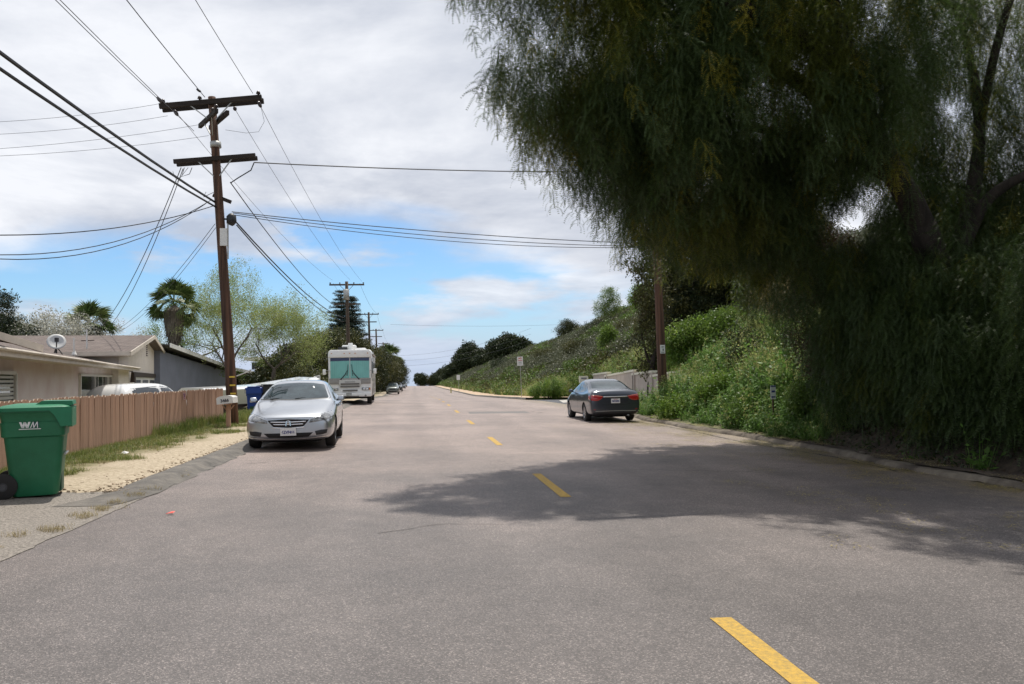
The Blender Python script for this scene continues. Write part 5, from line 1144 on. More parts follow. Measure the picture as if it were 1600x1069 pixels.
patch(db, 'windscreen', M['glass_car'], dk, [(-.72, 1.08), (0, 1.06), (.72, 1.08)], [(-.56, 1.37), (0, 1.41), (.56, 1.37)], 'front', .005, 16, 8)
for sg in (-1, 1):
    v = 'left' if sg > 0 else 'right'
    side_glass(dk, db, v, [(1.62, 1.01), (2.1, 1.015), (2.50, 1.02)], [(1.72, 1.06), (2.12, 1.33), (2.50, 1.385)])
    side_glass(dk, db, v, [(2.58, 1.02), (3.0, 1.025), (3.40, 1.04)], [(2.58, 1.385), (3.0, 1.37), (3.34, 1.30)])
    side_glass(dk, db, v, [(3.45, 1.045), (3.55, 1.05), (3.68, 1.06)], [(3.42, 1.275), (3.5, 1.24), (3.66, 1.15)])
    patch(db, 'window_trim', M['chrome'], dk, [(1.55, .985), (2.6, .995), (3.72, 1.035)], [(1.55, 1.0), (2.6, 1.01), (3.72, 1.05)], v, .010, 20, 2)
    patch(db, 'tail_light', M['red_lens'], dk, [(sg*.50, .80), (sg*.60, .755), (sg*.73, .745), (sg*.84, .77)], [(sg*.44, .875), (sg*.58, .90), (sg*.72, .915), (sg*.82, .93)], 'rear', .014, 12, 5)
    patch(db, 'tail_light_top', M['red_lens2'], dk, [(sg*.44, .878), (sg*.60, .902), (sg*.80, .932)], [(sg*.42, .895), (sg*.60, .93), (sg*.80, .955)], 'rear', .014, 10, 2)
    patch(db, 'tail_light_side', M['red_lens'], dk, [(4.32, .80), (4.56, .79)], [(4.25, .94), (4.50, .94)], v, .010, 6, 4)
    patch(db, 'bumper_reflector', M['red_lens'], dk, [(sg*.68, .435), (sg*.76, .445)], [(sg*.68, .455), (sg*.76, .465)], 'rear', .008, 4, 2)
    mirror(dk, 1.70, sg*.89, 1.04, M['slate'])
    for (u0, u1) in ((1.52, 1.532), (2.54, 2.552), (3.50, 3.512)): patch(db, 'door_gap', M['dark'], dk, [(u0, .30), (u0, .96)], [(u1, .30), (u1, .96)], v, .002, 8, 1, lin=True)
    for u0 in (2.28, 3.22): patch(db, 'door_handle', M['slate'], dk, [(u0, .86), (u0+.2, .865)], [(u0, .89), (u0+.2, .895)], v, .03, 6, 3)
    patch(db, 'headlight', M['lamp'], dk, [(sg*.45, .60), (sg*.80, .64)], [(sg*.45, .68), (sg*.80, .76)], 'front', .010, 8, 4)
patch(db, 'boot_garnish', M['chrome'], dk, [(-.42, .865), (0, .862), (.42, .865)], [(-.42, .895), (0, .892), (.42, .895)], 'rear', .020, 14, 2)
patch(db, 'boot_recess', mat('slate_shadow_panel', (.03, .034, .045), .4, .3), dk, [(-.40, .655), (0, .645), (.40, .655)], [(-.45, .80), (0, .80), (.45, .80)], 'rear', .003, 14, 4)
patch(db, 'boot_gap', M['dark'], dk, [(-.50, .635), (-.38, .605), (0, .60), (.38, .605), (.50, .635)], [(-.50, .645), (-.38, .615), (0, .61), (.38, .615), (.50, .645)], 'rear', .004, 18, 1)
patch(db, 'lower_valance', M['black_plastic'], dk, [(-.72, .25), (0, .24), (.72, .25)], [(-.74, .36), (0, .37), (.74, .36)], 'rear', .008, 14, 3)
patch(db, 'valance_line', M['galv'], dk, [(-.70, .385), (0, .395), (.70, .385)], [(-.70, .400), (0, .410), (.70, .400)], 'rear', .012, 14, 1)
mb = MB(); mb.box((4.665, 0, .735), (.012, .31, .155)); pl2 = mb.build('number_plate', M['plate'], dk)
text_mesh('plate_number', '7MTZ832', .075, M['ink_blue'], pl2, frame_mat((4.674, 0, .725), (0, 1, 0), (0, 0, 1)), sx=.85, bold=.003)
text_mesh('plate_state', 'California', .035, M['ink_red'], pl2, frame_mat((4.673, 0, .79), (0, 1, 0), (0, 0, 1)))
mb = MB(); mb.lathe([(.028, -.004), (.034, 0), (.028, .004)], 16, c=(4.60, 0, .94), axis='x'); mb.lathe([(.016, -.004), (.02, 0), (.016, .004)], 12, c=(4.60, 0, .945), axis='x'); mb.build('badge', M['chrome'], dk)
mb = MB(); mb.box((4.645, -.40, .69), (.006, .12, .02)); mb.box((4.645, .42, .70), (.006, .07, .02)); mb.build('model_badge', M['chrome'], dk)
mb = MB(); mb.tube([(4.35, .45, .24), (4.62, .45, .235)], .035, 10); mb.build('exhaust', M['galv'], dk, True)
mb = MB(); mb.box((2.9, 0, .22), (2.6, 1.1, .10)); mb.build('underbody', M['dark'], dk)
mb = MB(); mb.box((2.3, 0, .20), (3.4, 1.2, .10)); mb.build('underbody', M['dark'], sv)

# cars farther up, simple bodies of the same kind
SUV = [(0.0, .66, .40, .80, .50, .90, .92), (.06, .80, .30, .84, .6, .96, .98), (.3, .90, .24, .92, .70, 1.04, 1.08), (.9, .93, .24, 1.0, .74, 1.10, 1.15), (1.2, .93, .24, 1.04, .76, 1.16, 1.20), (1.4, .93, .24, 1.06, .72, 1.26, 1.30), (1.9, .93, .24, 1.08, .66, 1.56, 1.61), (2.5, .93, .24, 1.09, .65, 1.64, 1.69), (3.6, .93, .24, 1.10, .64, 1.62, 1.67), (4.2, .92, .25, 1.10, .62, 1.54, 1.58), (4.5, .91, .28, 1.05, .62, 1.30, 1.33), (4.62, .86, .34, .98, .58, 1.1, 1.12)]
def far_car(name, label, cat, px, py, paint, st=SUV, Xc=None, rot=90):
    g_ = gp(px, py); X = g_.x if Xc is None else Xc; o, bd, bv = car(name, label, cat, (X, g_.y, road_z(X, g_.y)), R(rot), st, 4.6, 2.7, paint, 1.86, (.9, 3.65), 1.68, group='cars parked beyond the motorhome')
    hs = .12 if st is SUV else 0
    if st is SUV: wlo = [(-.72, 1.24), (0, 1.22), (.72, 1.24)]; whi = [(-.60, 1.54), (0, 1.58), (.60, 1.54)]
    else: wlo = [(-.74, 1.05), (0, 1.03), (.74, 1.05)]; whi = [(-.57, 1.34), (0, 1.39), (.57, 1.34)]
    patch(bv, 'windscreen', M['glass_car'], o, wlo, whi, 'front', .006, 12, 6)
    for sg in (-1, 1):
        v = 'left' if sg > 0 else 'right'
        patch(bv, 'headlight', M['lamp'], o, [(sg*.48, .66+hs), (sg*.82, .70+hs)], [(sg*.50, .76+hs), (sg*.84, .84+hs)], 'front', .012, 8, 4)
        if st is SUV:
            side_glass(o, bv, v, [(1.75, 1.13), (2.5, 1.14)], [(2.05, 1.52), (2.5, 1.56)]); side_glass(o, bv, v, [(2.6, 1.14), (3.5, 1.15)], [(2.6, 1.56), (3.5, 1.54)])
        else: side_glass(o, bv, v, [(1.75, .99), (2.6, .995)], [(2.1, 1.27), (2.6, 1.36)]); side_glass(o, bv, v, [(2.7, .995), (3.55, 1.0)], [(2.7, 1.36), (3.5, 1.26)])
        mirror(o, 1.72, sg*.93, 1.12 if st is SUV else 1.02, M[paint])
    patch(bv, 'grille', M['dark'], o, [(-.42, .56+hs), (.42, .56+hs)], [(-.46, .70+hs), (.46, .70+hs)], 'front', .012, 8, 4)
    patch(bv, 'lower_intake', M['dark'], o, [(-.6, .40), (.6, .40)], [(-.55, .50), (.55, .50)], 'front', .012, 8, 3)
    return o
far_car('parked_car', 'pale grey-green compact suv parked right behind the motorhome', 'car', 606, 616.5, 'paint_greengrey', Xc=-3.0)
far_car('parked_car', 'dark suv parked behind the pale grey-green one', 'car', 621, 612, 'paint_dark', Xc=-2.95)
far_car('parked_car', 'small dark sedan third in line beyond the motorhome', 'car', 627, 607.5, 'slate', SED, Xc=-3.0)
far_car('parked_car', 'farthest and smallest car at the left kerb near the crest', 'car', 632, 605, 'paint_greengrey', SED, Xc=-3.0)

# ---------------------------------------------------------------- motorhome
RX, RY = -3.56, 45.2
rv = empty('motorhome', (RX, RY, road_z(RX, RY)), 'large white motorhome facing the camera with closed teal curtains behind a split windscreen', 'motorhome', rot=(0, 0, R(90+1.5)))
RW, RL, RH = 1.21, 9.8, 3.12
def rsec(w, z0, z1, r_, n=4):
    P_ = []
    for cx_, cz_, a0 in ((w-r_, z0+r_*.4, -90), (w-r_, z1-r_, 0), (-w+r_, z1-r_, 90), (-w+r_, z0+r_*.4, 180)):
        for q in range(n+1): t = R(a0+q*90/n); P_.append((cx_+r_*math.cos(t), cz_+(r_*math.sin(t))*(1 if cz_ > 1 else .4)))
    return P_
mb = MB(); secs = [(-.02, RW-.10, .50, 1.9), (.0, RW-.06, .47, 2.95), (.06, RW-.02, .46, 3.02), (.20, RW, .45, RH-.04), (.6, RW, .42, RH), (RL-.3, RW, .42, RH), (RL, RW-.04, .5, RH-.06)]
vs = []; n = 0
for (u, w_, z0, z1) in secs[1:]:
    P_ = rsec(w_, z0, z1, .16); n = len(P_); vs += [(u, y, z) for y, z in P_]
k_ = len(secs)-1
mb.add(vs, [(i*n+j, i*n+(j+1) % n, (i+1)*n+(j+1) % n, (i+1)*n+j) for i in range(k_-1) for j in range(n)]+[tuple(range(n)), tuple((k_-1)*n+j for j in range(n-1, -1, -1))])
rvb = mb.build('body', M['rv_white'], rv, True); e_ = rvb.modifiers.new('e', 'EDGE_SPLIT'); e_.split_angle = R(50)
mb = MB(); mb.prism([(-1.16, 2.66), (1.16, 2.66), (1.20, 2.72), (1.18, 3.0), (1.08, 3.1), (-1.08, 3.1), (-1.18, 3.0), (-1.20, 2.72)], -.10, .30, plane='yz'); bevel(mb.build('front_cap', M['rv_white'], rv, True), .04)
for sg in (-1, 1):
    y0, y1 = (sg*.025, sg*1.07)
    mb = MB(); mb.prism([(y0, 1.50), (y1, 1.50), (y1+sg*.01, 2.46), (y0, 2.48)], -.045, .02, plane='yz'); mb.build('windscreen', M['rv_curtain'], rv)
    mb = MB(); mb.prism([(y0, 2.482), (y1+sg*.01, 2.462), (y1+sg*.01, 2.655), (y0, 2.655)], -.045, .02, plane='yz'); mb.build('sunshade', M['rv_navy'], rv)
    for k in range(9):      # curtain folds
        yy = y0+(y1-y0)*(k+.5)/9; mb = MB(); mb.box((-.047, yy, 1.98), (.006, .025, .92)); mb.build('curtain_fold', M['rv_curtain2'] if 'rv_curtain2' in M else M.setdefault('rv_curtain2', mat('teal_curtain_fold', (.20, .52, .47), .4, coat=.8)), rv)
    mb = MB(); a = Vector((-.06, sg*.52, 1.43)); mb.tube([a, Vector((-.075, sg*.25, 1.75)), Vector((-.07, sg*.12, 1.98))], .012, 5); mb.tube([a+Vector((0, -sg*.04, 0)), Vector((-.07, sg*.19, 1.78))], .01, 5); mb.tube([Vector((-.08, sg*.10, 2.28)), Vector((-.07, sg*.16, 1.62))], .014, 5); mb.tube([a+Vector((.05, sg*.03, -.02)), a+Vector((-.03, -sg*.05, .03))], .04, 8); mb.build('wiper', M['black_plastic'], rv)
    # corner quarter windows and mirrors
    mb = MB(); mb.prism([(.10, 1.50), (.42, 1.50), (.42, 2.60), (.10, 2.60)], sg*(RW-.012)-.004, sg*(RW+.008)+.004, plane='xz'); mb.build('cab_side_window', M['glass'], rv)
    mb = MB(); mb.beam((-.02, sg*1.12, 1.92), (-.18, sg*1.34, 1.96), .03, .03); arm = mb.build('mirror_arm', M['galv'], rv); mb = MB(); mb.box((-.18, sg*1.40, 1.86), (.12, .17, .30)); bevel(mb.build('mirror', M['rv_white'], rv, True), .03)
    mb = MB(); mb.box((-.045, sg*.86, .88), (.05, .42, .14)); hl = bevel(mb.build('headlight', M['lamp'], rv, True), .015)
    mb = MB(); [mb.box((-.074, sg*(.78+.17*q), .88), (.01, .13, .09)) for q in range(2)]; mb.build('headlight_bulb_glass', M['chrome'], hl)
    mb = MB(); mb.box((-.05, sg*1.10, .88), (.05, .06, .12)); mb.build('turn_light', M['amber'], rv)
    # side: windows, awning rail, locker lines, skirt
    for (u0, u1, z0, z1) in ((1.0, 1.7, 1.75, 2.45), (2.3, 3.5, 1.75, 2.45), (4.2, 4.8, 1.85, 2.4), (5.6, 6.8, 1.75, 2.45), (7.8, 8.8, 1.75, 2.45)):
        mb = MB(); mb.box(((u0+u1)/2, sg*(RW+.005), (z0+z1)/2), (u1-u0, .02, z1-z0)); mb.build('side_window', M['glass'], rv)
    mb = MB(); mb.box((5.0, sg*(RW+.006), 1.38), (9.2, .012, .16)); mb.build('side_stripe', M['rv_grey'], rv)
    for u in (1.0, 2.4, 3.6, 5.0, 6.2): mb = MB(); mb.box((u, sg*(RW+.003), .85), (.02, .01, .62)); mb.build('locker_gap', M['dark'], rv)
    mb = MB(); mb.tube([(1.2, sg*(RW+.05), 2.86), (7.5, sg*(RW+.05), 2.86)], .05, 8); mb.build('awning_roll', M['rv_grey'], rv)
    for u in (.95, 6.9): wheel(rv, u, sg*(RW-.16), .40, .26, 8)
    mb = MB(); mb.prism([(.95+.52*math.cos(R(t)), .42+.52*math.sin(R(t))) for t in range(0, 181, 15)], sg*(RW+.004)-.003, sg*(RW+.004)+.003, plane='xz'); mb.build('wheel_arch', M['dark'], rv)
# mid band and grille slots
mb = MB(); mb.box((-.028, 0, 1.30), (.06, 2.30, .26)); bevel(mb.build('front_band', M['rv_grey'], rv, True), .02)
mb = MB(); mb.box((-.030, 0, 1.465), (.07, 2.32, .05)); mb.build('windscreen_sill', M['galv'], rv)
mb = MB(); mb.prism([(-.55, .98), (.55, .98), (.62, 1.14), (.58, 1.42), (-.58, 1.42), (-.62, 1.14)], -.075, -.02, plane='yz'); bevel(mb.build('grille_panel', mat('rv_grille_panel', (.56, .55, .52), .4), rv, True), .015)
for z, w_ in ((1.17, .52), (1.03, .52), (.80, .42)):
    mb = MB(); P_ = [(w_*math.cos(R(t))+(0), z+.045*math.sin(R(t))) for t in ()]; mb.box((-.085, 0, z), (.03, w_*2, .085)); bevel(mb.build('grille_slot', M['rv_slot'] if 'rv_slot' in M else M.setdefault('rv_slot', mat('rv_slot_shadow', (.10, .09, .085), .6)), rv, True), .013)
    mb = MB(); mb.box((-.103, 0, z-.005), (.008, w_*1.85, .018)); mb.build('slot_bar', M['rv_grey'], rv)
mb = MB()
for k_ in range(9): mb.beam((-.082, .27-k_*.065, 1.27+.012*math.sin(k_*2)), (-.082, .25-k_*.065, 1.345+.012*math.cos(k_*3)), .02, .012)
mb.beam((-.082, .28, 1.268), (-.082, -.28, 1.268), .01, .012); mb.build('maker_script', M['ink_grey'], rv)
mb = MB(); mb.box((-.05, 0, .55), (.16, 2.34, .22)); bevel(mb.build('front_bumper', M['rv_white'], rv, True), .03)
mb = MB(); mb.box((-.135, .0, .475), (.01, 1.0, .035)); mb.build('bumper_slot', M['dark'], rv)
mb = MB(); mb.box((-.145, .06, .60), (.012, .30, .15)); p_ = mb.build('number_plate', M['galv'], rv)
mb = MB(); mb.lathe([(.03, 0), (.05, .02), (.03, .04)], 10, c=(-.16, -.86, .50), axis='x'); mb.build('tow_hook', M['black_plastic'], rv)
for y in (-1.0, -.30, 0, .30, 1.0): mb = MB(); mb.box((-.115, y, 2.90), (.03, .07, .03)); mb.build('marker_light', M['amber'], rv)
mb = MB(); mb.box((1.6, .1, 3.27), (.9, .8, .30)); bevel(mb.build('roof_air_conditioner', M['rv_white'], rv, True), .07); mb = MB(); mb.box((.9, -.0, 3.32), (.20, .26, .40)); bevel(mb.build('roof_vent', M['rv_white'], rv, True), .03)
mb = MB(); mb.box((5.5, -.4, 3.25), (.9, .7, .28)); bevel(mb.build('roof_air_conditioner', M['rv_white'], rv, True), .07)
mb = MB(); mb.box((.8, .42, 3.20), (.3, .5, .18)); mb.build('roof_horn', M['black_plastic'], rv)
mb = MB(); mb.tube([(9.6, -1.1, 1.0), (9.9, -1.1, 1.0), (9.9, -1.1, 3.2), (9.6, -1.1, 3.25)], .02, 6); mb.tube([(9.6, -.7, 1.0), (9.9, -.7, 1.0), (9.9, -.7, 3.2), (9.6, -.7, 3.25)], .02, 6); [mb.tube([(9.9, -1.1, z), (9.9, -.7, z)], .015, 6) for z in (1.3, 1.7, 2.1, 2.5, 2.9)]; mb.build('ladder', M['galv'], rv)
mb = MB(); mb.box((5, 0, .40), (9, 1.9, .16)); mb.build('underbody', M['dark'], rv)

# ---------------------------------------------------------------- white pickup and long white trailer in the front yards
PK = [(0.0, .66, .45, .86, .5, .95, .97), (.08, .86, .36, .92, .66, 1.05, 1.07), (.4, .96, .32, 1.0, .74, 1.12, 1.16), (1.3, .98, .32, 1.08, .80, 1.20, 1.25), (1.5, .98, .32, 1.12, .78, 1.26, 1.30), (1.75, .98, .32, 1.14, .72, 1.42, 1.46), (2.2, .98, .32, 1.15, .68, 1.72, 1.78), (2.8, .98, .32, 1.16, .67, 1.78, 1.84), (3.9, .98, .32, 1.17, .67, 1.77, 1.83), (4.6, .98, .33, 1.17, .66, 1.74, 1.80), (4.9, .97, .34, 1.15, .66, 1.58, 1.62), (5.05, .93, .42, 1.1, .62, 1.3, 1.32)]
q = at(246, 600, 31.0); zt_ = at(246, 598.5, 31).z
vn, vb, vbv = car('parked_van', 'white high-roofed car behind the salmon fence in front of the garage', 'car', (-8.55, 30.6, H(-8.8, 28)+.14), R(-101), PK, 5.05, 3.1, 'paint_white', 1.96, (1.0, 4.05), 1.84, wheel_r=.37)
for v in ('left', 'right'):
    side_glass(vn, vbv, v, [(1.85, 1.20), (2.9, 1.21)], [(2.25, 1.66), (2.9, 1.72)], 'glass'); side_glass(vn, vbv, v, [(3.05, 1.21), (4.7, 1.22)], [(3.05, 1.72), (4.6, 1.66)], 'glass')
patch(vbv, 'windscreen', M['glass_car'], vn, [(-.74, 1.32), (0, 1.30), (.74, 1.32)], [(-.62, 1.68), (0, 1.74), (.62, 1.68)], 'front', .006, 12, 6)
mirror(vn, 1.9, -.98, 1.26, M['paint_white']); mirror(vn, 1.9, .98, 1.26, M['paint_white'])
tp = [at(300, 607.5, 40.5), at(395, 603, 44), at(437, 597, 46), at(480, 590, 48.5)]
tb = empty('covered_trailer', Vector((tp[1].x, tp[1].y, H(tp[1].x, tp[1].y))), 'long low white hull-shaped trailer with its rising end beside the motorhome', 'trailer')
mb = MB(); dirn = (tp[3]-tp[0]).normalized(); sd_ = Vector((-dirn.y, dirn.x, 0)).normalized()
P_ = []
for k, t in enumerate(np.linspace(0, 1, 9)):
    i = min(int(t*3), 2); p = tp[i].lerp(tp[i+1], t*3-i)-tb.location; w_ = .95; hgt = .85+.25*t
    P_.append([p-sd_*w_+Vector((0, 0, -.12)), p-sd_*w_*.7, p+sd_*w_*.7+Vector((0, 0, .05)), p+sd_*w_+Vector((0, 0, -.12)), p+sd_*w_*.6-Vector((0, 0, hgt)), p-sd_*w_*.6-Vector((0, 0, hgt))])
vs = [v for r_ in P_ for v in r_]; n = 6
mb.add(vs, [(i*n+j, i*n+(j+1) % n, (i+1)*n+(j+1) % n, (i+1)*n+j) for i in range(8) for j in range(n)]+[tuple(range(n)), tuple(8*n+j for j in range(n-1, -1, -1))]); mb.build('hull', M['paint_white'], tb)
mb = MB(); e0_ = tp[3]-tb.location-sd_*.5; mb.beam(e0_+Vector((0, 0, -1.0)), e0_+Vector((0, 0, .02)), .14, .14); mb.beam(e0_+dirn*.5+Vector((0, 0, -1.0)), e0_+dirn*.5+Vector((0, 0, .06)), .14, .14); mb.beam(e0_+Vector((0, 0, .0)), e0_+dirn*.55+Vector((0, 0, .05)), .08, .08); mb.build('end_frame', M['white_paint'], tb)
for i_ in (0, 1):
    c_ = tp[1].lerp(tp[2], .3+.5*i_)-tb.location; mb = MB(); mb.lathe([(.15, -.09), (.30, -.09), (.31, .09), (.15, .09)], 20, axis='x'); mb.build('wheel', M['rubber'], tb, True, loc=(c_.x+.55, c_.y, .31))
mb = MB(); mb.beam(tp[0]-tb.location-Vector((0, 0, .9)), tp[3]-tb.location-Vector((0, 0, 1.15)), .12, .1); mb.build('chassis', M['galv'], tb)

# ---------------------------------------------------------------- signs
def post_sign(px, pyb, pyt, Y, plate_w, plate_h, label, text=None, lean=.025):
    t = at(px, pyt, Y); X = t.x; b = Vector((X+.02, Y, H(X, Y)+.12)); o = empty('street_sign', b, label, 'sign'); h = t.z-b.z
    mb = MB(); mb.beam((0, 0, -.2), (-lean*h, 0, h), .06, .04); mb.build('post', M['galv'], o)
    mb = MB(); mb.box((-lean*h, -.035, h-plate_h/2), (plate_w, .008, plate_h)); p = bevel(mb.build('sign_plate', M['sign_white'], o), .003, 1)
    return o, p, Vector((-lean*h, -.041, h-plate_h/2))
sg1, sp1, c = post_sign(813.5, 618, 557.5, 60.5, .46, .70, 'white parking sign on a metal post at the edge of the dirt strip')
text_mesh('sign_text', 'NO', .16, M['ink_red'], sp1, frame_mat(c+Vector((0, 0, .22)), (1, 0, 0), (0, 0, 1)), bold=.006); text_mesh('sign_text', 'PARKING', .085, M['ink_red'], sp1, frame_mat(c+Vector((0, 0, .06)), (1, 0, 0), (0, 0, 1)), bold=.004)
mb = MB(); [mb.box(c+Vector((0, 0, z)), (w_, .004, .03)) for z, w_ in ((-.06, .3), (-.13, .24), (-.22, .32))]; mb.build('sign_print', M['ink_grey'], sp1)
post_sign(716.5, 598, 586, 118, .5, .75, 'small far white sign on a thin post at the foot of the hillside')
a = at(704.5, 603, 127); o = empty('marker_post', Vector((a.x, 127, H(a.x, 127))), 'short pale yellow marker post at the far end of the dirt strip', 'post'); mb = MB(); mb.box((0, 0, .45), (.22, .1, .95)); mb.build('post', M['yellow_pale'] if 'yellow_pale' in M else M.setdefault('yellow_pale', mat('pale_yellow', (.62, .55, .25), .6)), o); mb = MB(); mb.box((0, 0, .96), (.26, .14, .05)); mb.build('post_cap', M['sign_white'], o)
# notice on a stake in the weeds
p = at(1208, 613, 19.2); o = empty('notice_stake', Vector((p.x, 19.2, H(p.x, 19.2)-.1)), 'small white and blue notice on a stake among the tall weeds', 'sign'); hz = p.z-o.location.z
mb = MB(); mb.beam((0, .03, -.2), (0, .03, hz+.1), .04, .03); mb.build('stake', M['wood_pole'], o); mb = MB(); mb.box((0, 0, hz), (.14, .012, .35)); pp = mb.build('notice_plate', M['sign_white'], o)
mb = MB(); mb.box((0, -.009, hz+.155), (.14, .004, .035)); mb.box((0, -.009, hz+.02), (.09, .004, .05)); mb.box((0, -.009, hz-.12), (.10, .004, .035)); mb.build('notice_print', M['ink_blue'], pp)
# utility box at the driveway (pale cabinet left of the wall)
a = at(912, 600, 57); o = empty('mailbox', Vector((a.x, 57, H(a.x, 57))), 'row of pale mailboxes beyond the roof of the slate sedan', 'mailbox'); t = at(912, 587, 57)
mb = MB(); hz = t.z-o.location.z; mb.box((0, 0, hz-.28), (.62, .4, .5)); mb.build('box', M['wall_cap'], o); mb = MB(); mb.box((-.02, -.21, hz-.2), (.4, .01, .10)); mb.build('mail_door', M['ink_grey'], o); mb = MB(); mb.box((0, 0, hz/2-.3), (.09, .09, hz)); mb.build('post', M['wood_pole_far'], o)

# ================================================================ vegetation
V = {}
V['cl_dark'] = [clump('dark_clump_%d' % i, M['leaf_dark'], 60, .55, .16, .07, 10+i) for i in range(3)]
V['cl_olive'] = [clump('olive_clump_%d' % i, M['leaf_olive'], 60, .5, .15, .07, 20+i) for i in range(3)]
V['cl_green'] = [clump('green_clump_%d' % i, M['leaf_green'], 60, .42, .11, .06, 30+i) for i in range(3)]
V['cl_bright'] = [clump('bright_clump_%d' % i, M['leaf_bright'], 60, .42, .12, .07, 35+i) for i in range(3)]
V['cl_tan'] = [clump('tan_clump_%d' % i, M['leaf_tan'], 55, .42, .11, .05, 40+i) for i in range(2)]
V['cl_red'] = [clump('redbrown_clump_%d' % i, M['leaf_redbrown'], 80, .40, .07, .035, 50+i) for i in range(3)]
V['cl_spring'] = [clump('spring_clump_%d' % i, M['leaf_spring'], 26, .38, .09, .05, 60+i) for i in range(3)]
V['cl_white'] = [clump('blossom_clump_%d' % i, M['leaf_white'], 46, .45, .10, .07, 70+i) for i in range(2)]
V['cl_pine'] = [clump('pine_clump_%d' % i, M['leaf_pine'], 70, .38, .20, .035, 80+i, flat=.5) for i in range(2)]
V['sage'] = [clump('sage_shrub_%d' % i, M['leaf_sage'], 260, .66, .10, .045, 90+i, flat=.78, up=.3) for i in range(4)]
V['sage_green'] = [clump('sage_green_shrub_%d' % i, M['leaf_green'] if i else M['leaf_olive'], 200, .62, .12, .055, 100+i, flat=.75, up=.3) for i in range(2)]
V['weed'] = [weed_mesh('weed_%d' % i, [M['weed'], M['weed_pale']], 110+i, .62, 7, i == 0) for i in range(4)]
V['weed_pale'] = [weed_mesh('pale_weed_%d' % i, [M['weed'], M['weed_pale']], 120+i, .75, 6, True) for i in range(2)]+[grass_clump('oat_grass_%d' % i, M['weed_pale'], 26, .8, .14, 130+i, .004, .5) for i in range(2)]
V['grass'] = [grass_clump('grass_%d' % i, M['grass'], 34, .13, .13, 140+i, .0035, .6) for i in range(3)]+[grass_clump('dry_grass_%d' % i, M['grass_dry'], 26, .09, .12, 150+i, .003, .7) for i in range(2)]
V['tall_grass'] = [grass_clump('tall_grass_%d' % i, M['grass'], 40, .42, .16, 160+i, .005, .4) for i in range(3)]
rg = random.Random(42)
def rr(scale=(.8, 1.2), n=1, tilt=.25): return ((rg.uniform(-tilt, tilt), rg.uniform(-tilt, tilt), rg.uniform(0, 6.28)), rg.uniform(*scale), rg.randrange(n))

# --- hillside brush, one mass (grey-green sage with greener hollows)
pts = []
for _ in range(24000):
    Y = 34+ (rg.random()**1.5)*300; d = rg.uniform(.3, 34); X = xf(Y)+d
    if Y < 57 and d < .5: continue
    nz_ = noise.noise(Vector((X*.16, Y*.10, 1.0)))
    if nz_+.6*noise.noise(Vector((X*.7, Y*.5, 2))) < -.16: continue
    z = H(X, Y); s_ = rg.uniform(.6, 1.9)*(1+.25*nz_)*(1+min(1.0, Y/220)*.5)
    g_ = noise.noise(Vector((X*.13, Y*.07, 7))) > .05 or d < 2.2
    pts.append(((X, Y, z+.18*s_), (rg.uniform(-.3, .3), rg.uniform(-.3, .3), rg.uniform(0, 6.28)), s_, rg.randrange(4) if not g_ else 4+rg.randrange(2)))
o = scatter('hillside_brush', V['sage']+V['sage_green'], pts); tag(o, 'grey-green sage brush covering the long hillside', 'brush')
pts = []
for _ in range(1500):
    Y = 58+(rg.random()**1.6)*150; X = xf(Y)+rg.uniform(-.2, 1.8); pts.append(((X, Y, H(X, Y)), *rr((.8, 1.6), 4)))
for _ in range(500):
    Y = rg.uniform(36, 57); X = 13.5+rg.random()*3; pts.append(((X, Y, H(X, Y)), *rr((.9, 1.6), 4)))
o = scatter('hill_foot_weeds', V['weed_pale'], pts); tag(o, 'yellow-green weeds along the foot of the hillside', 'weeds')

# --- weedy bank on the right
pts = []; pts2 = []
for _ in range(15000):
    Y = rg.uniform(11, 36.0); e_ = xf(Y); d = rg.uniform(-.75, 9.5)
    X = 9.0+d if Y < 31 else 9.2+d
    if Y > 31 and X > 13.0+2*(35-Y)/4 and X < 13.5: continue
    hh = hill_h(X, Y)
    if Y > 30.5 and d > 1.2+(34.5-Y)*.9 and Y < 36 and X < 13.2: continue
    if d < -.35+.3*noise.noise(Vector((0, Y*1.3, 0))): continue
    if Y < 16.2+1.2*noise.noise(Vector((X, Y*.5, 6))) and X > 8.2+(16.2-Y)*.1: continue
    z = H(X, Y); s_ = rg.uniform(.6, 1.25)*(.6+.4*sst(-.7, .8, d))*(1+.9*max(-.4, noise.noise(Vector((X*.9, Y*.6, 12))))); k = noise.noise(Vector((X*.5, Y*.35, 3)))
    if k*.8+.10*(d-3.4)+rg.gauss(0, .12) > .0: pts2.append(((X, Y, z), *rr((.7*s_, 1.15*s_), 4)))
    else: pts.append(((X, Y, z), *rr((.8*s_, 1.25*s_), 4)))
o = scatter('bank_weeds', V['weed'], pts); tag(o, 'tall green weeds covering the near bank below the pepper tree', 'weeds')
o = scatter('bank_flower_weeds', V['weed_pale'], pts2); tag(o, 'pale flowering weeds and dry oats on the upper bank', 'weeds')
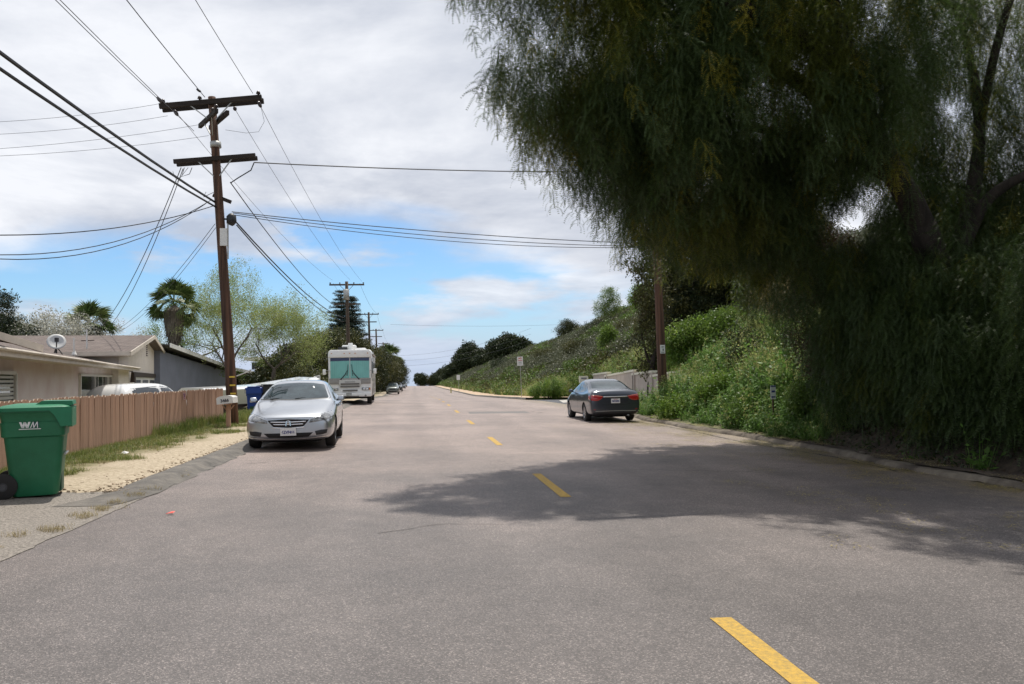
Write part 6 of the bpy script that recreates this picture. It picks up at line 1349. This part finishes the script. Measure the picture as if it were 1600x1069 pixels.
# kerb weeds and dry leaf litter under the tree
pts = []
for _ in range(5200):
    Y = rg.uniform(3, 27); X = xk(Y)+rg.gauss(-.2, .55) if rg.random() < .6 else xk(Y)-abs(rg.gauss(0, 1.6)); 
    if noise.noise(Vector((X*.9, Y*.5, 2))) < -.05: continue
    pts.append(((X, Y, road_z(X, Y)+.012+(.13 if X > xk(Y) else 0)), (0, 0, rg.uniform(0, 6.28)), rg.uniform(.6, 1.6), rg.randrange(2)))
lit = []
for i in range(2):
    mb = MB(); r2 = random.Random(300+i)
    for _ in range(16):
        p = Vector((r2.uniform(-.12, .12), r2.uniform(-.12, .12), r2.uniform(0, .008))); a_ = r2.uniform(0, 6.28); leaf_quad(mb, p, Vector((math.cos(a_), math.sin(a_), r2.uniform(-.1, .2))).normalized(), Vector((0, 0, 1)), .035, .008)
    me = bpy.data.meshes.new('fallen_leaves_%d' % i); me.from_pydata(mb.v, [], mb.f); me.materials.append(M['litter_leaf']); lit.append(me)
o = scatter('fallen_leaves', lit, pts); tag(o, 'fallen pepper leaflets drifted along the right kerb', 'leaf litter')

# --- verge grass on the left
pts = []; tp_ = []
for _ in range(9000):
    Y = 11.1+(rg.random()**1.35)*22; X = rg.uniform(-6.6, -4.0)
    g_ = -X+noise.noise(Vector((X*.9, Y*.9, .3)))*1.1+noise.noise(Vector((X*3, Y*3, 5)))*.5
    if g_ < 5.35: continue
    if g_ < 5.7 and rg.random() < .5: continue
    pts.append(((X, Y, road_z(X, Y)+.02), *rr((.5, 1.15), 5, .15)))
for _ in range(320):
    Y = rg.uniform(12, 29); X = -6.45+abs(rg.gauss(0, .12)); k = 1.0 if 19 < Y < 26.5 else .45
    if noise.noise(Vector((0, Y*.6, 8))) < .05 and Y < 21: continue
    tp_.append(((X, Y, road_z(X, Y)), *rr((.5*k, 1.1*k), 3, .2)))
for _ in range(160): tp_.append(((rg.uniform(-6.4, -5.6), rg.uniform(26.2, 31), .13), *rr((.5, 1.0), 3, .2)))
o = scatter('verge_grass', V['grass'], pts); tag(o, 'thin patchy turf between the salmon fence and the dirt path', 'grass')
o = scatter('fence_foot_grass', V['tall_grass'], tp_); tag(o, 'long green grass at the foot of the salmon fence', 'grass')
pts = []
for _ in range(2600):
    Y = rg.uniform(30, 44); X = rg.uniform(-9.5, -3.95)
    if noise.noise(Vector((X*.8, Y*.8, 4))) < -.15 or X > -4.6+rg.uniform(-.6, .3): continue
    pts.append(((X, Y, H(X, Y)+.02), *rr((1.0, 2.0), 3, .15)))
o = scatter('yard_grass', V['grass'][:3], pts); tag(o, 'green lawn strip beyond the tall pole around the blue bin', 'grass')
pts = []
for _ in range(240):
    Y = rg.uniform(7.2, 13); X = -3.55-.12*rg.random()+rg.gauss(0, .05)-(0.2 if Y < 8.3 else 0)
    if noise.noise(Vector((0, Y*2.1, 8))) < .02: continue
    pts.append(((X, Y, road_z(X, Y)+.01), *rr((.35, .8), 2, .5)))
o = scatter('crack_debris', [V['grass'][3], V['grass'][4]], pts); tag(o, 'dry grass clippings caught in the joint beside the driveway', 'debris')
# dark clods on the dirt path
cl = MB(); 
for _ in range(1100):
    Y = 11.0+rg.random()**1.4*12; X = rg.uniform(-5.4, -3.75) if rg.random() < .6 else rg.gauss(-3.95, .12); z = road_z(X, Y)+.03; r_ = rg.uniform(.006, .022); a_ = rg.uniform(0, 3)
    cl.box((X, Y, z), (r_*2, r_*1.4, r_), rot=(rg.uniform(-.4, .4), rg.uniform(-.4, .4), a_))
o = cl.build('pebbles', M['dirt_dark'] if 'dirt_dark' in M else M.setdefault('dirt_dark', mat('dark_clod', (.20, .14, .09), .95, col2=(.48, .38, .27), vscale=3))); tag(o, 'scattered pebbles and clods on the dirt path', 'pebbles', kind='stuff')

# --- the big pepper tree
rgp = random.Random(11)
pep = empty('pepper_tree', (10.7, 14.6, H(10.7, 14.6)-.1), 'huge dark weeping pepper tree overhanging the right half of the street', 'tree'); PB = pep.location
def PT(px, py, Y): return at(px, py, Y)-PB
def tb_(name, P_, r_, sub=3):
    """Smoothed, slightly knotted limb."""
    pts_ = []; rad = []
    for i in range(len(P_)-1):
        p0 = P_[max(i-1, 0)]; p1_ = P_[i]; p2_ = P_[i+1]; p3 = P_[min(i+2, len(P_)-1)]
        for k in range(sub):
            t = k/sub; pts_.append(.5*((2*p1_)+(p2_-p0)*t+(2*p0-5*p1_+4*p2_-p3)*t*t+(3*p1_-p0-3*p2_+p3)*t**3)); rad.append((r_[i]*(1-t)+r_[i+1]*t)*(1+.07*noise.noise(pts_[-1]*2.2)))
    pts_.append(P_[-1]); rad.append(r_[-1]); mb = MB(); mb.tube(pts_, rad, 12); return mb.build(name, M['bark'], pep, True)
z0 = Vector((0, 0, -.3))
tb_('trunk', [z0, Vector((-.1, 0, .6)), PT(1495, 560, 14.5), PT(1478, 470, 14.3), PT(1440, 350, 14.0)], [.55, .38, .34, .31, .26])
tb_('limb', [PT(1450, 380, 14.1), PT(1420, 310, 13.9), PT(1385, 250, 13.6), PT(1350, 180, 13.2), PT(1325, 100, 12.8), PT(1300, 10, 12.5), PT(1250, -120, 12.2)], [.26, .24, .22, .20, .17, .14, .10])
tb_('limb', [PT(1478, 470, 14.3), PT(1500, 380, 14.6), PT(1520, 300, 15), PT(1530, 180, 15.4), PT(1500, 20, 15.6)], [.26, .19, .15, .11, .07])
tb_('limb', [PT(1478, 450, 14.3), PT(1530, 330, 13.8), PT(1580, 285, 13.4), PT(1660, 250, 13)], [.20, .12, .09, .06])
tb_('limb', [PT(1350, 200, 13.3), PT(1250, 130, 13.6), PT(1130, 60, 13.8), PT(1000, 10, 14), PT(880, -20, 14)], [.17, .14, .11, .08, .05])
tb_('limb', [PT(1330, 110, 12.8), PT(1200, 30, 12.2), PT(1050, -30, 11.8), PT(900, -60, 11.6)], [.15, .12, .09, .05])
tb_('limb', [PT(1400, 280, 13.8), PT(1290, 230, 15), PT(1180, 200, 16), PT(1080, 190, 16.5)], [.14, .11, .08, .05])
tb_('limb', [PT(1500, 20, 15.6), PT(1400, -60, 15.5), PT(1250, -120, 15.2)], [.12, .08, .05]); tb_('limb', [PT(1530, 200, 15.4), PT(1560, 60, 14.6), PT(1600, -60, 14)], [.10, .08, .05])
V['pep'] = [pepper_strand('pepper_strand_%d' % i, M['leaf_pepper'], 200+i) for i in range(5)]+[pepper_strand('pepper_strand_yellow', M['leaf_pepper2'], 210)]+[pepper_strand('pepper_strand_olive_%d' % i, M['leaf_pepper3'], 220+i) for i in range(2)]
# lobes of hanging foliage: centre, radii, how far curtains hang below, density
lobes = [((9.6, 15.4, 8.2), (5.0, 4.4, 3.6), 1.6, 1.0), ((6.2, 14.6, 7.9), (3.4, 3.6, 3.0), 1.6, 1.9), ((4.2, 14.2, 8.2), (2.3, 2.8, 2.4), .8, 1.9), ((2.7, 13.8, 8.8), (1.4, 2.0, 1.8), .5, 1.8), ((1.7, 13.8, 9.6), (1.2, 1.4, .9), .4, 1.6), ((2.2, 14.0, 7.2), (.9, 1.3, .9), .3, 1.6),
         ((4.2, 15.0, 6.4), (1.5, 1.8, 1.5), .6, 1.8), ((6.6, 16.8, 6.0), (2.5, 2.2, 2.4), 1.2, 1.7), ((9.0, 17.5, 5.6), (2.6, 2.4, 2.4), 1.4, 1.5), ((13.8, 15.2, 8.0), (4.0, 4.6, 3.4), 2.0, 1.25), ((7.2, 12.3, 8.2), (2.6, 1.6, 2.2), .8, 1.0),
         ((11.0, 13.4, 3.2), (1.6, 1.5, 2.0), 2.2, 2.2), ((12.2, 13.2, 3.0), (1.8, 1.6, 2.2), 2.2, 2.2), ((12.6, 16.8, 3.8), (3.0, 2.0, 2.6), 1.8, 1.4), ((13.9, 12.8, 4.0), (2.4, 2.2, 2.8), 2.4, 1.7), ((10.2, 12.3, 2.9), (1.6, .8, .9), 3.0, 2.6), ((12.4, 11.9, 3.4), (1.8, .9, 1.0), 3.4, 2.4), ((9.4, 13.6, 2.4), (1.2, 1.3, 1.2), 2.4, 3.0), ((9.0, 12.3, 1.9), (.8, 1.2, .9), 2.0, 3.4), ((9.2, 15.2, 2.6), (.9, 1.0, 1.0), 2.2, 2.6), ((9.6, 11.0, 2.2), (1.1, 1.0, 1.1), 2.4, 3.2), ((10.6, 10.9, 2.8), (1.4, .9, 1.2), 2.8, 2.8), ((9.4, 9.9, 3.2), (1.0, .8, 1.0), 3.2, 2.4), ((12.0, 11.2, 3.6), (1.6, 1.0, 1.4), 3.0, 2.0), ((8.6, 10.5, 9.4), (3.6, 1.8, 1.3), .2, 1.3), ((9.6, 15.0, 4.2), (1.6, 1.8, 1.8), 1.0, 1.3)]
def low_edge(X): return float(np.interp(X, [.2, .8, 1.3, 1.6, 2.4, 3.2, 4.2, 4.9, 6, 7.9, 8.3, 8.7], [8.8, 7.9, 6.9, 5.9, 5.3, 4.8, 4.1, 3.75, 3.65, 3.5, 1.1, .1]))
def in_gap(p):
    """Openings between the limbs where the sky shows."""
    for c, r_ in GAPS:
        ax_ = c-Vector((0, 0, EYE)); ax_.normalize(); q_ = p-Vector((0, 0, EYE)); t = q_.dot(ax_)
        if (q_-ax_*t).length < r_*(1+.5*noise.noise(p*1.4)): return True
    return False
GAPS = [(at(1335, 350, 14), .52), (at(1290, 375, 14), .28), (at(1360, 300, 14), .24), (at(1105, 290, 14), .26), (at(1480, 165, 14), .24), (at(1345, 60, 14), .2), (at(1560, 340, 14), .24)]
pts = []
for (c, r_, hang, dn) in lobes:
    c = Vector(c); n = int(112*dn*r_[0]*r_[1]*.42)
    for _ in range(n):
        d = rnd_dir(rgp); k = rgp.uniform(.55, 1.0); k *= 1+.16*noise.noise(d*2.0+c)
        p = c+Vector((d.x*r_[0]*k, d.y*r_[1]*k, d.z*r_[2]*k))
        if noise.noise(p*.55+Vector((4, 0, 0))) < -.36: continue
        nl = rgp.randint(1, 3)+(rgp.random() < .5)*int(hang/.55*(1 if d.z < 0 else .4)); yel = rgp.random() < .17
        q_ = p.copy(); s_ = rgp.uniform(.85, 1.2)
        for j in range(nl):
            gz_ = H(q_.x, q_.y)
            if q_.z-gz_ < .66*s_+.05: break
            if q_.z-.62*s_ < low_edge(q_.x)+.35*noise.noise(q_*1.1): break
            if q_.y < 14.1 and 8.8 < q_.x < 13.2 and 4.1 < q_.z < 9.5 and rgp.random() < .80: q_ = q_+Vector((0, 0, -.55*s_)); continue
            if not in_gap(q_-Vector((0, 0, .3))):
                ol_ = noise.noise(q_*.45+Vector((0, 9, 0))) > rgp.uniform(-.05, .25); pts.append((q_-PB, (rgp.gauss(0, .24), rgp.gauss(0, .24), rgp.uniform(0, 6.28)), s_, 5 if rgp.random() < (.30 if yel else .012)*(.15 if q_.z < 4.2 and q_.x > 8.2 else 1) else (6+rgp.randrange(2) if ol_ and not (q_.z < 4.2 and q_.x > 8.2 and rgp.random() < .85) else rgp.randrange(5))))
            q_ = q_+Vector((rgp.gauss(0, .13), rgp.gauss(0, .13), -.42*s_))
print('pepper strands', len(pts))
scatter('foliage', V['pep'], pts, pep)

# dead leaves and low dark ivy on the shaded foot of the bank
pts_ = []
for _ in range(1500):
    Y = rgp.uniform(2, 17); X = rgp.uniform(8.45, 14.5); pts_.append(((X, Y, H(X, Y)+.03), (rgp.uniform(-.5, .5), rgp.uniform(-.5, .5), rgp.uniform(0, 6.28)), rgp.uniform(.25, .65), rgp.randrange(5)))
tag(scatter('bank_undergrowth', V['cl_red']+V['cl_dark'][:2], pts_), 'dark dead leaves and low ivy at the shaded foot of the bank under the pepper tree', 'undergrowth')
# --- bushes and trees on the right behind the pole and the bank
def bush(name, label, base, lobes_, leafs, n=300, cat='bush', seed=1, h=1.5, **k): return build_tree(name, base, label, cat, h, .06, leafs, seed, levels=1, first=.5, lobes=lobes_, n_lobe=n, **k)
g_ = Vector((10.4, 18.6, H(10.4, 18.6))); bush('redbrown_bush', 'dark red-brown bush between the green weeds and the pepper tree', g_, [(0, 0, 1.9, 1.0, .9, 1.7), (.3, .3, 3.3, .9, .8, 1.1), (.4, -.3, .9, 1.0, .9, 1.0)], V['cl_red'], 330, seed=2, scale=(.5, .9))
g_ = Vector((11.6, 17.8, H(11.6, 17.8))); bush('redbrown_bush', 'second red-brown bush deep in the shade of the pepper tree', g_, [(0, 0, 1.5, 1.3, 1.0, 1.5), (.9, .2, 1.0, 1.2, 1, 1.1)], V['cl_red'], 260, seed=3, scale=(.5, .9))
def B(px, py, Y): p = at(px, py, Y); return Vector((p.x, Y, H(p.x, Y)))
b_ = B(1095, 560, 37.5); bush('green_bush', 'big sunlit green bush above the block wall, right of the reddish pole', b_, [(0, 0, 1.3, 1.6, 1.3, 1.2), (1.5, .3, 1.6, 1.6, 1.4, 1.3), (-.9, 0, 1.0, 1.0, 1.0, 1.0), (2.8, .4, 1.4, 1.1, 1.2, 1.2)], V['cl_green']+V['cl_bright'], 130, seed=4, scale=(.8, 1.3))
b_ = B(952, 575, 66); bush('round_bush', 'bright green conical shrub standing alone on the grey hillside', b_, [(0, 0, 1.7, .9, .9, 1.4), (.1, 0, 2.7, .55, .6, .7), (.4, 0, .7, .8, .8, .7)], V['cl_bright']+V['cl_green'], 150, seed=5, scale=(.8, 1.2))
b_ = B(856, 612, 57.5); bush('mustard_bush', 'bright yellow-green mustard bush at the mouth of the side street', b_, [(0, 0, .75, 1.1, 1.0, .8), (.7, .3, .65, .8, .8, .7), (-.7, 0, .4, .7, .7, .5)], V['cl_bright']+V['weed_pale'][:2], 150, seed=6, scale=(.4, .8), cat='bush')
b_ = B(1165, 560, 26); bush('small_shrub', 'small dark shrub sticking out of the flowering weeds on the bank', b_, [(0, 0, 1.2, .65, .6, .55), (.1, 0, .6, .3, .3, .6)], V['cl_dark']+V['cl_olive'], 260, seed=7, scale=(.45, .8))
b_ = B(1262, 500, 27); bush('tan_bush', 'dry tan bush at the top of the bank beneath the pepper tree', b_, [(0, 0, .8, 1.2, 1, .9), (-.9, 0, .7, .9, .8, .7)], V['cl_tan'], 170, seed=8, scale=(.6, 1.0))
for i, (px, py, Y, k_, lb, lf) in enumerate([(1060, 628, 26, .75, 'low leafy bush at the foot of the bank beside the base of the reddish pole', 'cl_bright'), (1120, 600, 25, .9, 'rounded yellow-green bush midway up the near bank', 'cl_bright'), (1245, 560, 24, 1.0, 'leafy green bush high on the near bank left of the red-brown bush', 'cl_green'), (1170, 648, 21, .7, 'low green bush at the kerb left of the notice stake', 'cl_green'), (1262, 668, 18.5, .7, 'low dark green bush at the kerb right of the notice stake', 'cl_green')]):
    bush('bank_bush', lb, B(px, py, Y), [(0, 0, .55*k_, 1.0*k_, .8*k_, .6*k_), (.6*k_, .2, .4*k_, .7*k_, .6*k_, .45*k_)], V[lf], 230, seed=140+i, scale=(.4, .8), h=.6)
for i, (px, py, Y, k_, lb, lf) in enumerate([(905, 560, 92, 1.7, 'rounded dark bush halfway up the hillside left of the conical shrub', 'cl_olive'), (985, 530, 78, 1.5, 'rounded bush high on the hillside right of the conical shrub', 'cl_olive'), (925, 520, 120, 2.0, 'dark bush just under the ridge tree', 'cl_dark'), (850, 572, 120, 2.0, 'olive bush on the slope above the parking sign', 'cl_olive'), (785, 590, 170, 2.4, 'dark bush low on the slope left of the parking sign', 'cl_dark'), (900, 585, 70, 1.1, 'small green bush low on the slope above the mustard bush', 'cl_green'), (1000, 560, 62, 1.2, 'pale green bush low on the slope left of the reddish pole', 'cl_green')]):
    bush('hillside_bush', lb, B(px, py, Y), [(0, 0, .5*k_, 1.1*k_, 1.0*k_, .75*k_), (.7*k_, 0, .35*k_, .8*k_, .8*k_, .55*k_)], V[lf], int(90/k_), seed=150+i, scale=(.7, 1.2), h=.8)
for i, (px, Y, hh, rx, lb, lf) in enumerate([(1015, 43, 9.5, 1.0, 'tall brownish creeper-clad tree just left of the reddish pole', V['cl_olive']+V['cl_red'][:1]), (1075, 46, 9.0, 2.3, 'dark olive tree right behind the reddish pole', V['cl_olive']+V['cl_dark']), (1165, 46, 9.2, 2.6, 'dark tree behind the big sunlit green bush', V['cl_dark']+V['cl_olive']), (1235, 40, 7.4, 2.1, 'dark tree above the dry tan bush', V['cl_dark']+V['cl_olive'])]):
    b_ = B(px, 560, Y); hz_ = b_.z
    build_tree('hillside_tree', b_, lb, 'tree', hh, .22, lf, 20+i, levels=2, first=.26, bark='bark', lobes=[(0, 0, hh*.35, rx*.9, rx, hh*.24), (.2, 0, hh*.62, rx, rx, hh*.25), (-.2, .2, hh*.85, rx*.75, rx*.8, hh*.17)], n_lobe=110, scale=(.8, 1.3), group='trees behind the corner pole')
# ridge trees
for i, (px, py, pt, Y, rx, lb, lf, nn) in enumerate([(950, 505, 444, 118, 2.5, 'airy pale green tree on the ridge, left of the reddish pole', V['cl_green']+V['cl_spring'], 46), (1003, 490, 441, 108, 2.0, 'bright green tree on the ridge beside the creeper-clad tree', V['cl_bright'], 60),
        (888, 530, 498, 150, 2.6, 'round dark shrub-like tree at the crest of the hillside', V['cl_dark']+V['cl_olive'], 34)]):
    t = at(px, pt, Y); b_ = Vector((t.x, Y, H(t.x, Y)-.3)); hh = t.z-b_.z
    build_tree('ridge_tree', b_, lb, 'tree', hh, .14, lf, 40+i, levels=2, first=.3, lobes=[(-.3*rx, 0, hh*.52, rx*.75, rx*.8, hh*.26), (.35*rx, .3, hh*.55, rx*.7, rx*.7, hh*.28), (0, 0, hh*.78, rx*.62, rx*.6, hh*.2)], n_lobe=nn, scale=(.9, 1.5), shell=.3)
for i, (px, py, pt, Y, rx, lb) in enumerate([(795, 560, 521, 235, 7.0, 'broad dark olive tree standing on the middle of the ridge'), (815, 556, 528, 232, 4.0, 'smaller dark tree on the right of the broad ridge tree'), (750, 575, 545, 300, 10, 'dark spreading pine at the left end of the ridge trees'), (733, 580, 534, 300, 6, 'dark pointed-top pine over the lowest part of the ridge'), (772, 570, 550, 290, 8, 'low dark tree between the ridge pines and the broad olive tree'), (690, 597, 578, 420, 5.5, 'small dark tree at the right of the street end'), (712, 590, 566, 330, 6.5, 'dark tree where the ridge meets the street end')]):
    t = at(px, pt, Y); bz = at(px, py, Y); b_ = Vector((t.x, Y, bz.z-1.5)); hh = t.z-b_.z
    build_tree('ridge_pine', b_, lb, 'tree', hh, .4, [V['cl_dark_far'][0], V['cl_dark_far'][1]] if 'cl_dark_far' in V else V.setdefault('cl_dark_far', [clump('far_dark_clump_%d' % q, M['leaf_dark'], 60, 1.3, .5, .3, 400+q) for q in range(2)]), 60+i, levels=1, first=.5, lobes=[(-.4*rx, 0, hh*.45, rx*.6, rx*.6, hh*.36), (.4*rx, 0, hh*.42, rx*.6, rx*.6, hh*.33), (0, 0, hh*.68, rx*.5, rx*.5, hh*.3)], n_lobe=max(3, int(90/rx)), scale=(.7, 1.3), group='dark trees along the ridge')
for i, (px, pt, lb) in enumerate([(656, 584, 'leftmost of the low trees closing the street'), (668, 586, 'middle low brownish tree closing the street'), (680, 588, 'rightmost of the low trees closing the street')]):
    Y = 380; t = at(px, pt, Y); b_ = Vector((t.x, Y, zr(Y)-1)); hh = t.z-b_.z
    build_tree('street_end_tree', b_, lb, 'tree', hh, .3, V['cl_dark_far'] if i != 1 else V['cl_olive'], 75+i, levels=1, first=.5, lobes=[(0, 0, hh*.75, 2.6, 2.6, hh*.25), (1.2, 0, hh*.6, 2.2, 2.2, hh*.22)], n_lobe=16 if i != 1 else 40, scale=(.8, 1.2), group='low trees at the street end')

# --- left side trees
b_ = Vector((at(372, 600, 50).x, 50, -.9))
def tall_branchy(name, px, Y, pytop, label, leafs, seed, spread, per, jit, levels=4, r0=.24, scale=(.6, 1.1), zb=-.9, up=.3, first=.27):
    t = at(px, pytop, Y); b_ = Vector((t.x, Y, zb)); return build_tree(name, b_, label, 'tree', t.z-zb, r0, leafs, seed, spread=spread, levels=levels, per_tip=per, jit=jit, up=up, first=first, scale=scale)
tall_branchy('elm_tree', 352, 56, 402, 'wide bare-limbed tree with thin spring leaves behind the tall pole', V['cl_spring'], 5, 1.25, 1, .7, levels=5)
tall_branchy('elm_tree', 415, 60, 455, 'lower bare-limbed tree with brighter spring leaves right of the tall pole', V['cl_spring'], 8, 1.3, 1, .7, levels=5)
tall_branchy('elm_tree', 310, 60, 470, 'dense young green tree under the bare limbs beside the tall palm', V['cl_green'], 9, 1.1, 2, .6, levels=3)
tall_branchy('blossom_tree', 68, 48, 492, 'pale blossoming tree behind the pink bungalow roof left of the dish', V['cl_white'], 12, 1.3, 2, .6, levels=4, r0=.12)
tall_branchy('blossom_tree', 180, 62, 508, 'small pale blossoming tree between the two palms', V['cl_white'], 13, 1.3, 1, .6, levels=4, r0=.10)
for i, (px, Y, pt, lb) in enumerate([(4, 46, 458, 'dark pine clump at the very left edge of the picture'), (30, 47, 482, 'shorter dark pine clump between the edge pine and the blossoming tree')]):
    t = at(px, pt, Y); b_ = Vector((t.x, Y, -.9)); hh = t.z+.9
    build_tree('yard_pine', b_, lb, 'tree', hh, .2, V['cl_pine']+V['cl_dark'][:1], 90+i, levels=2, first=.25, lobes=[(0, 0, hh*.9, .8, .8, hh*.1), (.3, .2, hh*.74, 1.2, 1.1, hh*.1), (-.4, 0, hh*.58, 1.5, 1.4, hh*.13), (.5, 0, hh*.42, 1.3, 1.2, hh*.13)], n_lobe=55, scale=(.7, 1.1))
# fan palms
def fan_frond(seed):
    rg_ = random.Random(seed); mb = MB(); st = .75; mb.tube([Vector((0, 0, 0)), Vector((st*.6, 0, .06)), Vector((st, 0, .02))], .012, 4)
    n = 17
    for i in range(n):
        a = R(-80+160*i/(n-1)); L = rg_.uniform(.62, .80); d = Vector((math.cos(a), math.sin(a), -.05)); c = Vector((st, 0, .02)); m_ = c+d*L*.6; tip = c+d*L+Vector((0, 0, -.22)); s_ = Vector((-math.sin(a), math.cos(a), 0))*.040
        mb.add([c, m_-s_, tip, m_+s_], [(0, 1, 2, 3)])
    me = bpy.data.meshes.new('frond'); me.from_pydata(mb.v, [], mb.f); me.materials.append(M['leaf_palm']); return me
FR_ = [fan_frond(i) for i in range(3)]
def palm(px, Y, pycrown, k, label, trunk_vis=True, zb=-.9, skirt=1.0):
    t = at(px, pycrown, Y); b_ = Vector((t.x, Y, zb)); o = empty('fan_palm', b_, label, 'palm'); h_ = t.z-zb
    mb = MB(); mb.tube([Vector((0, 0, -.3)), Vector((.05, 0, h_*.5)), Vector((0, 0, h_))], [.30*k, .22*k, .20*k], 12); mb.build('trunk', M['bark_grey'], o, True)
    # skirt of dead fronds hanging from under the crown
    if skirt:
        mb = MB(); rs = random.Random(5); L = skirt
        mb.lathe([(.25*k, h_-.1), (.52*k, h_-.35), (.55*k, h_-L*.4), (.42*k, h_-L*.75), (.26*k, h_-L), (.2*k, h_-L-.05)], 26)
        for i in range(220):
            a = rs.uniform(0, 6.28); u_ = rs.random(); z_ = h_-.2-u_*(L-.3); r_ = (.56-.28*u_*u_)*k; d = Vector((math.cos(a), math.sin(a), 0)); p = d*r_+Vector((0, 0, z_)); s_ = Vector((-d.y, d.x, 0))*.05*k
            mb.add([p-s_-d*.06, p+s_-d*.06, p+d*rs.uniform(.05, .2)*k-Vector((0, 0, .45*k))], [(0, 1, 2)])
        mb.build('dead_frond_skirt', M['palm_skirt'], o)
    rs = random.Random(int(px))
    for i in range(46):
        el = [-.7, -.35, 0., .3, .6, .9, 1.15, 1.4][i % 8]+rs.uniform(-.15, .15); az = i*2.399
        f = link_mesh('frond', FR_[i % 3], o, loc=(0, 0, h_+rs.uniform(-.15, .1)), rot=(rs.uniform(-.9, .9), -el, az), scale=(k*1.1, k, k))
    return o
palm(272, 52, 478, 1.12, 'tall fan palm with a hanging skirt of dead fronds left of the tall pole', skirt=2.3)
palm(140, 50, 514, 1.1, 'lower fan palm showing only its crown over the shingle roof', skirt=0)
palm(607, 190, 562, 2.6, 'leaning far fan palm at the end of the dark street trees', zb=-1.5, skirt=0)
palm(600, 150, 580, 2.0, 'drooping yellowish palm behind the parked cars', zb=-1.2, skirt=0)
# dark street trees behind the motorhome: each its own crown
DT = [(446, 66, 560, 3.0, 'dark dense tree left of the motorhome'), (470, 78, 537, 3.6, 'dark dense tree behind the left edge of the motorhome'), (505, 84, 520, 3.8, 'highest dark dense tree under the twin-topped pine'), (532, 92, 516, 4.2, 'dark dense tree behind the motorhome roof'), (560, 100, 534, 3.6, 'dark dense tree right of the second pole'), (577, 118, 540, 4.2, 'dark dense tree at the third pole'), (590, 138, 550, 4.2, 'dark dense tree at the fourth pole'), (602, 165, 556, 4.6, 'farthest dark dense tree of the left row')]
for i, (px, Y, pt, rx, lb) in enumerate(DT):
    t = at(px, pt, Y); b_ = Vector((t.x, Y, road_z(-8, Y)-.7)); hh = t.z-b_.z
    build_tree('street_tree', b_, lb, 'tree', hh, .25, V['cl_olive']+V['cl_dark'][:2] if i % 2 else V['cl_olive'][:2]+V['cl_dark'], 120+i, levels=2, first=.4, bark='bark', lobes=[(-.3*rx, 0, hh*.46, rx*.8, rx*.9, hh*.34), (.3*rx, .3, hh*.5, rx*.75, rx*.8, hh*.34), (0, 0, hh*.74, rx*.72, rx*.8, hh*.25)], n_lobe=46, scale=(1.0, 1.7), group='dark street trees on the left')
# shrubs in the yard by the trailer
b_ = Vector((at(500, 595, 52).x, 52, -.5)); bush('yard_shrub', 'spiky yellow-green shrub tucked against the left of the motorhome', b_, [(0, 0, 1.0, .8, .8, 1.0)], V['cl_olive'], 150, seed=31, scale=(.5, .9))
b_ = Vector((at(465, 590, 56).x, 56, -.6)); bush('yard_shrub', 'dull green shrubs behind the rising end of the white trailer', b_, [(0, 0, 1.6, 1.6, 1.2, 1.4), (1.3, 0, 1.2, 1.2, 1, 1.2)], V['cl_olive']+V['cl_dark'][:1], 90, seed=32, scale=(.8, 1.2))
# twin-topped norfolk pine
def norfolk(px, Y, pt, k, label, seed):
    t = at(px, pt, Y); b_ = Vector((t.x, Y, -1.2)); hh = t.z-b_.z; o = empty('norfolk_pine', b_, label, 'tree'); rs = random.Random(seed)
    mb = MB(); mb.tube([Vector((0, 0, -.3)), Vector((0, 0, hh))], [.28, .03], 8); mb.build('trunk', M['bark_grey'], o, True)
    pts = []; mb = MB(); z_ = hh*.35
    while z_ < hh-.1:
        L = k*(.25+1.0*(1-((z_-hh*.35)/(hh*.65)))**.75); n_ = 6; a0 = rs.uniform(0, 6.28)
        for i in range(n_):
            a = a0+i*2*math.pi/n_; d = Vector((math.cos(a), math.sin(a), rs.uniform(-.05, .3)))*rs.uniform(.7, 1.12); mb.tube([Vector((0, 0, z_)), Vector((0, 0, z_))+d*L], [.05, .015], 4, caps=False)
            m_ = max(2, int(L/.38))
            for j in range(m_): p = Vector((0, 0, z_))+d*L*(j+.7)/m_; pts.append((p+Vector((0, 0, .05)), (0, 0, rs.uniform(0, 6)), rs.uniform(.7, 1.0)*(.55+.45*L/k), rs.randrange(2)))
        z_ += rs.uniform(.32, .52)
    mb.build('limbs', M['bark_grey'], o); scatter('crown', V['cl_norf'], pts, o); return o
V['cl_norf'] = [clump('norfolk_clump_%d' % i, M['leaf_pine'], 90, .55, .24, .06, 500+i, flat=.42) for i in range(2)]
norfolk(533, 96, 453, 2.2, 'taller left top of the dark twin-topped pine behind the second pole', 1); norfolk(549, 97, 463, 2.0, 'shorter right top of the dark twin-topped pine behind the second pole', 2)

# --- litter
p = Vector((-2.72, 9.25, road_z(-2.7, 9.25)+.004)); o = empty('litter', p, 'small crumpled red scrap lying on the asphalt', 'litter'); mb = MB(); 
r2 = random.Random(4); mb.add([Vector((r2.uniform(-.055, .055), r2.uniform(-.04, .04), r2.uniform(0, .035))) for _ in range(9)], [(0, 1, 2), (2, 3, 4), (4, 5, 0), (5, 6, 7), (7, 8, 1), (3, 6, 8), (1, 4, 7)]); mb.build('scrap', M['litter_red'], o)
p = Vector((-5.62, 16.2, road_z(-5.6, 16.2)+.04)); o = empty('litter', p, 'crumpled white paper lying in the grass by the salmon fence', 'litter'); mb = MB()
mb.add([(-.07, -.04, 0), (.06, -.045, .01), (.08, .04, .03), (-.05, .05, .04), (0, 0, .06)], [(0, 1, 4), (1, 2, 4), (2, 3, 4), (3, 0, 4)]); mb.build('paper', M['litter_white'], o)
